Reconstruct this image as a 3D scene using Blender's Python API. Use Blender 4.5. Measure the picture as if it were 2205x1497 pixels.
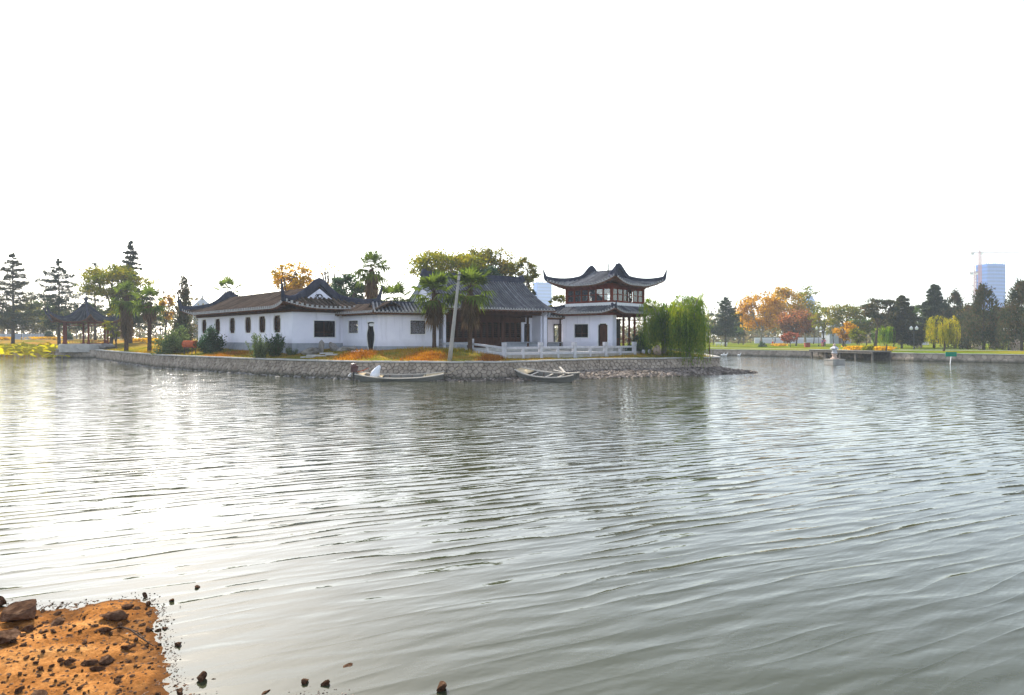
import bpy, bmesh, math, random
import numpy as np
from mathutils import Vector, Matrix
from mathutils.geometry import delaunay_2d_cdt

# ------------------------------------------------------------------ scene, camera, light
for o in list(bpy.data.objects):
    bpy.data.objects.remove(o)
S = bpy.context.scene
COL = S.collection
R = math.radians

CAM_H = 2.8
FPX = 1470.0            # focal length in pixels of the 2205 px wide photograph (24 mm on 36 mm)
cd = bpy.data.cameras.new('camera')
cd.lens = 24.0
cd.sensor_width = 36.0
cd.shift_y = -20.5 / 2205.0
cd.clip_start = 0.05
cd.clip_end = 6000
cam = bpy.data.objects.new('camera', cd)
COL.objects.link(cam)
cam.location = (0, 0, CAM_H)
cam.rotation_euler = (R(90), 0, 0)
S.camera = cam

SUN_AZ = R(-27.4)       # left of straight ahead
SUN_EL = R(35.0)
world = bpy.data.worlds.new('World')
S.world = world
world.use_nodes = True
wn = world.node_tree
for n in list(wn.nodes):
    wn.nodes.remove(n)
sky = wn.nodes.new('ShaderNodeTexSky')
sky.sky_type = 'NISHITA'
sky.sun_disc = False
sky.sun_elevation = SUN_EL
sky.sun_rotation = SUN_AZ
sky.altitude = 0
sky.air_density = 1.0
sky.dust_density = 1.5
sky.ozone_density = 1.0
bg = wn.nodes.new('ShaderNodeBackground')
bg.inputs['Strength'].default_value = 0.15
wo = wn.nodes.new('ShaderNodeOutputWorld')
hsv = wn.nodes.new('ShaderNodeHueSaturation')      # milky autumn sky: the same pale air all round
hsv.inputs['Saturation'].default_value = 0.6
wn.links.new(sky.outputs[0], hsv.inputs['Color'])
wn.links.new(hsv.outputs[0], bg.inputs[0])
wn.links.new(bg.outputs[0], wo.inputs[0])

sl = bpy.data.lights.new('sun', 'SUN')
sl.energy = 4.2
sl.angle = R(0.6)
sl.color = (1.0, 0.93, 0.80)
sun = bpy.data.objects.new('sun', sl)
COL.objects.link(sun)
sdir = Vector((math.sin(SUN_AZ) * math.cos(SUN_EL), math.cos(SUN_AZ) * math.cos(SUN_EL), math.sin(SUN_EL)))
sun.rotation_euler = (-sdir).to_track_quat('-Z', 'Y').to_euler()
sun.location = sdir * 300

S.view_settings.view_transform = 'Standard'
S.view_settings.look = 'None'
S.view_settings.gamma = 1.0
S.view_settings.use_curve_mapping = False
S.view_settings.exposure = 1.25
S.render.engine = 'CYCLES'
cy = S.cycles
cy.use_denoising = True
try:
    cy.denoiser = 'OPENIMAGEDENOISE'
    cy.denoising_input_passes = 'RGB_ALBEDO_NORMAL'
except Exception:
    pass
cy.max_bounces = 6
cy.diffuse_bounces = 2
cy.glossy_bounces = 3
cy.transmission_bounces = 4
cy.transparent_max_bounces = 8
cy.volume_bounces = 1
cy.caustics_reflective = False
cy.caustics_refractive = False
cy.sample_clamp_indirect = 8
cy.sample_clamp_direct = 40

# ------------------------------------------------------------------ helpers
def px_x(px, D):
    """ground X of a photograph column at distance D"""
    return (px - 1102.5) / FPX * D
def px_z(py, D):
    return CAM_H - (py - 728.0) / FPX * D

def tag(o, label=None, cat=None, group=None, kind=None):
    if label: o['label'] = label
    if cat: o['category'] = cat
    if group: o['group'] = group
    if kind: o['kind'] = kind
    return o

def link(name, me, mat, parent=None, loc=None, rz=None):
    if mat is not None and not me.materials:
        me.materials.append(mat)
    o = bpy.data.objects.new(name, me)
    COL.objects.link(o)
    if parent is not None:
        o.parent = parent
    if loc is not None: o.location = loc
    if rz is not None: o.rotation_euler = (0, 0, rz)
    return o

def thing(name, label, cat, loc=(0, 0, 0), rz=0.0, group=None):
    o = bpy.data.objects.new(name, None)
    COL.objects.link(o)
    o.location = loc
    o.rotation_euler = (0, 0, rz)
    o.empty_display_size = 0.3
    return tag(o, label, cat, group)

class MB:
    def __init__(s):
        s.v = []; s.f = []
    def add(s, vs, fs):
        n = len(s.v)
        s.v.extend(tuple(map(float, p)) for p in vs)
        s.f.extend(tuple(i + n for i in f) for f in fs)
        return s
    def box(s, c, size, rz=0.0, M=None):
        x, y, z = size[0] / 2, size[1] / 2, size[2] / 2
        vs = [Vector(p) for p in ((-x,-y,-z),(x,-y,-z),(x,y,-z),(-x,y,-z),(-x,-y,z),(x,-y,z),(x,y,z),(-x,y,z))]
        if M is not None:
            vs = [M @ p for p in vs]
        elif rz:
            c_, s_ = math.cos(rz), math.sin(rz)
            vs = [Vector((p.x*c_-p.y*s_, p.x*s_+p.y*c_, p.z)) for p in vs]
        c = Vector(c)
        return s.add([p + c for p in vs], [(0,3,2,1),(4,5,6,7),(0,1,5,4),(1,2,6,5),(2,3,7,6),(3,0,4,7)])
    def bar(s, p0, p1, w, h=None, up=(0, 0, 1)):
        p0, p1 = Vector(p0), Vector(p1)
        h = w if h is None else h
        d = (p1 - p0).normalized()
        up = Vector(up)
        if abs(d.dot(up)) > 0.98: up = Vector((0, 1, 0))
        sd = d.cross(up).normalized()
        u2 = sd.cross(d)
        vs = []
        for p in (p0, p1):
            for a, b in ((-1,-1),(1,-1),(1,1),(-1,1)):
                vs.append(p + sd * (a * w / 2) + u2 * (b * h / 2))
        return s.add(vs, [(0,1,2,3),(7,6,5,4),(0,4,5,1),(1,5,6,2),(2,6,7,3),(3,7,4,0)])
    def tube(s, pts, rad, n=6, cap=True):
        pts = [Vector(p) for p in pts]
        if not hasattr(rad, '__len__'): rad = [rad] * len(pts)
        vs = []; fs = []
        ref = Vector((0.31, 0.87, 0.38)).normalized()
        for i, p in enumerate(pts):
            d = (pts[min(i+1, len(pts)-1)] - pts[max(i-1, 0)])
            d = d.normalized() if d.length > 1e-9 else Vector((0,0,1))
            r_ = ref if abs(d.dot(ref)) < 0.95 else Vector((1, 0, 0))
            a = d.cross(r_).normalized(); b = d.cross(a)
            for k in range(n):
                t = 2 * math.pi * k / n
                vs.append(p + (a * math.cos(t) + b * math.sin(t)) * rad[i])
        m = len(pts)
        for i in range(m - 1):
            for k in range(n):
                k2 = (k + 1) % n
                fs.append((i*n+k, i*n+k2, (i+1)*n+k2, (i+1)*n+k))
        if cap:
            fs.append(tuple(range(n-1, -1, -1)))
            fs.append(tuple((m-1)*n + k for k in range(n)))
        return s.add(vs, fs)
    def sweep(s, pts, prof, scl=None, up=(0, 0, 1)):
        """closed profile [(side, up)] along a path, side stays horizontal"""
        pts = [Vector(p) for p in pts]
        m, n = len(pts), len(prof)
        vs = []; fs = []
        last = None
        for i, p in enumerate(pts):
            d = pts[min(i+1, m-1)] - pts[max(i-1, 0)]
            sd = d.cross(Vector(up))
            sd = sd.normalized() if sd.length > 1e-5 else (last or Vector((1,0,0)))
            last = sd
            nn = sd.cross(d).normalized()
            k = 1.0 if scl is None else scl[i]
            for a, b in prof:
                vs.append(p + sd * (a * k) + nn * (b * k))
        for i in range(m - 1):
            for j in range(n):
                j2 = (j + 1) % n
                fs.append((i*n+j, i*n+j2, (i+1)*n+j2, (i+1)*n+j))
        fs.append(tuple(range(n-1, -1, -1)))
        fs.append(tuple((m-1)*n + j for j in range(n)))
        return s.add(vs, fs)
    def lathe(s, prof, n=12, c=(0, 0, 0)):
        vs = []; fs = []
        for r, z in prof:
            for k in range(n):
                t = 2 * math.pi * k / n
                vs.append((c[0] + r*math.cos(t), c[1] + r*math.sin(t), c[2] + z))
        for i in range(len(prof) - 1):
            for k in range(n):
                k2 = (k+1) % n
                fs.append((i*n+k, i*n+k2, (i+1)*n+k2, (i+1)*n+k))
        fs.append(tuple(range(n-1, -1, -1)))
        fs.append(tuple((len(prof)-1)*n + k for k in range(n)))
        return s.add(vs, fs)
    def mesh(s, name, smooth=False):
        me = bpy.data.meshes.new(name)
        me.from_pydata(s.v, [], s.f)
        if smooth:
            me.polygons.foreach_set('use_smooth', [True] * len(me.polygons))
        me.update()
        return me
    def build(s, name, mat, parent=None, smooth=False, loc=None, rz=None):
        return link(name, s.mesh(name, smooth), mat, parent, loc, rz)

def np_mesh(name, verts, faces, smooth=False):
    """verts (N,3), faces (M,k) int arrays -> mesh, fast"""
    verts = np.asarray(verts, np.float32); faces = np.asarray(faces, np.int32)
    me = bpy.data.meshes.new(name)
    M, k = faces.shape
    me.vertices.add(len(verts)); me.vertices.foreach_set('co', verts.ravel())
    me.loops.add(M * k); me.loops.foreach_set('vertex_index', faces.ravel())
    me.polygons.add(M)
    me.polygons.foreach_set('loop_start', np.arange(0, M * k, k, dtype=np.int32))
    me.polygons.foreach_set('loop_total', np.full(M, k, np.int32))
    if smooth:
        me.polygons.foreach_set('use_smooth', np.ones(M, bool))
    me.update(calc_edges=True)
    return me

def fill_poly(outline, holes, thick):
    """2-D outline with holes -> (verts, faces) slab in the x-z plane, y from 0 to thick"""
    loops = [outline] + list(holes)
    pts = []; edges = []
    for lp in loops:
        n0 = len(pts); m = len(lp)
        pts += [Vector(p) for p in lp]
        edges += [(n0 + i, n0 + (i + 1) % m) for i in range(m)]
    co, ed, fa, *_ = delaunay_2d_cdt(pts, edges, [], 0, 1e-6)
    # keep triangles inside the outline and outside the holes
    def inside(p, lp):
        c = False; j = len(lp) - 1
        for i in range(len(lp)):
            xi, yi = lp[i]; xj, yj = lp[j]
            if (yi > p[1]) != (yj > p[1]) and p[0] < (xj - xi) * (p[1] - yi) / (yj - yi) + xi: c = not c
            j = i
        return c
    keep = []
    for f in fa:
        g = sum((co[i] for i in f), Vector((0, 0))) / len(f)
        if inside(g, outline) and not any(inside(g, h) for h in holes): keep.append(tuple(f))
    n = len(co)
    vs = [(p.x, 0, p.y) for p in co] + [(p.x, thick, p.y) for p in co]
    fs = []
    cnt = {}
    for f in keep:
        fs.append(f); fs.append(tuple(i + n for i in reversed(f)))
        for i in range(len(f)):
            e = (f[i], f[(i + 1) % len(f)])
            cnt.setdefault(tuple(sorted(e)), []).append(e)
    for k, es in cnt.items():
        if len(es) == 1:
            a, b = es[0]
            fs.append((b, a, a + n, b + n))
    return vs, fs

def ngon(cx, cz, w, h, cut):
    """rectangle with cut corners (octagon), counter-clockwise"""
    x, z = w / 2, h / 2
    return [(cx-x, cz-z+cut), (cx-x+cut*.55, cz-z), (cx+x-cut*.55, cz-z), (cx+x, cz-z+cut),
            (cx+x, cz+z-cut), (cx+x-cut*.55, cz+z), (cx-x+cut*.55, cz+z), (cx-x, cz+z-cut)]
def rect(x0, x1, z0, z1):
    return [(x0, z0), (x1, z0), (x1, z1), (x0, z1)]

def ring(mb, outer, inner, y0, y1):
    """frame between two loops of equal length, x-z plane, from y0 to y1"""
    n = len(outer); vs = []
    for y in (y0, y1):
        vs += [(x, y, z) for x, z in outer]
        vs += [(x, y, z) for x, z in inner]
    fs = []
    for i in range(n):
        j = (i + 1) % n
        fs += [(i, j, n + j, n + i), (2*n+j, 2*n+i, 3*n+i, 3*n+j), (j, i, 2*n+i, 2*n+j), (n+i, n+j, 3*n+j, 3*n+i)]
    mb.add(vs, fs)

# ------------------------------------------------------------------ materials
def new_mat(name):
    m = bpy.data.materials.new(name)
    m.use_nodes = True
    nt = m.node_tree
    for n in list(nt.nodes): nt.nodes.remove(n)
    out = nt.nodes.new('ShaderNodeOutputMaterial')
    return m, nt, out
def N(nt, kind, **kw):
    n = nt.nodes.new(kind)
    for k, v in kw.items():
        if k.startswith('_'): setattr(n, k[1:], v)
        else: n.inputs[k.replace('__', ' ')].default_value = v
    return n
def ramp(nt, stops):
    n = nt.nodes.new('ShaderNodeValToRGB')
    el = n.color_ramp.elements
    while len(el) < len(stops): el.new(0.5)
    for e, (p, c) in zip(el, stops):
        e.position = p; e.color = (*c, 1)
    return n

def surf(name, c1, c2, scale=4.0, rough=0.8, bump=0.3, bscale=None, c3=None, coord='Object', detail=6, spec=0.0, island=0.0, stretch=None):
    """noise-mixed rough surface"""
    m, nt, out = new_mat(name)
    tc = N(nt, 'ShaderNodeTexCoord')
    src = tc.outputs[coord]
    if coord == 'World':
        pass
    if stretch:
        mp = N(nt, 'ShaderNodeMapping'); mp.inputs['Scale'].default_value = stretch
        nt.links.new(src, mp.inputs[0]); src = mp.outputs[0]
    nz = N(nt, 'ShaderNodeTexNoise', Scale=scale, Detail=detail, Roughness=0.6)
    nt.links.new(src, nz.inputs['Vector'])
    stops = [(0.3, c1), (0.7, c2)] if c3 is None else [(0.28, c1), (0.5, c2), (0.72, c3)]
    rp = ramp(nt, stops)
    nt.links.new(nz.outputs[0], rp.inputs[0])
    col = rp.outputs[0]
    if island:
        gi = N(nt, 'ShaderNodeNewGeometry')
        mr = N(nt, 'ShaderNodeMapRange'); mr.inputs[3].default_value = 1 - island; mr.inputs[4].default_value = 1 + island
        nt.links.new(gi.outputs['Random Per Island'], mr.inputs[0])
        mx = N(nt, 'ShaderNodeVectorMath', _operation='SCALE')
        nt.links.new(col, mx.inputs[0]); nt.links.new(mr.outputs[0], mx.inputs['Scale'])
        col = mx.outputs[0]
    bs = N(nt, 'ShaderNodeBsdfPrincipled', Roughness=rough)
    bs.inputs['Specular IOR Level'].default_value = spec
    nt.links.new(col, bs.inputs['Base Color'])
    if bump:
        n2 = N(nt, 'ShaderNodeTexNoise', Scale=bscale or scale * 4, Detail=5, Roughness=0.65)
        nt.links.new(src, n2.inputs['Vector'])
        bp = N(nt, 'ShaderNodeBump', Strength=bump, Distance=0.03)
        nt.links.new(n2.outputs[0], bp.inputs['Height'])
        nt.links.new(bp.outputs[0], bs.inputs['Normal'])
    nt.links.new(bs.outputs[0], out.inputs[0])
    return m

def leaf_mat(name, c1, c2, c3=None, trans=0.55, nscale=0.5, tint=None):
    """leaves: diffuse + translucent, colour varies by leaf and by clump"""
    m, nt, out = new_mat(name)
    gi = N(nt, 'ShaderNodeNewGeometry')
    nz = N(nt, 'ShaderNodeTexNoise', Scale=nscale, Detail=2)
    tc = N(nt, 'ShaderNodeTexCoord')
    nt.links.new(tc.outputs['Object'], nz.inputs['Vector'])
    ad = N(nt, 'ShaderNodeMath', _operation='MULTIPLY_ADD')
    ad.inputs[1].default_value = 0.55; 
    nt.links.new(gi.outputs['Random Per Island'], ad.inputs[0])
    sb = N(nt, 'ShaderNodeMath', _operation='MULTIPLY_ADD'); sb.inputs[1].default_value = 1.5; sb.inputs[2].default_value = -0.53
    nt.links.new(nz.outputs[0], sb.inputs[0])
    nt.links.new(sb.outputs[0], ad.inputs[2])
    stops = [(0.1, c1), (0.9, c2)] if c3 is None else [(0.08, c1), (0.5, c2), (0.92, c3)]
    rp = ramp(nt, stops)
    nt.links.new(ad.outputs[0], rp.inputs[0])
    df = N(nt, 'ShaderNodeBsdfDiffuse')
    tr = N(nt, 'ShaderNodeBsdfTranslucent')
    mx = N(nt, 'ShaderNodeMixShader'); mx.inputs[0].default_value = trans
    nt.links.new(rp.outputs[0], df.inputs[0])
    hs = N(nt, 'ShaderNodeHueSaturation', Saturation=1.15, Value=1.25)
    nt.links.new(rp.outputs[0], hs.inputs['Color'])
    nt.links.new(hs.outputs[0], tr.inputs[0])
    nt.links.new(df.outputs[0], mx.inputs[1]); nt.links.new(tr.outputs[0], mx.inputs[2])
    nt.links.new(mx.outputs[0], out.inputs[0])
    return m

def glass_mat(name, tint=(0.9, 0.93, 0.95), gloss=0.12, fk=1.0):
    m, nt, out = new_mat(name)
    t = N(nt, 'ShaderNodeBsdfTransparent'); t.inputs[0].default_value = (*tint, 1)
    g = N(nt, 'ShaderNodeBsdfGlossy', Roughness=0.03)
    fr = N(nt, 'ShaderNodeFresnel', IOR=1.5)
    ad = N(nt, 'ShaderNodeMath', _operation='MULTIPLY_ADD'); ad.inputs[1].default_value = fk; ad.inputs[2].default_value = gloss
    nt.links.new(fr.outputs[0], ad.inputs[0])
    mx = N(nt, 'ShaderNodeMixShader')
    nt.links.new(ad.outputs[0], mx.inputs[0]); nt.links.new(t.outputs[0], mx.inputs[1]); nt.links.new(g.outputs[0], mx.inputs[2])
    nt.links.new(mx.outputs[0], out.inputs[0])
    return m

def weathered(name, c1, c2, stain, z_lo, z_hi, streak=True, rough=0.9, bump=0.1, scale=1.0, island=0.0, amount=0.55):
    m, nt, out = new_mat(name)
    geo = N(nt, 'ShaderNodeNewGeometry')
    n1 = N(nt, 'ShaderNodeTexNoise', Scale=scale, Detail=6, Roughness=0.6); nt.links.new(geo.outputs['Position'], n1.inputs['Vector'])
    rp = ramp(nt, [(0.3, c1), (0.7, c2)]); nt.links.new(n1.outputs[0], rp.inputs[0])
    col = rp.outputs[0]
    if island:
        mr = N(nt, 'ShaderNodeMapRange'); mr.inputs[3].default_value = 1 - island; mr.inputs[4].default_value = 1 + island
        nt.links.new(geo.outputs['Random Per Island'], mr.inputs[0])
        oi = N(nt, 'ShaderNodeObjectInfo'); mr2 = N(nt, 'ShaderNodeMapRange'); mr2.inputs[3].default_value = 1 - island; mr2.inputs[4].default_value = 1 + island
        nt.links.new(oi.outputs['Random'], mr2.inputs[0])
        ml = N(nt, 'ShaderNodeMath', _operation='MULTIPLY'); nt.links.new(mr.outputs[0], ml.inputs[0]); nt.links.new(mr2.outputs[0], ml.inputs[1])
        sc = N(nt, 'ShaderNodeVectorMath', _operation='SCALE'); nt.links.new(col, sc.inputs[0]); nt.links.new(ml.outputs[0], sc.inputs['Scale']); col = sc.outputs[0]
    # damp foot with an uneven upper edge
    sp = N(nt, 'ShaderNodeSeparateXYZ'); nt.links.new(geo.outputs['Position'], sp.inputs[0])
    n2 = N(nt, 'ShaderNodeTexNoise', Scale=1.6, Detail=5, Roughness=0.7); nt.links.new(geo.outputs['Position'], n2.inputs['Vector'])
    ad = N(nt, 'ShaderNodeMath', _operation='MULTIPLY_ADD'); ad.inputs[1].default_value = -(z_hi - z_lo) * 1.6; nt.links.new(n2.outputs[0], ad.inputs[0]); nt.links.new(sp.outputs[2], ad.inputs[2])
    wr = N(nt, 'ShaderNodeMapRange'); wr.inputs[1].default_value = z_lo - (z_hi - z_lo) * .8; wr.inputs[2].default_value = z_hi - (z_hi - z_lo) * .8; wr.inputs[3].default_value = amount; wr.inputs[4].default_value = 0.0
    nt.links.new(ad.outputs[0], wr.inputs[0])
    fac = wr.outputs[0]
    if streak:
        mp = N(nt, 'ShaderNodeMapping'); mp.inputs['Scale'].default_value = (2.6, 2.6, 0.16); nt.links.new(geo.outputs['Position'], mp.inputs[0])
        n3 = N(nt, 'ShaderNodeTexNoise', Scale=1.0, Detail=5, Roughness=0.7); nt.links.new(mp.outputs[0], n3.inputs['Vector'])
        sr = N(nt, 'ShaderNodeMapRange'); sr.inputs[1].default_value = .54; sr.inputs[2].default_value = .78; sr.inputs[4].default_value = 0.55
        nt.links.new(n3.outputs[0], sr.inputs[0])
        mxx = N(nt, 'ShaderNodeMath', _operation='MAXIMUM'); nt.links.new(fac, mxx.inputs[0]); nt.links.new(sr.outputs[0], mxx.inputs[1]); fac = mxx.outputs[0]
    mx = N(nt, 'ShaderNodeMix', _data_type='RGBA'); nt.links.new(fac, mx.inputs[0]); nt.links.new(col, mx.inputs[6]); mx.inputs[7].default_value = (*stain, 1)
    bs = N(nt, 'ShaderNodeBsdfPrincipled', Roughness=rough); bs.inputs['Specular IOR Level'].default_value = 0.0
    nt.links.new(mx.outputs[2], bs.inputs['Base Color'])
    n4 = N(nt, 'ShaderNodeTexNoise', Scale=14, Detail=5, Roughness=0.65); nt.links.new(geo.outputs['Position'], n4.inputs['Vector'])
    bp = N(nt, 'ShaderNodeBump', Strength=bump, Distance=0.03); nt.links.new(n4.outputs[0], bp.inputs['Height']); nt.links.new(bp.outputs[0], bs.inputs['Normal'])
    nt.links.new(bs.outputs[0], out.inputs[0])
    return m

M = {}
M['plaster'] = weathered('plaster', (0.73, 0.73, 0.84), (0.82, 0.82, 0.91), (0.40, 0.40, 0.47), 2.1, 2.75, True, 0.9, 0.1, 0.8, 0.0, 0.5)
M['plinth'] = surf('plinth', (0.24, 0.26, 0.30), (0.34, 0.36, 0.40), 2.5, 0.85, 0.2, 18)
M['tile'] = surf('tile', (0.032, 0.034, 0.042), (0.075, 0.075, 0.082), 1.3, 0.6, 0.25, 9, spec=0.0, island=0.35)
M['tile_mossy'] = surf('tile_mossy', (0.030, 0.022, 0.017), (0.070, 0.052, 0.040), 1.1, 0.7, 0.25, 9, spec=0.0, island=0.35)
M['cover'] = surf('cover', (0.10, 0.10, 0.112), (0.21, 0.21, 0.22), 1.6, 0.6, 0.2, 9, spec=0.0, island=0.3)
M['cover_mossy'] = surf('cover_mossy', (0.065, 0.047, 0.037), (0.135, 0.10, 0.078), 1.3, 0.7, 0.2, 9, spec=0.0, island=0.35)
M['tile_end'] = surf('tile_end', (0.28, 0.28, 0.28), (0.46, 0.45, 0.44), 5, 0.8, 0.1)
M['ridge'] = surf('ridge', (0.032, 0.036, 0.055), (0.07, 0.072, 0.095), 2.0, 0.8, 0.15, spec=0.0)
M['wood_dark'] = surf('wood_dark', (0.045, 0.022, 0.016), (0.10, 0.045, 0.03), 3.0, 0.6, 0.15, stretch=(1, 1, 0.2))
M['wood_red'] = surf('wood_red', (0.12, 0.03, 0.02), (0.21, 0.055, 0.035), 3.0, 0.5, 0.12, stretch=(1, 1, 0.2))
M['soffit'] = surf('soffit', (0.09, 0.045, 0.03), (0.17, 0.085, 0.055), 3.0, 0.8, 0.1)
M['black'] = surf('black', (0.012, 0.012, 0.014), (0.03, 0.03, 0.032), 4, 0.6, 0.1)
M['dark_frame'] = surf('dark_frame', (0.02, 0.02, 0.03), (0.045, 0.045, 0.06), 4, 0.5, 0.05)
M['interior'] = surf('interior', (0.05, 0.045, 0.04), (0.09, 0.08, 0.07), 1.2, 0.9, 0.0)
M['lattice'] = surf('lattice', (0.16, 0.15, 0.17), (0.28, 0.27, 0.29), 3, 0.7, 0.05)
M['glass'] = glass_mat('glass')
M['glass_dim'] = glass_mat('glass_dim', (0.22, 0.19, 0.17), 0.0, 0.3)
M['marble'] = surf('marble', (0.42, 0.42, 0.46), (0.58, 0.58, 0.62), 3.0, 0.6, 0.12)
M['paving'] = surf('paving', (0.34, 0.33, 0.31), (0.5, 0.48, 0.45), 2.0, 0.85, 0.2)
M['stone'] = weathered('stone', (0.29, 0.24, 0.195), (0.53, 0.445, 0.37), (0.06, 0.06, 0.04), 0.05, 0.38, False, 0.85, 0.5, 1.7, 0.16, 0.85)
M['mortar'] = surf('mortar', (0.10, 0.09, 0.08), (0.19, 0.17, 0.15), 3, 0.95, 0.4)
M['coping'] = surf('coping', (0.36, 0.34, 0.32), (0.52, 0.5, 0.47), 2, 0.8, 0.2, island=0.12)
M['rock'] = surf('rock', (0.045, 0.024, 0.016), (0.14, 0.08, 0.05), 3, 0.85, 0.9, 26, c3=(0.27, 0.17, 0.11))
M['rock_grey'] = surf('rock_grey', (0.13, 0.12, 0.11), (0.30, 0.28, 0.26), 2, 0.85, 0.7, 12, island=0.2)
M['rubble'] = surf('rubble', (0.085, 0.07, 0.058), (0.27, 0.23, 0.20), 2, 0.8, 0.4, island=0.45)
M['concrete'] = surf('concrete', (0.28, 0.26, 0.24), (0.42, 0.40, 0.37), 2.2, 0.85, 0.2)
M['bark'] = surf('bark', (0.05, 0.037, 0.028), (0.12, 0.09, 0.07), 6, 0.9, 0.6, stretch=(1, 1, 0.25))
M['bark_pale'] = surf('bark_pale', (0.16, 0.14, 0.12), (0.33, 0.3, 0.26), 4, 0.9, 0.5, stretch=(1, 1, 0.3))
M['palm_bark'] = surf('palm_bark', (0.04, 0.025, 0.018), (0.11, 0.07, 0.05), 9, 0.95, 0.9)
M['iron'] = surf('iron', (0.02, 0.022, 0.025), (0.05, 0.05, 0.055), 5, 0.5, 0.1, spec=0.4)
M['white'] = surf('white', (0.7, 0.7, 0.7), (0.82, 0.82, 0.82), 3, 0.6, 0.05)
M['rust'] = surf('rust', (0.30, 0.06, 0.03), (0.50, 0.16, 0.08), 5, 0.7, 0.3)
M['boat_wood'] = surf('boat_wood', (0.10, 0.10, 0.095), (0.22, 0.21, 0.19), 3, 0.75, 0.3, stretch=(0.25, 1, 1))
M['boat_rail'] = surf('boat_rail', (0.42, 0.38, 0.33), (0.6, 0.55, 0.48), 3, 0.75, 0.2)
M['boat_tan'] = surf('boat_tan', (0.42, 0.33, 0.21), (0.58, 0.47, 0.31), 3, 0.75, 0.2)
M['sack'] = surf('sack', (0.72, 0.74, 0.82), (0.85, 0.86, 0.9), 4, 0.8, 0.4)
M['engine'] = surf('engine', (0.05, 0.025, 0.025), (0.14, 0.05, 0.045), 9, 0.45, 0.2, spec=0.4)
M['fence_blue'] = surf('fence_blue', (0.30, 0.34, 0.42), (0.42, 0.46, 0.54), 2, 0.7, 0.05)
M['tower'] = surf('tower', (0.02, 0.12, 0.50), (0.035, 0.16, 0.58), 0.05, 0.5, 0.0)
M['tower_glass'] = surf('tower_glass', (0.012, 0.08, 0.36), (0.02, 0.11, 0.44), 0.3, 0.3, 0.0)
M['crane'] = surf('crane', (0.22, 0.03, 0.02), (0.30, 0.05, 0.03), 1, 0.6, 0.0)
M['sign_green'] = surf('sign_green', (0.01, 0.20, 0.12), (0.015, 0.26, 0.16), 4, 0.5, 0.05)
M['sand_stone'] = surf('sand_stone', (0.42, 0.31, 0.26), (0.58, 0.45, 0.38), 2, 0.8, 0.3)
M['skin'] = surf('skin', (0.5, 0.32, 0.24), (0.55, 0.36, 0.28), 4, 0.6, 0.0)
M['cloth_red'] = surf('cloth_red', (0.5, 0.03, 0.03), (0.6, 0.05, 0.05), 4, 0.9, 0.0)
M['cloth_pink'] = surf('cloth_pink', (0.55, 0.08, 0.2), (0.65, 0.12, 0.26), 4, 0.9, 0.0)
M['cloth_violet'] = surf('cloth_violet', (0.16, 0.08, 0.3), (0.22, 0.12, 0.36), 4, 0.9, 0.0)
M['cloth_white'] = surf('cloth_white', (0.7, 0.66, 0.64), (0.8, 0.76, 0.74), 4, 0.9, 0.0)
M['cloth_dark'] = surf('cloth_dark', (0.03, 0.03, 0.04), (0.05, 0.05, 0.06), 4, 0.9, 0.0)
M['hair'] = surf('hair', (0.01, 0.008, 0.007), (0.02, 0.016, 0.014), 8, 0.6, 0.0)
M['brick_box'] = surf('brick_box', (0.28, 0.06, 0.04), (0.36, 0.1, 0.06), 5, 0.8, 0.2)

# foliage
L = {}
L['cedar'] = leaf_mat('leaf_cedar', (0.029, 0.046, 0.032), (0.087, 0.102, 0.051), trans=0.3)
L['cedar_warm'] = leaf_mat('leaf_cedar_warm', (0.043, 0.052, 0.032), (0.123, 0.109, 0.051), trans=0.35)
L['olive'] = leaf_mat('leaf_olive', (0.06, 0.085, 0.014), (0.165, 0.175, 0.026), (0.28, 0.22, 0.035))
L['olive2'] = leaf_mat('leaf_olive_dim', (0.055, 0.075, 0.02), (0.14, 0.145, 0.032), (0.25, 0.18, 0.04))
L['yellow'] = leaf_mat('leaf_yellow', (0.174, 0.131, 0.022), (0.435, 0.275, 0.029), (0.522, 0.232, 0.029))
L['orange'] = leaf_mat('leaf_orange', (0.20, 0.095, 0.012), (0.46, 0.23, 0.014), (0.52, 0.30, 0.02))
L['russet'] = leaf_mat('leaf_russet', (0.13, 0.075, 0.04), (0.25, 0.125, 0.06), (0.33, 0.12, 0.06))
L['red'] = leaf_mat('leaf_red', (0.20, 0.07, 0.045), (0.32, 0.12, 0.075))
L['green'] = leaf_mat('leaf_green', (0.032, 0.065, 0.017), (0.102, 0.145, 0.036))
L['dark'] = leaf_mat('leaf_dark', (0.025, 0.06, 0.032), (0.08, 0.12, 0.055), trans=0.35)
L['juniper'] = leaf_mat('leaf_juniper', (0.026, 0.043, 0.029), (0.080, 0.084, 0.043), (0.131, 0.080, 0.051), trans=0.25)
L['willow'] = leaf_mat('leaf_willow', (0.055, 0.12, 0.03), (0.17, 0.25, 0.04), (0.33, 0.33, 0.05), trans=0.5)
L['willow_pale'] = leaf_mat('leaf_willow_pale', (0.116, 0.145, 0.029), (0.275, 0.261, 0.043), (0.435, 0.319, 0.043))
L['shrub'] = leaf_mat('leaf_shrub', (0.06, 0.10, 0.045), (0.17, 0.20, 0.08), trans=0.4)
L['shrub_lime'] = leaf_mat('leaf_shrub_lime', (0.131, 0.160, 0.022), (0.319, 0.290, 0.043))
L['palm'] = leaf_mat('leaf_palm', (0.041, 0.061, 0.017), (0.138, 0.181, 0.041), trans=0.45, nscale=0.8)
L['palm_dead'] = leaf_mat('leaf_palm_dead', (0.072, 0.051, 0.032), (0.217, 0.145, 0.087), trans=0.25)
L['lotus'] = leaf_mat('leaf_lotus', (0.17, 0.22, 0.010), (0.40, 0.35, 0.014), (0.56, 0.32, 0.010), nscale=0.35)
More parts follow.
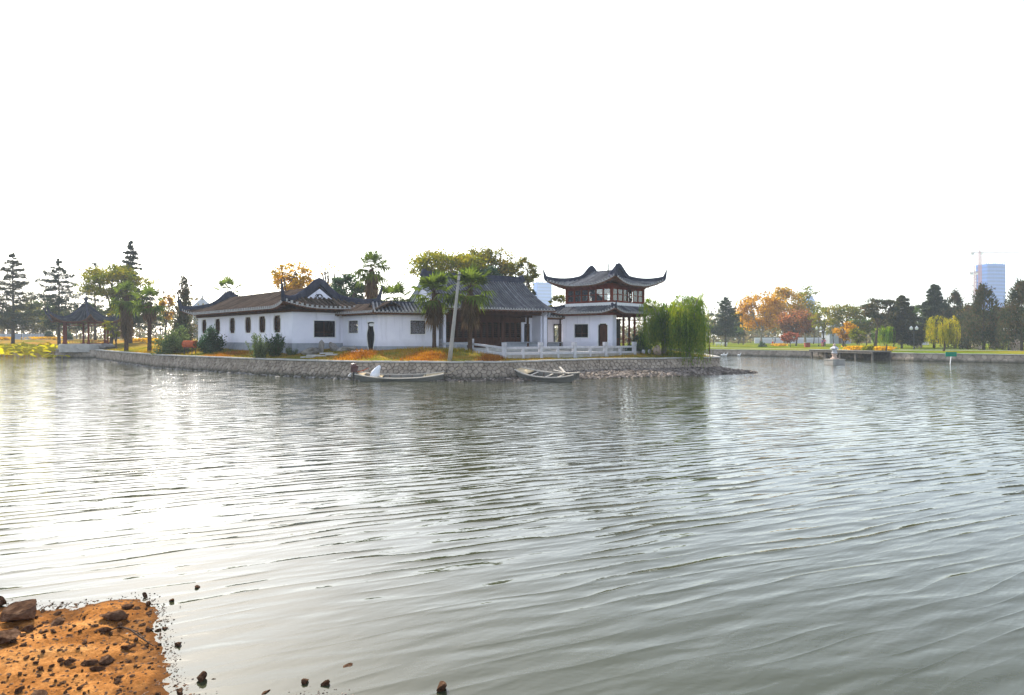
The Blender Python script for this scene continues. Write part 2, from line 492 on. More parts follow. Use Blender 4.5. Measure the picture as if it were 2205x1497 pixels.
L['dry'] = leaf_mat('leaf_dry', (0.14, 0.055, 0.015), (0.36, 0.14, 0.025), (0.48, 0.25, 0.05), trans=0.4)
L['grass'] = leaf_mat('leaf_grass', (0.102, 0.123, 0.022), (0.246, 0.217, 0.036), (0.435, 0.246, 0.043), nscale=0.25)
L['flower'] = leaf_mat('leaf_flower', (0.45, 0.24, 0.01), (0.6, 0.36, 0.015))
L['haze_wood'] = leaf_mat('leaf_haze_wood', (0.035, 0.045, 0.022), (0.10, 0.085, 0.035), (0.13, 0.09, 0.045), nscale=0.08)

# ------------------------------------------------------------------ setting: water, land, shore
rng = np.random.default_rng(7)
random.seed(7)

def water_material():
    # wave slopes are taken from the height field by fixed finite differences in world space
    g = bpy.data.node_groups.new('wave_height', 'ShaderNodeTree')
    g.interface.new_socket('Vector', in_out='INPUT', socket_type='NodeSocketVector')
    g.interface.new_socket('Height', in_out='OUTPUT', socket_type='NodeSocketFloat')
    gi = g.nodes.new('NodeGroupInput'); go = g.nodes.new('NodeGroupOutput')
    def layer(rot, scl, amp, detail, seed, dist=0.0, ridged=False):
        mp = g.nodes.new('ShaderNodeMapping')
        mp.vector_type = 'TEXTURE'
        mp.inputs['Rotation'].default_value = (0, 0, rot)
        mp.inputs['Scale'].default_value = (1 / scl[0], 1 / scl[1], 1)
        mp.inputs['Location'].default_value = (seed, seed * 0.7, 0)
        g.links.new(gi.outputs[0], mp.inputs[0])
        nz = g.nodes.new('ShaderNodeTexNoise')
        nz.noise_dimensions = '2D'
        nz.inputs['Scale'].default_value = 1.0
        nz.inputs['Detail'].default_value = detail
        nz.inputs['Roughness'].default_value = 0.45
        nz.inputs['Distortion'].default_value = dist
        g.links.new(mp.outputs[0], nz.inputs['Vector'])
        mu = g.nodes.new('ShaderNodeMath'); mu.operation = 'MULTIPLY'; mu.inputs[1].default_value = amp
        val = nz.outputs[0]
        if ridged:      # sharp crests, flat troughs
            def mt(op, a, b):
                q = g.nodes.new('ShaderNodeMath'); q.operation = op
                g.links.new(a, q.inputs[0]); q.inputs[1].default_value = b; return q
            ab = mt('ABSOLUTE', mt('SUBTRACT', val, 0.5).outputs[0], 0).outputs[0]
            rr_ = mt('MULTIPLY_ADD', ab, -3.6); rr_.inputs[2].default_value = 1.0
            cl = mt('MAXIMUM', rr_.outputs[0], 0.0).outputs[0]
            val = mt('POWER', cl, 2.0).outputs[0]
        g.links.new(val, mu.inputs[0])
        return mu.outputs[0]
    hs = [layer(R(24), (0.9, 2.9), 0.0205, 0.0, 53.0, 0.3),
          layer(R(21), (1.5, 5.6), 0.0100, 0.0, 11.7, 0.3),
          layer(R(38), (3.4, 11.0), 0.0028, 1.0, 23.0, 0.2),
          layer(R(-8), (8.0, 22.0), 0.0010, 1.0, 31.0)]
    # short regular wind ripples with sharp crests; the water near the bank is sheltered
    def mt(op, x, y=0.0, z=None):
        q = g.nodes.new('ShaderNodeMath'); q.operation = op
        for i, v in enumerate((x, y, z)):
            if v is None: continue
            if isinstance(v, (int, float)): q.inputs[i].default_value = v
            else: g.links.new(v, q.inputs[i])
        return q.outputs[0]
    def noise_at(vec, scl, seed, detail=1.0):
        mp = g.nodes.new('ShaderNodeMapping'); mp.inputs['Scale'].default_value = (scl[0], scl[1], 1); mp.inputs['Location'].default_value = (seed, seed * 1.3, 0)
        g.links.new(vec, mp.inputs[0])
        nz = g.nodes.new('ShaderNodeTexNoise'); nz.noise_dimensions = '2D'; nz.inputs['Scale'].default_value = 1.0; nz.inputs['Detail'].default_value = detail
        g.links.new(mp.outputs[0], nz.inputs['Vector']); return nz.outputs[0]
    sx_ = g.nodes.new('ShaderNodeSeparateXYZ'); g.links.new(gi.outputs[0], sx_.inputs[0])
    def ripples(rot, lam, amp, seed, y0, y1, lo, wander):
        mp = g.nodes.new('ShaderNodeMapping'); mp.vector_type = 'TEXTURE'; mp.inputs['Rotation'].default_value = (0, 0, rot)
        g.links.new(gi.outputs[0], mp.inputs[0])
        sp = g.nodes.new('ShaderNodeSeparateXYZ'); g.links.new(mp.outputs[0], sp.inputs[0])
        ph = mt('MULTIPLY_ADD', noise_at(mp.outputs[0], (0.28, 0.75), seed, 2.0), wander, mt('MULTIPLY', sp.outputs[1], math.pi / lam))
        cr = mt('POWER', mt('SUBTRACT', 1.0, mt('ABSOLUTE', mt('SINE', ph))), 2.0)
        md = g.nodes.new('ShaderNodeMapRange'); md.inputs[1].default_value = .36; md.inputs[2].default_value = .64; md.inputs[3].default_value = 0.15; md.inputs[4].default_value = 1.0
        g.links.new(noise_at(mp.outputs[0], (0.55, 1.3), seed + 9, 1.0), md.inputs[0])
        mr_ = g.nodes.new('ShaderNodeMapRange'); mr_.interpolation_type = 'SMOOTHSTEP'
        mr_.inputs[1].default_value = y0; mr_.inputs[2].default_value = y1; mr_.inputs[3].default_value = lo; mr_.inputs[4].default_value = 1.0
        g.links.new(sx_.outputs[1], mr_.inputs[0])
        return mt('MULTIPLY', mt('MULTIPLY', cr, md.outputs[0]), mt('MULTIPLY', mr_.outputs[0], amp))
    hs.append(ripples(R(25), 0.32, 0.0130, 3.1, 4.5, 10.5, 0.22, 6.5))
    hs.append(ripples(R(18), 0.50, 0.0105, 47.0, 9, 26, 0.08, 6.5))
    acc = hs[0]
    for h in hs[1:]:
        ad = g.nodes.new('ShaderNodeMath'); ad.operation = 'ADD'
        g.links.new(acc, ad.inputs[0]); g.links.new(h, ad.inputs[1]); acc = ad.outputs[0]
    g.links.new(acc, go.inputs[0])

    m, nt, out = new_mat('lake_water')
    geo = N(nt, 'ShaderNodeNewGeometry')
    e = 0.015
    outs = []
    for off in ((0, 0, 0), (e, 0, 0), (0, e, 0)):
        va = N(nt, 'ShaderNodeVectorMath', _operation='ADD'); va.inputs[1].default_value = off
        nt.links.new(geo.outputs['Position'], va.inputs[0])
        gn = nt.nodes.new('ShaderNodeGroup'); gn.node_tree = g
        nt.links.new(va.outputs[0], gn.inputs[0]); outs.append(gn.outputs[0])
    # gusts: calmer and rougher patches of the lake
    gz_ = N(nt, 'ShaderNodeTexNoise', Scale=0.07, Detail=3)
    nt.links.new(geo.outputs['Position'], gz_.inputs['Vector'])
    gr = N(nt, 'ShaderNodeMapRange'); gr.inputs[1].default_value = 0.3; gr.inputs[2].default_value = 0.7
    gr.inputs[3].default_value = 0.5; gr.inputs[4].default_value = 1.3
    nt.links.new(gz_.outputs[0], gr.inputs[0])
    comp = []
    for k in (1, 2):
        sb = N(nt, 'ShaderNodeMath', _operation='SUBTRACT')
        nt.links.new(outs[0], sb.inputs[0]); nt.links.new(outs[k], sb.inputs[1])
        dv = N(nt, 'ShaderNodeMath', _operation='DIVIDE'); dv.inputs[1].default_value = e
        nt.links.new(sb.outputs[0], dv.inputs[0])
        mu = N(nt, 'ShaderNodeMath', _operation='MULTIPLY')
        nt.links.new(dv.outputs[0], mu.inputs[0]); nt.links.new(gr.outputs[0], mu.inputs[1])
        comp.append(mu.outputs[0])
    cx = N(nt, 'ShaderNodeCombineXYZ'); cx.inputs[2].default_value = 1.0
    nt.links.new(comp[0], cx.inputs[0]); nt.links.new(comp[1], cx.inputs[1])
    nm = N(nt, 'ShaderNodeVectorMath', _operation='NORMALIZE')
    nt.links.new(cx.outputs[0], nm.inputs[0])
    murk = N(nt, 'ShaderNodeTexNoise', Scale=0.12, Detail=3)
    nt.links.new(geo.outputs['Position'], murk.inputs['Vector'])
    rp = ramp(nt, [(0.3, (0.032, 0.036, 0.020)), (0.7, (0.046, 0.050, 0.027))])
    nt.links.new(murk.outputs[0], rp.inputs[0])
    bs = N(nt, 'ShaderNodeBsdfPrincipled', Roughness=0.05, IOR=1.333)
    nt.links.new(rp.outputs[0], bs.inputs['Base Color'])
    nt.links.new(nm.outputs[0], bs.inputs['Normal'])
    nt.links.new(bs.outputs[0], out.inputs[0])
    return m
M['water'] = water_material()
wm = MB()
wm.add([(-500, -40, 0), (500, -40, 0), (500, 330, 0), (-500, 330, 0)], [(0, 1, 2, 3)])
tag(wm.build('water', M['water']), kind='structure')

# ---- outlines (metres; camera at the origin looking along +y)
FRONT = [(-56, 92), (-44.5, 78), (-33.2, 64.4), (-20, 53.0), (-10.8, 46.6), (-4.4, 45.6), (-0.7, 46.0),
         (6.7, 52.4), (12.3, 54.2), (17.4, 57.2)]
LEFT = [(-400, 134), (-110, 134), (-75, 126), (-66.5, 106), (-65.2, 97.5), (-57.6, 95.6)]
BACK = [(19.5, 70), (17, 95), (9, 125), (2, 150), (-40, 300), (-400, 300)]
ISLAND = LEFT + FRONT + BACK
SHORE = [(2, 142), (20, 121), (32.5, 111), (42.8, 98.5), (48.9, 83), (56.2, 76), (76, 66), (300, 60)]
FAR = SHORE + [(1180, 60), (1180, 1400), (-1180, 1400), (-1180, 290), (-380, 290), (-38, 290)]

TERP = [(-5.92, 56), (-3.15, 53), (-0.55, 49.0), (10.2, 57.0), (12.0, 60), (12, 68), (2, 68), (-6, 61)]
def dist_poly(P, line):
    P = np.asarray(P, float); best = np.full(len(P), 1e9)
    for a, b in zip(line[:-1], line[1:]):
        a = np.array(a, float); b = np.array(b, float); d = b - a
        t = np.clip(((P - a) @ d) / (d @ d), 0, 1)
        best = np.minimum(best, np.hypot(*(P - (a + t[:, None] * d)).T))
    return best
def sst(x):
    x = np.clip(x, 0, 1); return x * x * (3 - 2 * x)
def gz_island(P):
    P = np.asarray(P, float)
    d = dist_poly(P, LEFT + FRONT + BACK[:3])
    z = 1.16 + 0.74 * sst(d / 6.5)
    z = z + 0.55 * sst((P[:, 1] - 95) / 60) * sst((-40 - P[:, 0]) / 25)
    z += 0.05 * np.sin(P[:, 0] * 1.3 + P[:, 1] * 0.7) * sst(d / 3)
    dt = np.where(in_poly_np(P, TERP), 0.0, dist_poly(P, TERP + [TERP[0]]))
    return np.minimum(z, 1.40 + 0.6 * np.maximum(dt - 0.3, 0))
def gz_far(P):
    P = np.asarray(P, float)
    d = dist_poly(P, SHORE)
    return 0.92 + 0.0 * d + 0.04 * np.sin(P[:, 0] * 0.21) * sst(d / 8)
def gz(x, y):
    """ground height under a thing"""
    if in_poly((x, y), ISLAND): return float(gz_island([(x, y)])[0])
    return float(gz_far([(x, y)])[0])
def in_poly(p, lp):
    c = False; j = len(lp) - 1
    for i in range(len(lp)):
        xi, yi = lp[i]; xj, yj = lp[j]
        if (yi > p[1]) != (yj > p[1]) and p[0] < (xj - xi) * (p[1] - yi) / (yj - yi) + xi: c = not c
        j = i
    return c
def in_poly_np(P, lp):
    c = np.zeros(len(P), bool); j = len(lp) - 1
    for i in range(len(lp)):
        xi, yi = lp[i]; xj, yj = lp[j]
        if yi != yj:
            t = ((yi > P[:, 1]) != (yj > P[:, 1])) & (P[:, 0] < (xj - xi) * (P[:, 1] - yi) / (yj - yi) + xi)
            c ^= t
        j = i
    return c
def resample(line, step, closed=False):
    pts = []
    L_ = list(line) + ([line[0]] if closed else [])
    for a, b in zip(L_[:-1], L_[1:]):
        n = max(1, int(math.dist(a, b) / step))
        pts += [(a[0] + (b[0]-a[0])*k/n, a[1] + (b[1]-a[1])*k/n) for k in range(n)]
    if not closed: pts.append(tuple(L_[-1]))
    return pts
def land(name, outline, inner, zf, mat, skirt=None, smooth=True):
    """triangulated sheet inside an outline"""
    n = len(outline)
    inner = [p for p in inner]
    if inner:
        P = np.array(inner); ok = in_poly_np(P, outline) & (dist_poly(P, outline + [outline[0]]) > 0.12)
        inner = [tuple(p) for p in P[ok]]
    pts = [Vector(p) for p in outline] + [Vector(p) for p in inner]
    co, ed, fa, *_ = delaunay_2d_cdt(pts, [(i, (i+1) % n) for i in range(n)], [], 1, 1e-5)
    P = np.array([(c.x, c.y) for c in co])
    z = zf(P)
    me = bpy.data.meshes.new(name)
    vs = [(x, y, h) for (x, y), h in zip(P, z)]
    fs = [tuple(f) for f in fa]
    me.from_pydata(vs, [], fs)
    if smooth: me.polygons.foreach_set('use_smooth', [True] * len(me.polygons))
    me.update()
    return link(name, me, mat)

def lawn_material(name, cols, scale):
    m, nt, out = new_mat(name)
    geo = N(nt, 'ShaderNodeNewGeometry')
    nz = N(nt, 'ShaderNodeTexNoise', Scale=scale, Detail=5, Roughness=0.6)
    nt.links.new(geo.outputs['Position'], nz.inputs['Vector'])
    rp = ramp(nt, cols)
    nt.links.new(nz.outputs[0], rp.inputs[0])
    n2 = N(nt, 'ShaderNodeTexNoise', Scale=6.0, Detail=6, Roughness=0.75)
    nt.links.new(geo.outputs['Position'], n2.inputs['Vector'])
    mr = N(nt, 'ShaderNodeMapRange'); mr.inputs[1].default_value = 0.3; mr.inputs[2].default_value = 0.7; mr.inputs[3].default_value = 0.55; mr.inputs[4].default_value = 1.4
    nt.links.new(n2.outputs[0], mr.inputs[0])
    mx = N(nt, 'ShaderNodeVectorMath', _operation='SCALE')
    nt.links.new(rp.outputs[0], mx.inputs[0]); nt.links.new(mr.outputs[0], mx.inputs['Scale'])
    bs = N(nt, 'ShaderNodeBsdfPrincipled', Roughness=0.95)
    bs.inputs['Specular IOR Level'].default_value = 0.0
    nt.links.new(mx.outputs[0], bs.inputs['Base Color'])
    bp = N(nt, 'ShaderNodeBump', Strength=0.7, Distance=0.12)
    nt.links.new(n2.outputs[0], bp.inputs['Height']); nt.links.new(bp.outputs[0], bs.inputs['Normal'])
    nt.links.new(bs.outputs[0], out.inputs[0])
    return m
M['lawn'] = lawn_material('lawn', [(0.3, (0.075, 0.10, 0.018)), (0.44, (0.15, 0.15, 0.028)), (0.54, (0.30, 0.18, 0.035)), (0.72, (0.38, 0.19, 0.04))], 0.28)
M['lawn_far'] = lawn_material('lawn_far', [(0.3, (0.065, 0.115, 0.010)), (0.5, (0.12, 0.16, 0.013)), (0.68, (0.25, 0.18, 0.02))], 0.06)

isl_out = resample(ISLAND, 1.2, True)
gx, gy = np.meshgrid(np.arange(-62, 21, 0.9), np.arange(45, 100, 0.9))
inner = np.c_[gx.ravel(), gy.ravel()] + rng.uniform(-0.25, 0.25, (gx.size, 2))
gx, gy = np.meshgrid(np.arange(-390, 20, 7.0), np.arange(101, 298, 6.0))
inner = np.r_[inner, np.c_[gx.ravel(), gy.ravel()]]
tag(land('lawn', isl_out, inner, gz_island, M['lawn']), kind='structure')
far_out = resample(SHORE, 2.0) + FAR[len(SHORE):]
gx, gy = np.meshgrid(np.arange(0, 160, 6.0), np.arange(60, 260, 6.0))
tag(land('far_ground', far_out, np.c_[gx.ravel(), gy.ravel()], gz_far, M['lawn_far']), kind='structure')

# ---- footpaths on the far shore and on the left land (thin sheets over the lawn)
def strip(name, pts, w, zf, mat, lift=0.05):
    mb = MB(); pts = resample(pts, 2.0)
    for i in range(len(pts)):
        a = Vector(pts[max(i-1, 0)]); b = Vector(pts[min(i+1, len(pts)-1)])
        d = (b - a).normalized(); n_ = Vector((-d.y, d.x))
        l = Vector(pts[i]) + n_ * w / 2; r = Vector(pts[i]) - n_ * w / 2
        mb.v += [(l.x, l.y, float(zf([(l.x, l.y)])[0]) + lift), (r.x, r.y, float(zf([(r.x, r.y)])[0]) + lift)]
        if i: mb.f.append((2*i-2, 2*i-1, 2*i+1, 2*i))
    return tag(mb.build(name, mat), kind='structure')
strip('path', [(36, 126), (50, 112), (58, 104), (76, 97), (120, 92), (260, 90)], 2.2, gz_far, M['paving'])
strip('path', [(-330, 152), (-110, 150), (-72, 138), (-50, 110), (-36, 92)], 2.4, gz_island, M['paving'])

# ---- retaining wall of the island: coping slabs, stones, mortar core
def retaining_wall(name, label, line, zt, zb, batter, stone_w, max_parts, seed, cop_w=0.45, cop_l=1.25, inset=0.0):
    rg = random.Random(seed)
    root = thing(name, label, 'stone wall', (line[0][0], line[0][1], 0))
    ox, oy = line[0][0], line[0][1]
    H = zt - zb
    core = MB(); cop_mat = M['coping']
    base_pts = []
    stones = []
    prev = None
    for a, b in zip(line[:-1], line[1:]):
        a = Vector(a); b = Vector(b); d = (b - a); Ln = d.length; d.normalize()
        n_ = Vector((d.y, -d.x))      # outward (towards the water) for lines running left to right
        if n_.y > 0.2 and False: n_ = -n_
        o = a + n_ * -0.06
        p = [a - n_ * 0.06, b - n_ * 0.06]
        vs = []
        for q in p:
            for off, z in ((0.0, zt - 0.02), (batter, zb - 0.5), (-0.5, zb - 0.5), (-0.5, zt - 0.02)):
                w = q + n_ * off
                vs.append((w.x - ox, w.y - oy, z))
        core.add(vs, [(0, 1, 5, 4), (1, 2, 6, 5), (2, 3, 7, 6), (3, 0, 4, 7), (0, 3, 2, 1), (4, 5, 6, 7)])
        # coping slabs
        nsl = max(1, round(Ln / cop_l))
        for k in range(nsl):
            s0 = Ln * k / nsl + 0.006; s1 = Ln * (k + 1) / nsl - 0.006
            mb = MB(); mid = a + d * ((s0 + s1) / 2) - n_ * (cop_w / 2 - 0.1)
            mb.box((0, 0, 0), (s1 - s0, cop_w, 0.10))
            mb.build('coping', cop_mat, root, loc=(mid.x - ox, mid.y - oy, zt + 0.035 + rg.uniform(-0.012, 0.012)), rz=math.atan2(d.y, d.x))
        # rubble stones: cells of an uneven pattern on the wall face
        zlo, zhi = zb, zt - 0.03
        nx = max(1, round(Ln / stone_w)); nz_ = max(1, round((zhi - zlo) / (stone_w * 0.72)))
        seeds = [((i + 0.5 + 0.5 * (j % 2) + rg.uniform(-.36, .36)) * Ln / nx, zlo + (j + .5 + rg.uniform(-.34, .34)) * (zhi - zlo) / nz_) for j in range(nz_) for i in range(-1, nx + 1)]
        for i, p0 in enumerate(seeds):
            poly = [(max(0, p0[0] - 1.6*stone_w), max(zlo, p0[1] - 1.6*stone_w)), (min(Ln, p0[0] + 1.6*stone_w), max(zlo, p0[1] - 1.6*stone_w)),
                    (min(Ln, p0[0] + 1.6*stone_w), min(zhi, p0[1] + 1.6*stone_w)), (max(0, p0[0] - 1.6*stone_w), min(zhi, p0[1] + 1.6*stone_w))]
            if poly[1][0] <= poly[0][0]: continue
            for q in seeds:
                if q is p0 or abs(q[0] - p0[0]) > 3.2*stone_w: continue
                mx_, mz_ = (p0[0] + q[0])/2, (p0[1] + q[1])/2; nx_, nz2 = q[0] - p0[0], q[1] - p0[1]
                out_ = []
                for k in range(len(poly)):
                    A_, B_ = poly[k], poly[(k+1) % len(poly)]
                    da = (A_[0]-mx_)*nx_ + (A_[1]-mz_)*nz2; db = (B_[0]-mx_)*nx_ + (B_[1]-mz_)*nz2
                    if da <= 0: out_.append(A_)
                    if (da < 0 < db) or (db < 0 < da):
                        t_ = da / (da - db); out_.append((A_[0] + (B_[0]-A_[0])*t_, A_[1] + (B_[1]-A_[1])*t_))
                poly = out_
                if len(poly) < 3: break
            if len(poly) < 3: continue
            w_s = max(x for x, _ in poly) - min(x for x, _ in poly); h_s = max(y for _, y in poly) - min(y for _, y in poly)
            if w_s < .1 or h_s < .08: continue
            stones.append((a, d, n_, poly, w_s * h_s))
    def stone_pts(st):
        a, d, n_, poly, _ = st
        cx_ = sum(x for x, _ in poly)/len(poly); cz_ = sum(y for _, y in poly)/len(poly)
        pro = rg.uniform(0.03, 0.085); m_ = math.sqrt(st[4])
        k1 = 1 - 0.022 / m_; k2 = 1 - 0.085 / m_
        fr, bk = [], []
        for x, y in poly:
            x1, y1 = cx_ + (x - cx_)*k1, cz_ + (y - cz_)*k1; x2, y2 = cx_ + (x - cx_)*k2, cz_ + (y - cz_)*k2
            q = a + d * x1 + n_ * (-0.06 + batter * (zt - y1) / max(H, .1)); bk.append((q.x, q.y, y1))
            q = a + d * x2 + n_ * (-0.06 + batter * (zt - y2) / max(H, .1) + pro * rg.uniform(.75, 1.15)); fr.append((q.x, q.y, y2))
        return bk, fr
    stones.sort(key=lambda st: math.hypot((st[0] + st[1]*st[3][0][0]).x, (st[0] + st[1]*st[3][0][0]).y) / math.sqrt(st[4]))
    field = MB()
    for i, st in enumerate(stones):
        bk, fr = stone_pts(st); m_ = len(bk)
        faces = [tuple(range(m_, 2*m_))] + [(k, (k+1) % m_, m_ + (k+1) % m_, m_ + k) for k in range(m_)]
        if i < max_parts:
            c0 = bk[0]; mb = MB()
            mb.add([(x - c0[0], y - c0[1], z - c0[2]) for x, y, z in bk + fr], faces)
            mb.build('stone', M['stone'], root, loc=(c0[0] - ox, c0[1] - oy, c0[2]))
        else:
            field.add([(x - ox, y - oy, z) for x, y, z in bk + fr], faces)
    core.build('mortar_core', M['mortar'], root)
    if field.v:
        tag(field.build('small_stones', M['stone'], root), kind='stuff')
    return root

def offset_in(line, k):
    return line
retaining_wall('retaining_wall', 'grey rubble stone retaining wall with pale coping along the island front', FRONT, 1.16, -0.1, 0.12, 0.36, 300, 3)
# return of the wall at the right end and the terrace wall under the small pavilion on the left
retaining_wall('retaining_wall', 'short stone wall end behind the drooping willow, at the island tip', [(17.4, 57.25), (19.5, 70), (17, 95)], 1.16, -0.1, 0.1, 0.9, 0, 5)
retaining_wall('retaining_wall', 'low stone terrace wall below the open pavilion, behind the lotus', [(-66.5, 106), (-65.2, 97.5), (-57.6, 95.6), (-56.05, 92.05)], 1.16, -0.1, 0.06, 0.55, 60, 6)
retaining_wall('retaining_wall', 'low distant bank wall behind the lotus bed at far left', [(-260, 134), (-110, 134), (-75, 126), (-66.6, 106.2)], 1.14, -0.1, 0.06, 1.6, 0, 8, cop_l=4)
retaining_wall('retaining_wall', 'long low stone bank wall along the far right shore', SHORE[1:-1] + [(140, 64)], 0.90, -0.1, 0.10, 0.75, 160, 9, cop_l=2.2)

# ---- rubble beach at the foot of the island wall
RB = [(-6.4, 45.35), (-5.2, 44.2), (-3.6, 43.9), (-1.5, 44.0), (0.6, 44.2), (2.6, 44.9), (4.6, 46.2), (7.0, 47.6), (9.6, 49.0), (12.4, 50.3), (15.0, 51.6),
      (17.8, 53.0), (19.6, 54.4), (19.9, 55.6), (18.6, 56.6), (17.3, 57.6), (12.3, 54.6), (6.7, 52.8), (-0.7, 46.4), (-4.4, 46.0)]
def rb_z(P):
    d = dist_poly(P, RB[:15]); back = dist_poly(P, [RB[15], RB[16], RB[17], RB[18], RB[19], RB[0]])
    t = d / (d + back + 1e-6)
    return -0.05 + (0.10 + 0.30 * sst((P[:, 0] + 3) / 10)) * np.sqrt(np.clip(t, 0, 1)) * 1.1 + 0.04 * np.sin(P[:, 0] * 5.1) * np.sin(P[:, 1] * 4.3)
gx, gy = np.meshgrid(np.arange(-7, 21, 0.3), np.arange(43, 58, 0.3))
M['mud_wet'] = surf('mud_wet', (0.06, 0.052, 0.042), (0.14, 0.115, 0.09), 1.2, 0.7, 0.5, 14)
tag(land('beach', resample(RB, 0.4, True), np.c_[gx.ravel(), gy.ravel()], rb_z, M['mud_wet']), kind='structure')

def rock_mesh(name, seed, sub=2, flat=0.6, rough=0.35, cuts=9):
    """angular stone: sphere cut by random planes"""
    rg = random.Random(seed)
    bm = bmesh.new()
    bmesh.ops.create_icosphere(bm, subdivisions=sub, radius=0.66)
    for _ in range(cuts):
        n_ = Vector((rg.gauss(0, 1), rg.gauss(0, 1), rg.gauss(0, 1))).normalized()
        dd = rg.uniform(0.24, 0.44)
        for v in bm.verts:
            t = v.co.dot(n_) - dd
            if t > 0: v.co -= n_ * t
    for v in bm.verts:
        v.co += Vector((rg.uniform(-1, 1), rg.uniform(-1, 1), rg.uniform(-1, 1))) * rough * 0.05
        v.co.z *= flat
    lo = min(v.co.z for v in bm.verts)
    for v in bm.verts: v.co.z -= lo
    me = bpy.data.meshes.new(name); bm.to_mesh(me); bm.free()
    return me
def scatter_mesh(name, P, Z, size, rgen, tilt=0.5, flat=(0.25, 0.7)):
    """many small irregular stones as one mesh (12-face lumps)"""
    base = np.array([(1,0,0),(0.5,0.87,0),(-0.5,0.87,0),(-1,0,0),(-0.5,-0.87,0),(0.5,-0.87,0),(0.55,0.1,1),(-0.2,0.55,1),(-0.35,-0.5,1)], float)
    F = np.array([(0,1,6),(1,7,6),(1,2,7),(2,3,7),(3,8,7),(3,4,8),(4,5,8),(5,6,8),(5,0,6),(6,7,8)])
    n = len(P)
    s = rgen.uniform(size[0], size[1], n) ** 1.0
    sc = np.stack([s * rgen.uniform(0.7, 1.4, n), s * rgen.uniform(0.6, 1.1, n), s * rgen.uniform(flat[0], flat[1], n)], 1)
    V = base[None] * rgen.uniform(0.75, 1.25, (n, 9, 1)) * sc[:, None, :]
    a = rgen.uniform(0, 6.28, n); t1 = rgen.normal(0, tilt, n)
    c, s_ = np.cos(t1), np.sin(t1)
    y = V[..., 1] * c[:, None] - V[..., 2] * s_[:, None]; z = V[..., 1] * s_[:, None] + V[..., 2] * c[:, None]
    x = V[..., 0]
    ca, sa = np.cos(a), np.sin(a)
    X = x * ca[:, None] - y * sa[:, None]; Y = x * sa[:, None] + y * ca[:, None]
    V = np.stack([X + P[:, 0:1], Y + P[:, 1:2], z + Z[:, None] - 0.15 * s[:, None]], 2)
    faces = (F[None] + (np.arange(n) * 9)[:, None, None]).reshape(-1, 3)
    return np_mesh(name, V.reshape(-1, 3), faces)
def sample_poly(poly, n, rgen):
    P = np.array(poly); lo, hi = P.min(0), P.max(0); out = np.zeros((0, 2))
    while len(out) < n:
        q = rgen.uniform(lo, hi, (n * 3, 2)); out = np.r_[out, q[in_poly_np(q, poly)]]
    return out[:n]
Pq = sample_poly(RB, 5200, rng)
keep = rng.uniform(0, 1, len(Pq)) < np.where(Pq[:, 0] < 1.5, 0.35, 1.0)
Pq = Pq[keep]
o = link('rubble', scatter_mesh('rubble', Pq, rb_z(Pq), (0.05, 0.17), rng, 0.5), M['rubble'])
tag(o, 'dark broken stones and tile shards heaped along the waterline below the wall', 'rubble', kind='stuff')
# a few larger stones on the beach, each its own thing
rk = [rock_mesh('shore_rock', 40 + i, 2, 0.55, 0.5) for i in range(5)]
for i in range(26):
    p = sample_poly(RB, 1, rng)[0]
    if p[0] < -2: p[0] += 9; p[1] = 49.5 + p[0] * 0.2
    if not in_poly(tuple(p), RB): continue
    o = link('shore_rock', rk[i % 5], M['rubble'], None, (p[0], p[1], float(rb_z(np.array([p]))[0]) - 0.06), rng.uniform(0, 6))
    sc = rng.uniform(0.25, 0.5); o.scale = (sc, sc * rng.uniform(0.6, 1), sc * 0.7)
    tag(o, 'larger grey stone lying among the rubble at the foot of the island wall', 'rock', 'larger stones in the island rubble')
# rocks just under the wall on the left part of the island
Pq = np.array([p for p in resample([(-55, 90.5), (-44, 76.8), (-32.6, 63.4), (-19.6, 52.0), (-10.6, 45.7), (-6.5, 45.0)], 0.16)])
Pq = Pq + rng.normal(0, 0.22, Pq.shape)
o = link('wall_foot_stones', scatter_mesh('wall_foot_stones', Pq, np.full(len(Pq), 0.0), (0.07, 0.22), rng, 0.4), M['rock_grey'])
tag(o, 'dark wet stones along the waterline below the left part of the wall', 'stones', kind='stuff')

# ---- foreground mud bank
MUD = [(-14, 7.3), (-5.6, 7.15), (-5.1, 7.22), (-4.75, 7.13), (-4.45, 7.3), (-4.2, 7.38), (-4.02, 7.42), (-3.8, 7.28), (-3.6, 7.05), (-3.46, 6.85), (-3.36, 6.6), (-3.22, 6.38), (-3.05, 6.15),
       (-2.93, 5.92), (-2.80, 5.7), (-2.66, 5.5), (-2.45, 5.32), (-2.1, 5.16), (-1.75, 5.28), (-1.52, 5.40), (-1.3, 5.38), (-1.1, 5.24), (-0.7, 5.05), (0.3, 4.7), (2, 4.3), (6, 3.9), (9, 3.0), (9, -5), (-14, -5)]
MUD_EDGE = MUD[:26]
def vnoise(P, s, seed):
    # cheap value noise
    g = np.random.default_rng(seed).uniform(-1, 1, (64, 64))
    q = P * s; i = np.floor(q).astype(int); f = q - i; f = f * f * (3 - 2 * f)
    a = g[i[:, 0] % 64, i[:, 1] % 64]; b = g[(i[:, 0]+1) % 64, i[:, 1] % 64]
    c = g[i[:, 0] % 64, (i[:, 1]+1) % 64]; d = g[(i[:, 0]+1) % 64, (i[:, 1]+1) % 64]
    return (a*(1-f[:, 0]) + b*f[:, 0])*(1-f[:, 1]) + (c*(1-f[:, 0]) + d*f[:, 0])*f[:, 1]
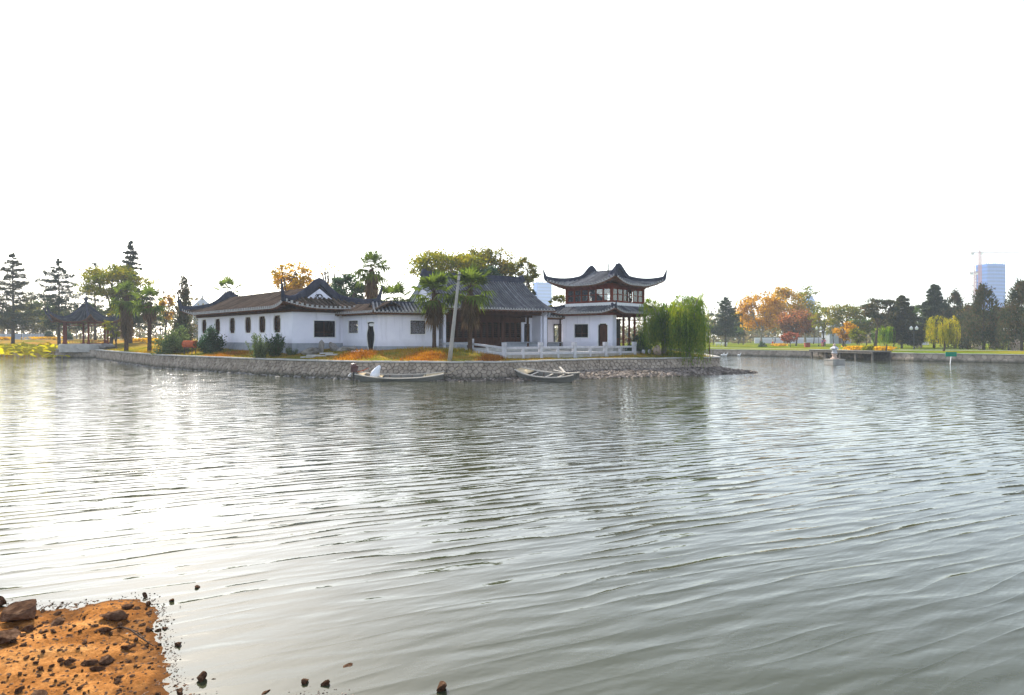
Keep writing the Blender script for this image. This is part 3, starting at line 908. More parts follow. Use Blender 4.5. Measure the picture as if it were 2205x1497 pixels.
def mud_z(P):
    P = np.asarray(P, float)
    d = dist_poly(P, MUD_EDGE)
    z = -0.012 + 0.085 * np.clip(d, 0, 4.0) ** 0.8 + 0.20 * sst((4.2 - P[:, 1]) / 4) * np.minimum(d, 3)
    k = sst(d / 0.5)
    z += k * (0.026 * vnoise(P, 1.7, 1) + 0.018 * vnoise(P, 4.3, 2) + 0.013 * vnoise(P, 10, 3)) + 0.007 * vnoise(P, 17, 4) * k + 0.004 * vnoise(P, 29, 5)
    return z
def jag(line, amp):
    out = []
    for p in line:
        P = np.array([p]); out.append((p[0] + amp * float(vnoise(P, 5.3, 8)[0]) + amp * 0.5 * float(vnoise(P, 17, 9)[0]), p[1] + amp * float(vnoise(P, 6.1, 10)[0]) + amp * 0.5 * float(vnoise(P, 19, 12)[0])))
    return out
mud_out = jag(resample(MUD_EDGE, 0.035), 0.045) + MUD[26:]
gx, gy = np.meshgrid(np.arange(-6.2, 0.3, 0.034), np.arange(4.7, 7.5, 0.034))
fine = np.c_[gx.ravel(), gy.ravel()] + rng.uniform(-0.009, 0.009, (gx.size, 2))
gx, gy = np.meshgrid(np.arange(-13.5, 9, 0.6), np.arange(-4.5, 4.3, 0.6))
def mud_material():
    m, nt, out = new_mat('mud')
    geo = N(nt, 'ShaderNodeNewGeometry')
    n1 = N(nt, 'ShaderNodeTexNoise', Scale=2.4, Detail=10, Roughness=0.72); nt.links.new(geo.outputs['Position'], n1.inputs['Vector'])
    rp = ramp(nt, [(0.30, (0.11, 0.042, 0.014)), (0.45, (0.29, 0.12, 0.035)), (0.58, (0.42, 0.19, 0.06)), (0.74, (0.53, 0.30, 0.12))])
    nt.links.new(n1.outputs[0], rp.inputs[0])
    n2 = N(nt, 'ShaderNodeTexNoise', Scale=28.0, Detail=8, Roughness=0.75); nt.links.new(geo.outputs['Position'], n2.inputs['Vector'])
    mr = N(nt, 'ShaderNodeMapRange'); mr.inputs[1].default_value = .32; mr.inputs[2].default_value = .68; mr.inputs[3].default_value = .55; mr.inputs[4].default_value = 1.35
    nt.links.new(n2.outputs[0], mr.inputs[0])
    mx = N(nt, 'ShaderNodeVectorMath', _operation='SCALE'); nt.links.new(rp.outputs[0], mx.inputs[0]); nt.links.new(mr.outputs[0], mx.inputs['Scale'])
    # wet soil close above the water level
    sp = N(nt, 'ShaderNodeSeparateXYZ'); nt.links.new(geo.outputs['Position'], sp.inputs[0])
    wr = N(nt, 'ShaderNodeMapRange'); wr.inputs[1].default_value = 0.004; wr.inputs[2].default_value = 0.022; wr.inputs[3].default_value = 1.0; wr.inputs[4].default_value = 0.0
    nt.links.new(sp.outputs[2], wr.inputs[0])
    wc = N(nt, 'ShaderNodeMix', _data_type='RGBA'); nt.links.new(wr.outputs[0], wc.inputs[0]); nt.links.new(mx.outputs[0], wc.inputs[6])
    wc.inputs[7].default_value = (0.13, 0.058, 0.022, 1)
    ro = N(nt, 'ShaderNodeMapRange'); ro.inputs[3].default_value = 0.9; ro.inputs[4].default_value = 0.7; nt.links.new(wr.outputs[0], ro.inputs[0])
    bs = N(nt, 'ShaderNodeBsdfPrincipled'); bs.inputs['Specular IOR Level'].default_value = 0.0
    nt.links.new(wc.outputs[2], bs.inputs['Base Color']); nt.links.new(ro.outputs[0], bs.inputs['Roughness'])
    bp = N(nt, 'ShaderNodeBump', Strength=0.9, Distance=0.02); nt.links.new(n2.outputs[0], bp.inputs['Height']); nt.links.new(bp.outputs[0], bs.inputs['Normal'])
    nt.links.new(bs.outputs[0], out.inputs[0])
    return m
M['mud'] = mud_material()
tag(land('mud_shore', mud_out, np.r_[fine, np.c_[gx.ravel(), gy.ravel()]], mud_z, M['mud']), kind='structure')
# shallow silt under the waterline is part of the murky water; gravel on the mud is stuff
vis = [(-8.5, 7.1), (-5.6, 7.1), (-4.2, 7.33), (-3.7, 7.15), (-3.4, 6.6), (-2.85, 5.7), (-2.3, 5.2), (-1.4, 5.3), (-1.0, 4.9), (-8.5, 4.6)]
Pq = sample_poly(vis, 4200, rng)
edge = np.array(resample(MUD_EDGE[1:22], 0.02)); edge = edge[rng.integers(0, len(edge), 1500)] + rng.normal(0, 0.05, (1500, 2))
edge = edge[in_poly_np(edge, mud_out) | (rng.uniform(0, 1, len(edge)) < .22)]
o = link('gravel', scatter_mesh('gravel', Pq, np.maximum(mud_z(Pq), 0.0), (0.004, 0.02), rng, 0.5), M['rock'])
o2 = link('gravel', scatter_mesh('gravel', edge, np.maximum(mud_z(edge), 0.0), (0.003, 0.013), rng, 0.5), M['rubble'])
tag(o2, 'fine grit along the waterline of the orange mud', 'gravel', kind='stuff')
tag(o, 'small brown pebbles and grit strewn over the orange mud', 'gravel', kind='stuff')

# ------------------------------------------------------------------ roofs
def roof(parent, a, b, r, ze, zr, lift=0.0, Rc=3.0, flare=0.3, pitch=0.29, pw=1.3, hump=0.4, horn=0.0, horn_out=0.35,
         tmat='tile', t_in=0.0, gables=True, ridge_w=0.24, ridge_h=0.40, main_ridge=None, sides='fbLR', gable_label=None, rafters=True, flat_gable=False):
    """curved Chinese roof in local (u, v): ridge along u, eaves at |u|=a, |v|=b, gables at |u|=r"""
    tb = b - t_in
    def prof(t):
        t = min(max(t, t_in), b)
        k = (t - t_in) / tb
        return ze + (zr - ze) * (1 - k) ** pw
    vg = b - (a - r)
    def SP(u, v, t, dz=0.0):
        z = prof(t)
        d = math.hypot(a - abs(u), b - abs(v))
        s = max(0.0, 1 - d / Rc)
        s2 = s * s
        return (u + math.copysign(flare * s2, u), v + math.copysign(flare * s2, v), z + lift * s2 + dz)
    NS = 9
    top, rib, ends, sof = MB(), MB(), MB(), MB()
    hip = a > r + 1e-6 or t_in > 0
    def column(side, c):
        """points from inner edge to eave for a column at coordinate c"""
        pts = []
        if side in 'fb':
            sg = -1 if side == 'f' else 1
            vin = 0.0 if abs(c) <= r + 1e-6 else abs(c) - (a - b)
            vin = max(vin, t_in)
            for k in range(NS + 1):
                v = vin + (b - vin) * k / NS
                pts.append((c, sg * v, v))
        else:
            sg = -1 if side == 'L' else 1
            uin = r if abs(c) < vg else abs(c) + (a - b)
            uin = max(uin, t_in + (a - b))
            for k in range(NS + 1):
                u = uin + (a - uin) * k / NS
                pts.append((sg * u, c, u - (a - b)))
        return pts
    for side in sides:
        if side in 'LR' and not hip: continue
        lim = a if side in 'fb' else b
        brk = [-a, -r, r, a] if side in 'fb' else [-b, -vg, vg, b]
        if t_in > 0: brk = [-lim, 0, lim]
        if not hip: brk = [-a, a]
        for x0, x1 in zip(brk[:-1], brk[1:]):
            if x1 - x0 < 0.02: continue
            n = max(2, int((x1 - x0) / 0.35))
            prev = None
            for i in range(n + 1):
                c = x0 + (x1 - x0) * i / n
                cc = c
                if side in 'fb' and hip and t_in == 0:      # keep the column on its own side of the gable plane
                    if abs(c) > r and x0 >= r - 1e-6 or x1 <= -r + 1e-6: cc = c
                pts = column(side, cc)
                if side in 'fb' and t_in == 0 and hip and abs(abs(c) - r) < 1e-6 and (x0 >= r - 1e-6 or x1 <= -r + 1e-6):
                    sg = -1 if side == 'f' else 1
                    pts = [(c, sg * (vg + (b - vg) * k / NS), vg + (b - vg) * k / NS) for k in range(NS + 1)]
                P = [SP(*p) for p in pts]
                Q = [(x, y, z - 0.17) for x, y, z in P]
                if prev:
                    for k in range(NS):
                        top.add([prev[0][k], prev[0][k+1], P[k+1], P[k]], [(0, 1, 2, 3)])
                        sof.add([prev[1][k], prev[1][k+1], Q[k+1], Q[k]], [(3, 2, 1, 0)])
                    sof.add([(prev[0][NS][0], prev[0][NS][1], prev[0][NS][2] - 0.03), prev[1][NS], Q[NS], (P[NS][0], P[NS][1], P[NS][2] - 0.03)], [(0, 1, 2, 3)])
                prev = (P, Q)
        # ribs of cover tiles
        nr = max(2, int(2 * lim / pitch))
        for i in range(nr):
            c = -lim + 2 * lim * (i + 0.5) / nr
            pts = column(side, c)
            if math.dist(pts[0][:2], pts[-1][:2]) < 0.1: continue
            P = [Vector(SP(*p)) for p in pts]
            ax = Vector((1, 0, 0)) if side in 'fb' else Vector((0, 1, 0))
            w = pitch * 0.25; h = pitch * 0.36
            vs = []; fs = []
            for p in P:
                vs += [p - ax * w - Vector((0, 0, .01)), p - ax * w * .6 + Vector((0, 0, h)), p + ax * w * .6 + Vector((0, 0, h)), p + ax * w - Vector((0, 0, .01))]
            for k in range(NS):
                q = 4 * k
                for j in range(3): fs.append((q + j, q + j + 1, q + j + 5, q + j + 4))
            rib.add(vs, fs)
            e = P[-1]; d = (P[-1] - P[-2]).normalized()
            ends.box(e + d * 0.02 + Vector((0, 0, h * 0.3)), (w * 2.0 if side in 'fb' else 0.035, 0.035 if side in 'fb' else w * 2.0, h * 1.7))
            # drip tile between the ribs
            c2 = c + lim / nr
            if abs(c2) < lim - 0.05:
                q = Vector(SP(*column(side, c2)[-1]))
                ends.box(q + d * 0.012 - Vector((0, 0, 0.035)), (pitch * 0.42 if side in 'fb' else 0.02, 0.02 if side in 'fb' else pitch * 0.42, 0.08))
            if rafters and i % 2 == 0:
                p0, p1 = P[max(0, NS - 4)], P[-1]
                sof.bar(p0 - Vector((0, 0, 0.22)), p1 - Vector((0, 0, 0.20)) - d * 0.06, 0.085, 0.10)
    T = top.build('roof', M[tmat], parent, smooth=True)
    o = rib.build('cover_tiles', M['cover_mossy' if tmat == 'tile_mossy' else 'cover'], T); tag(o, kind='stuff')
    o = ends.build('eave_tiles', M['tile_end'], T); tag(o, kind='stuff')
    sof.build('soffit', M['soffit'], T)
    # ridges
    prf = [(-ridge_w/2, -0.12), (ridge_w/2, -0.12), (ridge_w/2, ridge_h*0.75), (ridge_w*0.25, ridge_h), (-ridge_w*0.25, ridge_h), (-ridge_w/2, ridge_h*0.75)]
    def horn_pts(su, sv):
        c = Vector(SP(su * a, sv * b, b))
        dg = Vector((su, sv, 0)).normalized()
        return [c + dg * (horn_out * k) + Vector((0, 0, horn * k ** 1.7)) for k in (1, .85, .7, .55, .4, .25, .1)]
    if t_in > 0:
        for su in (-1, 1):
            for sv in (-1, 1):
                pts = horn_pts(su, sv)
                for k in range(0, 7):
                    t = b - (b - t_in) * k / 6
                    pts.append(Vector(SP(su * (t + a - b), sv * t, t)))
                scl = [0.15, .3, .45, .6, .7, .8, .9] + [1] * 7
                mb = MB(); mb.sweep(pts, prf, scl); mb.build('hip_ridge', M['ridge'], T)
    elif hip:
        for su in (-1, 1):
            half = []
            for sv in (-1, 1):
                pts = horn_pts(su, sv)
                for k in range(0, 9):
                    t = b - (b - vg) * k / 8
                    pts.append(Vector(SP(su * (t + a - b), sv * t, t)))
                for k in range(1, 11):
                    v = vg * (1 - k / 10)
                    hz = hump * math.exp(-(v / (0.48 * vg)) ** 2)
                    pts.append(Vector((su * r, sv * v, prof(v) + hz)))
                half.append(pts)
            full = half[0] + half[1][-2::-1]
            m = len(full)
            scl = []
            for i in range(m):
                j = min(i, m - 1 - i)
                scl.append([0.15, .3, .45, .6, .7, .8, .9][j] if j < 7 else 1.0)
            mb = MB(); mb.sweep(full, prf, scl); mb.build('hip_ridge', M['ridge'], T)
            if gables:
                pl = [(v, prof(abs(v)) + hump * math.exp(-(v / (0.48 * vg)) ** 2)) for v in np.linspace(-vg, vg, 17)]
                lo = prof(vg) - 0.1
                pts = [(-vg, lo)] + [(vg, lo)] + [(v, z) for v, z in reversed(pl)]
                vs, fs = fill_poly(pts, [], 0.1)
                vs = [(su * (r - 0.11) + (y if su > 0 else -y), x, z) for x, y, z in vs]
                g = MB(); g.add(vs, fs); g.build('gable_backing', M['ridge'], T)
                k = 0.66
                pts = [(-vg * k, lo + 0.10), (vg * k, lo + 0.10), (0, lo + 0.10 + (prof(0) - lo) * 0.82)]
                vs, fs = fill_poly(pts, [], 0.05)
                vs = [(su * (r + 0.0) + (y if su > 0 else -y), x, z) for x, y, z in vs]
                if gables != 'dark':
                    g = MB(); g.add(vs, fs); g.build('gable_panel', M['plaster'], T)
    if main_ridge:
        w, h, ext, upt = main_ridge
        rr = (r if hip else a) + ext
        pts = [(u, 0, zr + 0.02 + upt * max(0, (abs(u) / rr - 0.86) / 0.14) ** 2) for u in np.linspace(-rr, rr, 25)]
        mb = MB(); mb.sweep(pts, [(-w/2, -0.15), (w/2, -0.15), (w/2, h), (-w/2, h)]); mb.build('ridge', M['ridge'], T)
    elif hip and t_in == 0:
        pts = [(u, 0, zr - 0.02) for u in np.linspace(-r, r, 9)]
        mb = MB(); mb.sweep(pts, [(-.12, -0.1), (.12, -0.1), (.1, 0.06), (0, 0.1), (-.1, 0.06)]); mb.build('ridge', M[tmat], T)
    return T

def wall(parent, name, p0, p1, z0, z1, th, holes=(), mat='plaster', top=None):
    """upright wall from p0 to p1 (local xy); holes in (distance along wall, z); outside face on the right-hand side"""
    p0 = Vector((p0[0], p0[1])); p1 = Vector((p1[0], p1[1])); Ln = (p1 - p0).length
    outline = [(0, z0), (Ln, z0)] + ([(Ln, z1), (0, z1)] if top is None else top)
    vs, fs = fill_poly(outline, holes, th)
    a = math.atan2(p1.y - p0.y, p1.x - p0.x)
    mb = MB(); mb.add(vs, fs)
    return mb.build(name, M[mat], parent, loc=(p0.x, p0.y, 0), rz=a), a

def lattice_window(parent, p0, ang, outline_fn, size, mats=('dark_frame', 'lattice', 'glass_dim'), pattern='grid', th=0.25, depth=0.10, name='window', border=None, bw=0.07):
    """window assembly in wall coordinates: white border, frame, lattice, pane"""
    cx_, cz_, w, h = size
    loc = (p0[0], p0[1], 0)
    fr = MB(); ring(fr, outline_fn(cx_, cz_, w, h), outline_fn(cx_, cz_, w - 2*bw, h - 2*bw), depth - 0.05, depth + 0.06)
    W = fr.build(name, M[mats[0]], parent, loc=loc, rz=ang)
    la = MB(); y = depth + 0.02; bwid = 0.028
    x0, x1, z0, z1 = cx_ - w/2 + bw, cx_ + w/2 - bw, cz_ - h/2 + bw, cz_ + h/2 - bw
    if pattern == 'grid':
        for k in range(1, 3): la.bar((x0 + (x1-x0)*k/3, y, z0), (x0 + (x1-x0)*k/3, y, z1), bwid)
        for k in range(1, 5): la.bar((x0, y + .001, z0 + (z1-z0)*k/5), (x1, y + .001, z0 + (z1-z0)*k/5), bwid)
        ring(la, rect(cx_ - w*.16, cx_ + w*.16, cz_ - h*.2, cz_ + h*.2), rect(cx_ - w*.11, cx_ + w*.11, cz_ - h*.16, cz_ + h*.16), y - .015, y + .03)
    elif pattern == 'ice':
        rg = random.Random(int(cx_ * 100))
        nx, nz = 5, 5
        pts = {(i, j): (x0 + (x1-x0)*min(max(i/nx + (rg.uniform(-.07, .07) if 0 < i < nx else 0), 0), 1), z0 + (z1-z0)*min(max(j/nz + (rg.uniform(-.07, .07) if 0 < j < nz else 0), 0), 1)) for i in range(nx+1) for j in range(nz+1)}
        for i in range(nx+1):
            for j in range(nz+1):
                for di, dj in ((1, 0), (0, 1), (1, 1), (1, -1)):
                    if (i+di, j+dj) in pts and (di * dj == 0 or (i + j) % 2 == 0) and rg.random() < 0.75:
                        a_, b_ = pts[(i, j)], pts[(i+di, j+dj)]
                        la.bar((a_[0], y + rg.uniform(-.006, .006), a_[1]), (b_[0], y, b_[1]), 0.045, 0.04)
    elif pattern == 'plain':
        la.bar(((x0+x1)/2, y, z0), ((x0+x1)/2, y, z1), 0.05)
        la.bar((x0, y, z0 + (z1-z0)*.28), (x1, y, z0 + (z1-z0)*.28), 0.04)
    la.build('lattice', M[mats[1]], W, loc=(0, 0, 0))
    if mats[2]:
        pn = MB(); pn.add([(x, depth + 0.045, z) for x, z in outline_fn(cx_, cz_, w - bw, h - bw)], [tuple(range(len(outline_fn(cx_, cz_, w, h))))])
        pn.build('pane', M[mats[2]], W)
    if border:
        bd = MB(); ring(bd, outline_fn(cx_, cz_, w + 2*border, h + 2*border), outline_fn(cx_, cz_, w, h), -0.035, 0.02)
        bd.build('surround', M['white'], W)
    return W
def f_oct(cx_, cz_, w, h): return ngon(cx_, cz_, w, h, h * 0.22)
def f_rect(cx_, cz_, w, h): return rect(cx_ - w/2, cx_ + w/2, cz_ - h/2, cz_ + h/2)

# ------------------------------------------------------------------ long gallery hall (left)
UD = Vector((0.666, -0.746)); VD = Vector((0.746, 0.666))
GA = math.atan2(UD.y, UD.x)
GL, GW = 23.5, 5.8
C1 = Vector((-17.7, 55.0))
gc = C1 - UD * GL / 2 + VD * GW / 2
gal = thing('gallery_hall', 'long low white hall with octagonal windows and swept grey tiled roof, left of the corridor', 'building', (gc.x, gc.y, 0), GA)
Z0, ZW = 1.35, 5.05
hl, hw = GL / 2, GW / 2
# window places measured from the far (left) end of the long wall
def along_long(px):
    # intersection of a photograph column with the long wall, distance from C1
    k = (px - 1102.5) / FPX
    s = (C1.x - k * C1.y) / (UD.x - k * UD.y)
    return GL - s
wins = [along_long(p) for p in (440, 469, 500.5, 534.5, 565, 597)]
holes = [f_oct(s, 3.98, 1.42, 1.42) for s in wins]
w_, ang = wall(gal, 'wall', (-hl, -hw), (hl, -hw), Z0, ZW, 0.25, holes)
for s in wins:
    lattice_window(gal, (-hl, -hw), ang, f_oct, (s, 3.98, 1.42, 1.42), ('wood_dark', 'wood_dark', 'glass_dim'), 'grid', border=0.07, bw=0.09)
def along_gable(px):
    k = (px - 1102.5) / FPX
    return (k * C1.y - C1.x) / (VD.x - k * VD.y)
s0, s1 = along_gable(676), along_gable(721.5)
gw = ((s0 + s1) / 2, 3.55, s1 - s0, 1.36)
w_, ang = wall(gal, 'wall', (hl, -hw + 0.25), (hl, hw), Z0, ZW, 0.25, [f_rect(gw[0] - 0.25, *gw[1:])])
lattice_window(gal, (hl, -hw + 0.25), ang, f_rect, (gw[0] - 0.25, *gw[1:]), ('dark_frame', 'wood_dark', 'glass_dim'), 'plain', border=0.06, bw=0.08)
wall(gal, 'wall', (hl - 0.25, hw), (-hl, hw), Z0, ZW, 0.25)
wall(gal, 'wall', (-hl, hw - 0.25), (-hl, -hw + 0.25), Z0, ZW, 0.25)
mb = MB(); mb.box((0, 0, 1.9), (GL - 0.5, GW - 0.5, 0.1)); mb.build('floor', M['interior'], gal)
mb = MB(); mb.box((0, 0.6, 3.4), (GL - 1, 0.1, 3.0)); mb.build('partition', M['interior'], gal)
mb = MB()
for c, sz in (((0, -hw, 0), (GL + 0.1, 0.08)), ((0, hw, 0), (GL + 0.1, 0.08)), ((hl, 0, 0), (0.08, GW + 0.1)), ((-hl, 0, 0), (0.08, GW + 0.1))):
    mb.box((c[0], c[1], 1.92), (sz[0] + 0.004, sz[1] + 0.004, 0.92))
mb.build('plinth', M['plinth'], gal)
mb = MB()
for sv in (-1, 1): mb.box((0, sv * (hw + 0.02), ZW - 0.0), (GL + 0.3, 0.30, 0.26))
for su in (-1, 1): mb.box((su * (hl + 0.02), 0, ZW - 0.004), (0.30, GW + 0.25, 0.25))
mb.build('eave_beam', M['wood_dark'], gal)
roof(gal, hl + 0.95, hw + 0.95, hl - 1.15, 5.28, 7.05, lift=0.50, Rc=3.2, flare=0.35, tmat='tile_mossy', pitch=0.40, hump=0.42, horn=1.55, horn_out=0.40, pw=1.22, ridge_h=0.44, ridge_w=0.28)
# relief ornament on the near gable panel
mb = MB(); gx_ = hl - 1.15 + 0.06
for sg in (-1, 1):
    mb.tube([(gx_, sg * (0.10 + 0.20 * math.sin(t)), 5.95 + 0.55 * t / 3.2) for t in np.linspace(0, 3.2, 9)], 0.035, 5)
mb.tube([(gx_, 0.17 * math.cos(t), 6.32 + 0.17 * math.sin(t)) for t in np.linspace(0, 6.0, 12)], 0.04, 5)
mb.tube([(gx_, -0.42 + 0.3 * t, 6.30 + 0.18 * math.sin(t * 2.6)) for t in np.linspace(0, 1.1, 7)], 0.03, 5)
mb.tube([(gx_, 0, 5.93), (gx_, 0, 6.2)], 0.04, 5)
mb.build('gable_ornament', M['black'], gal)

# ------------------------------------------------------------------ low corridor with vase door
B0 = C1 + VD * 4.45 + UD * 0.02
C2 = Vector((px_x(814, 53.5), 53.5))
C3 = Vector((px_x(945, 55.4), 55.4))
cor = thing('corridor', 'low white zigzag corridor with vase-shaped doorway and small tiled roof', 'building', (C2.x, C2.y, 0))
def vase(cx_, z0, z1, w):
    h = z1 - z0
    prof_ = [(0.0, 0.27), (0.0, 0.29), (0.12, 0.30), (0.22, 0.36), (0.40, 0.46), (0.58, 0.50), (0.66, 0.48), (0.74, 0.40), (0.80, 0.36), (0.88, 0.34), (0.94, 0.38), (0.97, 0.45), (0.985, 0.40), (1.0, 0.22)]
    rt = [(cx_ + w * x, z0 + h * t) for t, x in prof_[1:]]
    lf = [(cx_ - w * x, z0 + h * t) for t, x in reversed(prof_[1:])]
    return rt + lf
a_ = B0 - C2; b_ = C3 - C2
Lb1, Lb2 = a_.length, b_.length
def along_wall(px, P, Q):
    k = (px - 1102.5) / FPX; d = (Q - P).normalized()
    return (k * P.y - P.x) / (d.x - k * d.y)
sw0, sw1 = along_wall(751, B0, C2), along_wall(771, B0, C2)
sd = along_wall(799, B0, C2)
dw = abs(along_wall(807, B0, C2) - along_wall(790.5, B0, C2))
vh = vase(sd, 1.62, 4.06, dw)
wsz = ((sw0 + sw1) / 2, 3.72, abs(sw1 - sw0), 1.0)
w_, ang = wall(cor, 'wall', a_, (0, 0), 1.2, 4.75, 0.24, [vh, f_rect(*wsz)])
lattice_window(cor, a_, ang, f_rect, wsz, ('dark_frame', 'lattice', None), 'ice', border=0.05, bw=0.05)
mb = MB(); ring(mb, vase(sd, 1.56, 4.14, dw * 1.12), vh, -0.05, 0.02)
dr = mb.build('vase_door_surround', M['white'], cor, loc=(a_.x, a_.y, 0), rz=ang)
mb = MB(); ring(mb, vh, vase(sd, 1.72, 3.98, dw * 0.86), 0.0, 0.16); mb.build('vase_door_frame', M['black'], cor, loc=(a_.x, a_.y, 0), rz=ang)
# black sheet painted in for the shade inside the vase doorway; the round mouth above it shows a pale panel
mb = MB(); mb.box((sd, 0.19, 2.62), (dw * 1.3, 0.05, 2.25)); mb.build('door_infill', M['black'], cor, loc=(a_.x, a_.y, 0), rz=ang)
mb = MB(); mb.add([(sd + dw * .42 * math.cos(t), 0.05, 3.86 + 0.13 * math.sin(t)) for t in np.linspace(0, 6.283, 17)[:-1]] + [(sd + dw * .42 * math.cos(t), 0.09, 3.86 + 0.13 * math.sin(t)) for t in np.linspace(0, 6.283, 17)[:-1]],
        [tuple(range(16)), tuple(range(31, 15, -1))] + [((i + 1) % 16, i, 16 + i, 16 + (i + 1) % 16) for i in range(16)]); mb.build('mouth_panel', M['white'], cor, loc=(a_.x, a_.y, 0), rz=ang)
sw0, sw1 = along_wall(884, C2, C3), along_wall(915.5, C2, C3)
wsz = ((sw0 + sw1) / 2, 3.66, sw1 - sw0, 1.06)
w_, ang2 = wall(cor, 'wall', (0, 0), b_, 1.2, 4.75, 0.24, [f_rect(*wsz)])
lattice_window(cor, (0, 0), ang2, f_rect, wsz, ('dark_frame', 'lattice', None), 'ice', border=0.06, bw=0.06)
for P, Q, an in ((a_, Vector((0, 0)), ang), (Vector((0, 0)), b_, ang2)):
    Ln = (Q - P).length
    mb = MB()
    if an == ang:
        x0 = sd - dw * 0.34; x1 = sd + dw * 0.34
        mb.box((x0 / 2, 0.0, 1.75), (x0, 0.07, 0.80)); mb.box(((x1 + Ln) / 2, 0.0, 1.75), (Ln - x1 + 0.03, 0.07, 0.80))
    else:
        mb.box((Ln / 2, 0.0, 1.75), (Ln, 0.07, 0.80))
    mb.build('plinth', M['plinth'], cor, loc=(P.x, P.y, 0), rz=an)
    mb = MB(); mb.box((Ln / 2, 0.1, 4.72), (Ln + 0.1, 0.34, 0.16)); mb.build('eave_beam', M['wood_dark'], cor, loc=(P.x, P.y, 0), rz=an)
    # back wall with openings is out of sight; the corridor is closed by a plain one
    mb = MB(); mb.box((Ln / 2, 2.1, 3.0), (Ln - 0.3, 0.2, 3.5)); mb.build('back_wall', M['plaster'], cor, loc=(P.x, P.y, 0), rz=an)
    h = bpy.data.objects.new('roof_section', None); COL.objects.link(h); h.parent = cor
    mid = P + (Q - P) * 0.5
    n_ = Vector((-math.sin(an), math.cos(an)))
    cc = mid + n_ * 1.05
    cut = 0.35 if an == ang else 0.0
    bpy.data.objects.remove(h)
    frame = Matrix.Translation((cc.x, cc.y, 0)) @ Matrix.Rotation(an, 4, 'Z')
    T = roof(cor, Ln / 2 + 0.28, 1.55, Ln / 2 + 0.28, 4.86, 5.62, tmat='tile_mossy' if an == ang else 'tile', pitch=0.28, pw=1.15, main_ridge=(0.18, 0.12, 0.0, 0.0), gables=False)
    T.matrix_local = frame
mb = MB(); mb.box((0, 0, 0), (0.03, 1.9, 3.4)); 
mb.build('end_wall', M['plaster'], cor, loc=(b_.x, b_.y + 1.0, 3.0), rz=ang2)

# ------------------------------------------------------------------ main hall
H0 = Vector((px_x(952, 56.2), 56.2)); H1 = Vector((px_x(1170, 62.2), 62.2))
hd = (H1 - H0).normalized(); hn = Vector((-hd.y, hd.x)); HL = (H1 - H0).length
HD = 6.6
hc = (H0 + H1) / 2 + hn * HD / 2
ha = math.atan2(hd.y, hd.x)
hall = thing('main_hall', 'broad hall with dark lattice doors and steep grey tiled roof behind two palms', 'building', (hc.x, hc.y, 0), ha)
hx, hy = HL / 2, HD / 2
zf, ze_, zr_ = 1.95, 5.30, 8.05
mb = MB(); mb.box((0, 0, 1.62), (HL + 0.9, HD + 1.2, 0.66)); mb.build('floor_platform', M['paving'], hall)
def hprof(v, b=hy + 0.95, pw=1.22):
    return ze_ + (zr_ - ze_) * (1 - min(abs(v), b) / b) ** pw
for su in (-1, 1):
    top = [(HD, hprof(hy) - 0.2)] + [(HD/2 - v, hprof(v) - 0.2) for v in np.linspace(-hy, hy, 15)][1:-1] + [(0, hprof(hy) - 0.2)]
    if su < 0:
        o, an = wall(hall, 'gable_wall', (-hx, hy), (-hx, -hy), zf - 0.5, 5, 0.3, (), 'plaster', top)
    else:
        o, an = wall(hall, 'gable_wall', (hx, -hy), (hx, hy), zf - 0.5, 5, 0.3, (), 'plaster', top)
    # grey band under the gable edge and white pier at the front with curved bracket
    mb = MB()
    vv = np.linspace(-hy - 0.9, hy + 0.9, 21)
    pts = [(su * (hx + 0.05), v, hprof(v) - 0.30) for v in vv]
    mb.sweep(pts, [(-0.09, -0.32), (0.09, -0.32), (0.09, 0.22), (-0.09, 0.22)]); mb.build('gable_band', M['plinth'], hall)
    mb = MB(); mb.box((su * hx, -hy - 0.12, (zf + 4.85) / 2), (0.36, 0.42, 4.85 - zf))
    mb.sweep([(su * hx, -hy - 0.12 - 0.52 * k ** 1.5, 4.78 + 0.36 * k) for k in np.linspace(0, 1, 6)], [(-0.17, -0.2), (0.17, -0.2), (0.17, 0.14), (-0.17, 0.14)])
    mb.build('pier', M['plaster'], hall)
wall(hall, 'rear_wall', (hx - 0.3, hy - 0.01), (-hx + 0.3, hy - 0.01), zf - 0.5, 6.0, 0.25)
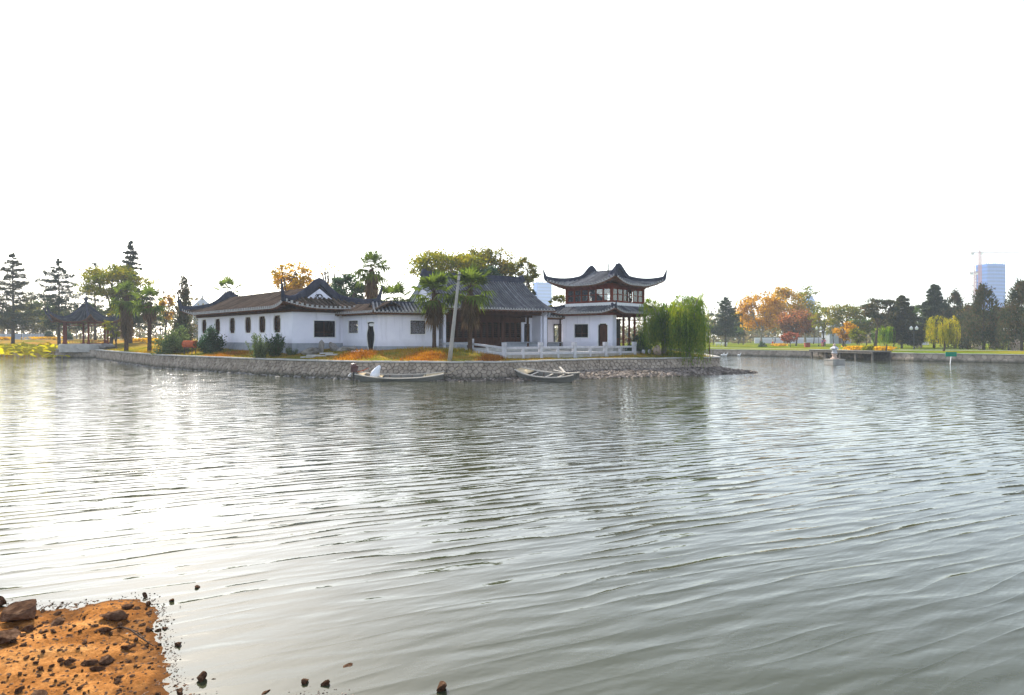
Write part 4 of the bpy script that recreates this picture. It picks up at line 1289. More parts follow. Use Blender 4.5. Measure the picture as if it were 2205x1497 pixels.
# recessed facade with lattice door leaves
FY = -hy + 1.35
mb = MB(); mb.box((0, FY + 0.02, 4.92), (HL - 0.6, 0.2, 0.5)); mb.box((0, -hy + 0.06, 5.0), (HL - 0.4, 0.22, 0.34))
mb.build('lintel', M['wood_dark'], hall)
mb = MB(); mb.box((0, FY, 4.45), (HL - 2.1, 0.12, 0.42)); mb.build('transom', M['wood_dark'], hall)
nd = 14
fx0, fx1 = -hx + 0.35, hx - 1.55
dwid = (fx1 - fx0) / nd
for k in range(nd):
    x = fx0 + dwid * (k + 0.5)
    mb = MB(); zA, zB = zf + 0.03, 4.24
    ring(mb, f_rect(0, (zA + zB)/2, dwid - 0.03, zB - zA), f_rect(0, (zA + zB)/2, dwid - 0.17, zB - zA - 0.14), -0.03, 0.04)
    mb.box((0, 0.004, zA + 0.80), (dwid - 0.17, 0.06, 0.09)); mb.box((0, 0.012, zA + 0.42), (dwid - 0.17, 0.03, 0.72))
    d_ = mb.build('door_infill', M['wood_dark'], hall, loc=(x, FY, 0))
    la = MB()
    for i in range(1, 4): la.bar((-dwid/2 + dwid*i/4, 0, zA + .84), (-dwid/2 + dwid*i/4, 0, zB - .07), 0.022)
    for i in range(1, 7): la.bar((-dwid/2 + .08, .004, zA + .84 + (zB - zA - .91)*i/7), (dwid/2 - .08, .004, zA + .84 + (zB - zA - .91)*i/7), 0.022)
    la.build('lattice', M['wood_dark'], d_)
    pn = MB(); pn.box((0, 0.045, (zA + zB)/2 + .4), (dwid - 0.16, 0.012, zB - zA - 0.95)); pn.build('pane', M['glass_dim'], d_)
for x in (fx0, fx0 + dwid*4, fx0 + dwid*9.5, fx1):
    mb = MB(); mb.lathe([(0.17, zf), (0.17, zf + 0.12), (0.115, zf + 0.14), (0.11, 5.1)], 12, (x, -hy + 0.3, 0)); mb.build('column', M['wood_dark'], hall, smooth=True)
# white side bay with a doorway on the right of the leaves
w_, an = wall(hall, 'side_bay_wall', (fx1 + 0.06, FY), (hx - 0.3, FY), zf, 4.9, 0.18, [rect(0.32, 0.92, zf + 0.02, 4.1)])
mb = MB(); ring(mb, rect(0.32, 0.92, zf + 0.02, 4.1), rect(0.40, 0.84, zf + 0.02, 4.0), -0.03, 0.1); mb.build('side_door_frame', M['dark_frame'], hall, loc=(fx1 + 0.06, FY, 0))
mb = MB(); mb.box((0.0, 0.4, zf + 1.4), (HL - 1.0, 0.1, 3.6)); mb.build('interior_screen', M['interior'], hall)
# low bench rail between columns
mb = MB()
for xa, xb in ((fx0 + 0.2, fx0 + dwid*3.6), (fx0 + dwid*9.8, hx - 0.25)):
    mb.box(((xa + xb)/2, -hy + 0.3, zf + 0.46), (xb - xa, 0.34, 0.08)); mb.box(((xa + xb)/2, -hy + 0.3, zf + 0.22), (xb - xa, 0.06, 0.40))
mb.build('bench_rail', M['plinth'], hall)
roof(hall, hx + 0.15, hy + 0.95, hx + 0.15, ze_, zr_, tmat='tile', pitch=0.28, pw=1.22, main_ridge=(0.26, 0.50, 0.1, 0.28), gables=False)
mb = MB(); mb.box((0.35 * hx, -hy + 0.1, 4.95), (0.22, 0.12, 0.16)); mb.build('wall_lamp', M['white'], hall)

# ------------------------------------------------------------------ link corridor between hall and tower
K0 = Vector((px_x(1176, 63.5), 63.5)); K1 = Vector((px_x(1236, 64.5), 64.5))
kd = (K1 - K0).normalized(); ka = math.atan2(kd.y, kd.x); KL = (K1 - K0).length
kc = (K0 + K1) / 2
lk = thing('link_corridor', 'short covered walk with tiled roof and doorway between hall and two-storey tower', 'building', (kc.x, kc.y, 0), ka)
mb = MB(); mb.box((0, 1.0, 1.65), (KL + 0.6, 2.8, 0.58)); mb.build('floor_platform', M['paving'], lk)
wall(lk, 'wall', (-KL/2, 1.9), (KL/2, 1.9), 1.94, 4.6, 0.2, [rect(KL/2 + 0.18, KL/2 + 0.98, 1.95, 4.15)])
mb = MB(); ring(mb, rect(KL/2 + 0.18, KL/2 + 0.98, 1.96, 4.15), rect(KL/2 + 0.27, KL/2 + 0.89, 1.96, 4.05), -0.05, 0.12); mb.build('door_frame', M['dark_frame'], lk, loc=(-KL/2, 1.9, 0))
for x in (-KL/2 + 0.1, 0.05, KL/2 - 0.15):
    mb = MB(); mb.lathe([(0.09, 1.94), (0.09, 4.6)], 10, (x, 0.1, 0)); mb.build('column', M['wood_dark'], lk, smooth=True)
mb = MB(); mb.box((0, 0.1, 4.62), (KL + 0.2, 0.14, 0.2)); mb.build('eave_beam', M['wood_dark'], lk)
mb = MB(); mb.box((0, 0.12, 2.38), (KL, 0.32, 0.07)); mb.box((0, 0.12, 2.15), (KL, 0.05, 0.4)); mb.build('bench_rail', M['plinth'], lk)
T = roof(lk, KL/2 + 0.35, 1.6, KL/2 + 0.35, 4.75, 5.55, tmat='tile', pitch=0.28, pw=1.15, main_ridge=(0.2, 0.2, 0.1, 0.15), gables=False)
T.location = (0, 1.0, 0)

# ------------------------------------------------------------------ two-storey tower
TH = R(43.4)
LDIR = Vector((-math.cos(TH), math.sin(TH))); RDIR = Vector((math.sin(TH), math.cos(TH)))
NC = Vector((px_x(1318, 60.0), 60.0)); TL = 5.3
tcn = NC + (LDIR + RDIR) * TL / 2
# local u axis along -LDIR (towards the near right), local v axis along RDIR
ta = math.atan2(-LDIR.y, -LDIR.x)
tw = thing('garden_tower', 'two-storey white and wooden tower with upturned roof corners beside the willow', 'building', (tcn.x, tcn.y, 0), ta)
h1 = 2.80; h2 = 2.62
mb = MB(); mb.box((0, 0, 1.64), (2*h1 + 0.7, 2*h1 + 0.7, 0.62)); mb.build('floor_platform', M['paving'], tw)
# ground floor: front-left wall with window and door (local side v = -h1)
LWd = (-h1, -h1); 
def along_tw(px):
    P = tcn + Vector((math.cos(ta), math.sin(ta))) * (-h1) + Vector((-math.sin(ta), math.cos(ta))) * (-h1)
    d = Vector((math.cos(ta), math.sin(ta))); k = (px - 1102.5) / FPX
    return (k * P.y - P.x) / (d.x - k * d.y)
a0, a1 = along_tw(1237), along_tw(1266.5)
b0, b1 = along_tw(1288.5), along_tw(1308.5)
door_h = [(b0, 1.98), (b1, 1.98), (b1, 3.95), (b1 - 0.12, 3.97), (b1 - 0.16, 4.07), (b0 + 0.16, 4.07), (b0 + 0.12, 3.97), (b0, 3.95)]
wz = ((a0 + a1)/2, 3.45, a1 - a0, 1.2)
w_, an = wall(tw, 'wall', (-h1, -h1), (h1, -h1), 1.95, 4.95, 0.22, [f_rect(*wz), door_h])
lattice_window(tw, (-h1, -h1), an, f_rect, wz, ('dark_frame', 'wood_dark', 'glass_dim'), 'plain', border=0.06, bw=0.07)
def shrink(lp, k):
    cx_ = sum(p[0] for p in lp)/len(lp); cz_ = sum(p[1] for p in lp)/len(lp)
    return [(cx_ + (x-cx_)*k, cz_ + (z-cz_)*(k*.5+.5)) for x, z in lp]
mb = MB(); ring(mb, shrink(door_h, 1.14), door_h, -0.04, 0.03); mb.build('door_surround', M['white'], tw, loc=(-h1, -h1, 0), rz=an)
mb = MB(); ring(mb, door_h, shrink(door_h, 0.88), 0.03, 0.14); mb.build('door_frame', M['black'], tw, loc=(-h1, -h1, 0), rz=an)
mb = MB(); mb.box(((b0+b1)/2, 0.16, 3.0), (b1 - b0 + 0.1, 0.04, 2.1)); mb.build('door_infill', M['wood_dark'], tw, loc=(-h1, -h1, 0), rz=an)
wall(tw, 'wall', (-h1, h1), (-h1, -h1 + 0.22), 1.95, 4.95, 0.22)
mb = MB(); mb.box((h1 - 0.12, -h1 + 0.42, 3.45), (0.22, 0.4, 3.0)); mb.build('wall_return', M['plaster'], tw)
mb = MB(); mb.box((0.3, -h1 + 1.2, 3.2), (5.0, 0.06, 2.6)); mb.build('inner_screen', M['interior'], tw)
for (x, y) in ((h1 - 0.15, h1 - 0.15), (h1 - 0.15, 0.9), (h1 - 0.15, -0.9), (0.9, h1 - 0.15), (-0.9, h1 - 0.15)):
    mb = MB(); mb.lathe([(0.16, 1.95), (0.16, 2.08), (0.11, 2.1), (0.11, 4.9)], 12, (x, y, 0)); mb.build('column', M['wood_red'], tw, smooth=True)
# lattice rail on the open sides, hanging lattice under the eave
def rail(p0, p1, z0, z1, n):
    p0 = Vector((*p0, 0)); p1 = Vector((*p1, 0)); mb = MB()
    up = Vector((0, 0, 1))
    mb.bar(p0 + up*z0, p1 + up*z0, 0.05); mb.bar(p0 + up*z1, p1 + up*z1, 0.07)
    for k in range(n + 1):
        q = p0 + (p1 - p0) * (k / n)
        mb.bar(q + up*z0, q + up*z1, 0.03)
        if k < n:
            q2 = p0 + (p1 - p0) * ((k + 0.5) / n); zm = (z0 + z1)/2
            mb.bar(q + up*(zm + .02), q2 + up*(zm + .02), 0.025); mb.bar(q2 + up*zm, q2 + up*z1, 0.025)
    return mb
for p0, p1 in (((h1 - .15, -h1 + .6), (h1 - .15, h1 - .2)), ((h1 - .2, h1 - .15), (-h1 + .2, h1 - .15))):
    rail(p0, p1, 2.0, 2.72, 10).build('lattice_rail', M['wood_red'], tw)
    rail(p0, p1, 4.45, 4.8, 12).build('hanging_lattice', M['wood_red'], tw)
mb = MB()
for s_ in (-1, 1):
    mb.box((0, s_ * (h1 - 0.12), 4.93), (2*h1 + 0.1, 0.26, 0.22)); mb.box((s_ * (h1 - 0.12), 0, 4.926), (0.26, 2*h1 + 0.1, 0.21))
mb.build('eave_beam', M['wood_red'], tw)
mb = MB(); mb.box((0, 0, 5.32), (2*h2 - 0.1, 2*h2 - 0.1, 0.14)); mb.build('upper_floor', M['wood_dark'], tw)
roof(tw, 3.72, 3.72, 0.0, 5.06, 5.66, lift=0.42, Rc=1.9, flare=0.22, t_in=h2 + 0.02, pw=1.1, horn=0.55, horn_out=0.28, pitch=0.28, ridge_h=0.26, ridge_w=0.2)
mb = MB()
for s_ in (-1, 1):
    mb.box((0, s_ * h2, 5.82), (2*h2 + 0.22, 0.18, 0.28)); mb.box((s_ * h2, 0, 5.818), (0.18, 2*h2 + 0.06, 0.276))
mb.build('white_band', M['white'], tw)
# upper windows: every casement a part
zb, zt = 5.96, 7.24
for (cx_, cy_) in ((-1, -1), (1, -1), (1, 1), (-1, 1)):
    mb = MB(); mb.box((cx_ * (h2 - .08), cy_ * (h2 - .08), (zb + 7.45)/2), (0.19, 0.19, 7.45 - zb)); mb.build('corner_post', M['wood_red'], tw)
for side in range(4):
    an = side * math.pi / 2
    ca, sa = math.cos(an), math.sin(an)
    def loc(x, y): return (x*ca - y*sa, x*sa + y*ca)
    mb = MB(); 
    for z, hgt in ((zb + 0.05, 0.12), (zt + 0.06, 0.16)):
        p0 = loc(-h2 + 0.17, -h2 + 0.08); p1 = loc(h2 - 0.17, -h2 + 0.08)
        mb.bar((*p0, z), (*p1, z), 0.12, hgt)
    mb.build('window_rail', M['wood_red'], tw)
    nw = 6; ww = (2*h2 - 0.36) / nw
    for k in range(nw):
        x = -h2 + 0.18 + ww * (k + 0.5)
        op = (side * 7 + k) % 6 == 4 and side != 0
        mb = MB(); fr_ = f_rect(0, (zb + zt)/2 + .05, ww - 0.02, zt - zb - 0.14); inn = f_rect(0, (zb + zt)/2 + .05, ww - 0.15, zt - zb - 0.27)
        ring(mb, fr_, inn, -0.035, 0.035)
        mb.bar((-ww/2 + .04, 0, zb + 0.72), (ww/2 - .04, 0, zb + 0.72), 0.06)
        lx, ly = loc(x, -h2 + 0.08)
        c_ = mb.build('casement', M['wood_red'], tw, loc=(lx, ly, 0), rz=an + (0.9 if op else 0))
        pn = MB(); pn.box((0, 0.005, (zb + zt)/2 + .05), (ww - .14, 0.008, zt - zb - .26)); pn.build('pane', M['glass'], c_)
mb = MB(); mb.box((0, 0, 7.52), (2*h2 - .1, 2*h2 - .1, 0.1)); mb.build('ceiling', M['soffit'], tw)
mb = MB(); mb.box((-0.9, 0.3, 6.35), (0.06, 2.2, 1.6)); mb.build('inner_screen', M['wood_dark'], tw)
mb = MB()
for s_ in (-1, 1):
    mb.box((0, s_ * (h2 - .06), 7.50), (2*h2 + 0.2, 0.24, 0.3)); mb.box((s_ * (h2 - .06), 0, 7.496), (0.24, 2*h2 + 0.2, 0.29))
mb.build('eave_beam', M['wood_red'], tw)
roof(tw, 3.62, 3.62, 1.55, 7.56, 9.02, lift=0.68, Rc=2.9, flare=0.30, pw=1.25, hump=0.34, horn=0.95, horn_out=0.26, pitch=0.28, ridge_h=0.34, gables='dark')
mb = MB(); mb.bar((1.0, -0.9, 8.6), (1.0, -0.9, 9.6), 0.07); mb.build('roof_rod', M['iron'], tw)

# ------------------------------------------------------------------ terrace with marble balustrade
TER = [(-0.55, 49.0), (10.2, 57.0)]
tpts = [(px_x(947, 56), 56), (px_x(1015, 53), 53)] + [(TER[0][0] + (TER[1][0]-TER[0][0])*k/4, TER[0][1] + (TER[1][1]-TER[0][1])*k/4) for k in range(5)]
ter_poly = tpts + [(12.0, 60), (12, 68), (2, 68), (-6, 61)]
o = land('terrace', [(x, y) for x, y in ter_poly], [], lambda P: np.full(len(P), 1.66), M['paving'], smooth=False); tag(o, kind='structure')
mb = MB()
for a, b in zip(tpts[:-1] , tpts[1:]):
    a = Vector(a); b = Vector(b); d = (b-a).normalized(); n_ = Vector((d.y, -d.x))
    mb.add([(*(a + n_*.02), 0.9), (*(b + n_*.02), 0.9), (*(b + n_*.02), 1.655), (*(a + n_*.02), 1.655)], [(0,1,2,3)])
a = Vector(tpts[-1]); b = Vector((12.0, 60)); mb.add([(*a, 0.9), (*b, 0.9), (*b, 1.655), (*a, 1.655)], [(0,1,2,3)])
tag(mb.build('terrace_face', M['concrete']), kind='structure')
bal = thing('balustrade', 'white marble balustrade with square capped posts along the hall terrace', 'balustrade', (tpts[2][0], tpts[2][1], 0))
bx0, by0 = tpts[2][0], tpts[2][1]
for i, p in enumerate(tpts):
    h = 1.14
    mb = MB(); z = 1.34 if i >= 2 else 1.6
    mb.box((0, 0, z + h*.36), (0.26, 0.26, h*.72 + .0)); mb.box((0, 0, z + h*.75), (0.30, 0.30, 0.05)); mb.box((0, 0, z + h*.79), (0.22, 0.22, 0.06)); mb.box((0, 0, z + h*.90), (0.30, 0.30, h*.2))
    mb.box((0, 0, z - 0.2), (0.34, 0.34, 0.42))
    nx = tpts[min(i + 1, len(tpts) - 1)]; pv = tpts[max(i - 1, 0)]
    mb.build('post', M['marble'], bal, loc=(p[0] - bx0, p[1] - by0, 0), rz=math.atan2(nx[1]-pv[1], nx[0]-pv[0]))
for i, (a, b) in enumerate(zip(tpts[:-1], tpts[1:])):
    if i == 0: zz = 1.66
    else: zz = 1.40
    a = Vector(a); b = Vector(b); d = (b-a).normalized()
    z0 = 1.6 if i < 2 else 1.34; z1_ = 1.6 if i + 1 < 2 else 1.34
    A = a + d*.14; B = b - d*.14
    for hgt, w, hh, nm in ((0.74, 0.16, 0.15, 'top_rail'), (0.30, 0.14, 0.16, 'bottom_rail')):
        mb = MB(); mb.bar((A.x - bx0, A.y - by0, z0 + hgt), (B.x - bx0, B.y - by0, z1_ + hgt), w, hh); mb.build(nm, M['marble'], bal)
    for k in (0.5,):
        q = A + (B - A) * k; zq = z0 + (z1_ - z0)*k
        mb = MB(); mb.box((0, 0, zq + 0.51), (0.22, 0.13, 0.30)); mb.box((0, 0, zq + 0.02), (0.2, 0.15, 0.40))
        mb.build('small_post', M['marble'], bal, loc=(q.x - bx0, q.y - by0, 0), rz=math.atan2(d.y, d.x))

# ------------------------------------------------------------------ open hexagonal pavilion (far left)
PD = 99.0
pc = (px_x(185, PD), PD)
pz = 1.95
pav = thing('open_pavilion', 'small open six-sided pavilion with red columns and curled dark roof behind the lotus', 'pavilion', (pc[0], pc[1], 0), R(8))
pr = 2.95
mb = MB(); mb.lathe([(3.75, 0.8), (3.75, pz - 0.12), (3.6, pz - 0.1), (3.6, pz)], 6); mb.build('plinth', M['coping'], pav)
for k in range(6):
    t = k * math.pi / 3
    mb = MB(); mb.lathe([(0.2, pz), (0.2, pz + 0.2), (0.13, pz + 0.22), (0.13, pz + 3.1)], 10, (pr*math.cos(t), pr*math.sin(t), 0)); mb.build('column', M['wood_red'], pav, smooth=True)
    t2 = t + math.pi / 3
    p0 = (pr*math.cos(t), pr*math.sin(t)); p1 = (pr*math.cos(t2), pr*math.sin(t2))
    if k != 4: rail(p0, p1, pz + 0.05, pz + 0.55, 7).build('bench_rail', M['wood_red'], pav)
    rail(p0, p1, pz + 2.65, pz + 3.05, 8).build('hanging_lattice', M['wood_red'], pav)
top, rib, sof = MB(), MB(), MB()
def PS(t, k6, f):
    """t 0 apex .. 1 eave, f -1..1 across a sector"""
    a0 = k6 * math.pi / 3; a1 = a0 + math.pi / 3
    rr = 4.7 * t
    A = Vector((math.cos(a0), math.sin(a0))); B = Vector((math.cos(a1), math.sin(a1)))
    q = (A * (1 - (f + 1)/2) + B * ((f + 1)/2)) * rr
    z = pz + 3.2 + 2.75 * (1 - t) ** 2.1
    s = abs(f) ** 4 * max(0, t - 0.45) / 0.55
    q = q * (1 + 0.12 * s * t)
    return Vector((q.x, q.y, z + 1.05 * s * t * t))
for k6 in range(6):
    nf, nt_ = 14, 10
    G = [[PS(0.03 + 0.97*i/nt_, k6, -1 + 2*j/nf) for j in range(nf+1)] for i in range(nt_+1)]
    for i in range(nt_):
        for j in range(nf):
            top.add([G[i][j], G[i+1][j], G[i+1][j+1], G[i][j+1]], [(0,1,2,3)])
            sof.add([p - Vector((0,0,.16)) for p in (G[i][j], G[i+1][j], G[i+1][j+1], G[i][j+1])], [(3,2,1,0)])
    for j in range(nf):
        sof.add([G[nt_][j], G[nt_][j] - Vector((0,0,.16)), G[nt_][j+1] - Vector((0,0,.16)), G[nt_][j+1]], [(0,1,2,3)])
    for j in range(1, nf):
        f = -1 + 2*j/nf
        rib.tube([PS(t, k6, f) + Vector((0,0,.02)) for t in np.linspace(max(0.15, 0.2 + abs(f)*.1), 1, 8)], 0.07, 5)
T = top.build('roof', M['tile'], pav, smooth=True)
tag(rib.build('cover_tiles', M['tile'], T), kind='stuff'); sof.build('soffit', M['soffit'], T)
for k6 in range(6):
    pts = [PS(t, k6, -1) + Vector((0,0,.05)) for t in np.linspace(0.05, 1, 12)]
    e = pts[-1]; dg = Vector((e.x, e.y, 0)).normalized()
    pts += [e + dg*(.35*q) + Vector((0,0,1.0*q**1.6)) for q in (.25, .5, .75, 1)]
    mb = MB(); mb.sweep(pts, [(-.1,-.08),(.1,-.08),(.1,.2),(-.1,.2)], [1]*12 + [.8,.6,.4,.15]); mb.build('hip_ridge', M['ridge'], T)
mb = MB(); mb.lathe([(0.3, 0), (0.32, .2), (0.15, .3), (0.26, .5), (0.24, .65), (0.1, .85), (0.03, 1.3)], 10, (0, 0, pz + 5.85)); mb.build('finial', M['ridge'], T, smooth=True)

# ------------------------------------------------------------------ vegetation
def unit(rg, n):
    v = rg.normal(0, 1, (n, 3)); return v / np.linalg.norm(v, axis=1)[:, None]
def leaf_arrays(P, size, rg, ax=None, asp=0.5, jitter=0.4, up=0.0):
    """rhombic leaves: long axis ax (or random), half width asp"""
    n = len(P)
    a = unit(rg, n) if ax is None else ax + rg.normal(0, jitter, (n, 3))
    a = a / np.linalg.norm(a, axis=1)[:, None]
    r = unit(rg, n)
    if up: r = r + np.array([0, 0, 1.0]) * up * 0 
    b = np.cross(a, r); b /= (np.linalg.norm(b, axis=1)[:, None] + 1e-9)
    if up:      # turn the leaf so that its face looks up
        upv = np.array([0, 0, 1.0]) + rg.normal(0, 0.35, (n, 3))
        b = np.cross(a, upv); b /= (np.linalg.norm(b, axis=1)[:, None] + 1e-9)
    s = (np.asarray(size) * np.ones(n))[:, None]
    V = np.stack([P - a*s, P + b*s*asp, P + a*s, P - b*s*asp], 1)
    return V
def leaves_obj(name, Vs, mat, parent):
    V = np.concatenate(Vs, 0)
    F = np.arange(len(V) * 4).reshape(-1, 4)
    o = link(name, np_mesh(name, V.reshape(-1, 3), F), mat, parent)
    return o
def root_at(name, label, cat, px, D, group=None, dz=0.0):
    x = px_x(px, D)
    return thing(name, label, cat, (x, D, gz(x, D) - 0.05 + dz), 0, group)
def top_of(py, D, px):
    return px_z(py, D) - gz(px_x(px, D), D) + 0.05
NT = [100]
def seed():
    NT[0] += 1; return np.random.default_rng(NT[0])

def limb(mb, p0, p1, r0, r1, rg, bend=0.15, n=5, sides=5):
    p0 = np.array(p0, float); p1 = np.array(p1, float); L_ = np.linalg.norm(p1 - p0)
    off = rg.normal(0, bend * L_, 3) * np.array([1, 1, 0.3]); off[2] += bend * L_ * 0.5
    pts = []; rad = []
    for k in range(n + 1):
        t = k / n
        pts.append(p0 + (p1 - p0)*t + off * (t*(1-t)*1.5) + rg.normal(0, 0.02*L_, 3) * (0 < k < n)); rad.append(r0 + (r1 - r0) * t)
    mb.tube(pts, rad, sides, cap=False)
    return pts

def broadleaf(name, label, px, D, top, hw, bottom=None, mat='olive', bark='bark', n_clump=46, n_leaf=5200, leaf=0.17, flat=0.6, spread=1.0, lean=0.0, sparse=0.0, group=None, trunk=0.045, cat='tree', fork=0.45, hollow=0.55, crs=1.0):
    rg = seed()
    root = root_at(name, label, cat, px, D, group)
    H = top_of(top, D, px); rx = hw / FPX * D
    cb = H * 0.35 if bottom is None else top_of(bottom, D, px)
    zc = (H + cb) / 2; rz = (H - cb) / 2
    d = unit(rg, n_clump); rad = rg.uniform(hollow, 1.0, n_clump) ** 0.6
    C = d * rad[:, None] * np.array([rx, rx * 0.9, rz]) * np.array([0.86, 0.86, 0.86]) + np.array([lean, 0, zc])
    C[:, 2] = np.maximum(C[:, 2], cb * 0.9)
    cr = rx * rg.uniform(0.16, 0.34, n_clump) * crs
    w = cr ** 2; cnt = rg.multinomial(n_leaf, w / w.sum())
    Ps = []
    for c, r_, k in zip(C, cr, cnt):
        Ps.append(c + np.clip(rg.normal(0, 0.55, (k, 3)), -1.3, 1.3) * np.array([r_, r_, r_ * flat]))
    P = np.concatenate(Ps)
    leaves_obj('crown', [leaf_arrays(P, leaf * rg.uniform(0.6, 1.3, len(P)), rg, asp=0.55)], L[mat], root)
    mb = MB(); tr = max(0.06, H * trunk * 0.5)
    fz = cb * (0.55 + fork * 0.5)
    base = [0, 0, 0]; fk = [lean * 0.45 + rg.normal(0, 0.05*H*0.3), 0, fz]
    tp = limb(mb, base, fk, tr, tr * 0.7, rg, 0.04, 5, 8)
    mains = []
    nm = 5
    for k in range(nm):
        a = 6.283 * k / nm + rg.uniform(-.4, .4)
        e = np.array([lean*0.8 + math.cos(a)*rx*.45, math.sin(a)*rx*.4, zc + rg.uniform(-.1, .35)*rz])
        mains.append(limb(mb, fk, e, tr * 0.55, tr * 0.22, rg, 0.12, 5, 6))
    for c in C:
        j = min(range(nm), key=lambda q: np.linalg.norm(mains[q][3] - c))
        s = mains[j][rg.integers(2, 6)]
        limb(mb, s, c, tr * 0.16, tr * 0.05, rg, 0.1, 3, 4)
    # twigs
    for c, r_ in zip(C, cr):
        for _ in range(3):
            e = c + rg.normal(0, 0.6, 3) * r_
            limb(mb, c, e, tr * 0.05, tr * 0.02, rg, 0.1, 2, 3)
    mb.build('trunk', M[bark], root, smooth=True)
    return root

def cedar(name, label, px, D, top, hw, mat='cedar', tiers=17, per=6, dens=1.0, bottom=0.16, droop=0.06, group=None, leaf=0.24, power=0.62, irregular=0.25, spacing_jit=0.3):
    rg = seed()
    root = root_at(name, label, 'tree', px, D, group)
    H = top_of(top, D, px); R0 = hw / FPX * D
    mb = MB(); tr = H * 0.018
    mb.tube([(rg.normal(0, .03), rg.normal(0, .03), H*k/8) for k in range(9)], [tr * (1 - k/8.4) + 0.015 for k in range(9)], 7)
    Vs = []
    nb = tiers * per
    gap = rg.uniform(0.75, 1.25, 40)          # sectors of weak and strong growth
    for i in range(nb):
        u = (i + rg.uniform(-.5, .5)) / nb
        t = bottom + (1 - bottom) * u
        t = t + 0.012 * math.sin(t * 6.283 * tiers)      # loose whorls
        t = min(max(t, bottom), 0.985)
        Rl = R0 * max(0.04, ((1 - t) / (1 - bottom))) ** power
        a = i * 2.399 + rg.normal(0, 0.35)
        ln = Rl * gap[int(t * 39)] * (1 - irregular * abs(rg.normal(0, 1)) * .9)
        if ln < 0.15: continue
        rise = rg.uniform(0.05, 0.38); dr = droop * rg.uniform(2.0, 4.5)
        pts = []
        for q in range(6):
            s = q / 5
            pts.append(np.array([math.cos(a)*ln*s, math.sin(a)*ln*s, t*H + ln*(rise*s - dr*s*s + 0.06*s**4)]) + rg.normal(0, .015, 3) * ln)
        mb.tube(pts, [max(.01, tr*0.35*(1 - .85*q/5)*(1 - t*.6)) for q in range(6)], 4, cap=False)
        n = int(dens * (34 + 62 * ln))
        s = rg.uniform(0.10, 1.0, n) ** 0.75
        pp = np.array(pts); idx = np.clip((s * 5), 0, 4.999); i0 = idx.astype(int); f = (idx - i0)[:, None]
        c = pp[i0] * (1 - f) + pp[i0 + 1] * f
        side = np.array([-math.sin(a), math.cos(a), 0]); fw = np.array([math.cos(a), math.sin(a), 0])
        lat = rg.normal(0, 1, n) * (0.16 * ln * np.minimum(1, 1.6 * (1.02 - s)) + 0.05)
        P = c + side * lat[:, None] + np.array([0, 0, 1]) * rg.normal(-0.03, 0.07 + 0.03*ln, n)[:, None]
        ax = fw * 0.8 + side * np.sign(lat)[:, None] * 0.7 + np.array([0, 0, -0.25])
        Vs.append(leaf_arrays(P, leaf * rg.uniform(0.5, 1.3, n), rg, ax, asp=0.28, jitter=0.4, up=1.0))
    P = np.c_[rg.normal(0, .06, 30), rg.normal(0, .06, 30), H * rg.uniform(0.93, 1.0, 30)]
    Vs.append(leaf_arrays(P, leaf * .8, rg, np.tile([0, 0, 1.0], (30, 1)), asp=.3))
    leaves_obj('crown', Vs, L[mat], root)
    mb.build('trunk', M['bark'], root, smooth=True)
    return root

def juniper(name, label, px, D, top, hw, mat='juniper', n_leaf=5200, peaks=1, bottom=0.08, leaf=0.15, group=None, base=None, ragged=0.3):
    rg = seed()
    root = root_at(name, label, 'tree', px, D, group)
    H = top_of(top, D, px); R0 = hw / FPX * D
    Vs = []; mb = MB()
    pk = [(0, 0, 1.0)] + [(rg.uniform(-.6, .6)*R0, rg.uniform(-.4, .4)*R0, rg.uniform(.6, .88)) for _ in range(peaks - 1)]
    for (ox, oy, hh) in pk:
        Hk = H * hh; Rk = R0 * (1.0 if hh == 1.0 else 0.6)
        nc = 75
        t = rg.uniform(0, 1, nc) ** 1.15
        zz = bottom * H + t * (Hk - bottom * H)
        a = rg.uniform(0, 6.283, nc)
        prof_ = np.minimum(1, 3.5 * t + 0.55) * (1 - t) ** 0.62
        rr = Rk * prof_ * (0.55 + 0.45 * rg.uniform(0, 1, nc)) * (1 + rg.uniform(-ragged, ragged, nc))
        C = np.c_[ox + np.cos(a)*rr*.85, oy + np.sin(a)*rr*.85, zz]
        n = n_leaf // (nc * len(pk))
        for c, q, ang_ in zip(C, t, a):
            s = Rk * (0.30 - 0.16 * q)
            P = c + rg.normal(0, 0.5, (n, 3)) * np.array([s, s, s * 1.7])
            ax = np.tile(np.array([math.cos(ang_)*.45, math.sin(ang_)*.45, 0.9]), (n, 1))
            Vs.append(leaf_arrays(P, leaf * rg.uniform(0.6, 1.4, n), rg, ax, asp=0.38, jitter=0.35))
        mb.tube([(ox*.2, oy*.2, 0), (ox*.8, oy*.8, Hk*.5), (ox, oy, Hk*.93)], [H*.022, H*.012, .02], 6)
    leaves_obj('crown', Vs, L[mat], root)
    mb.build('trunk', M['bark'], root, smooth=True)
    return root

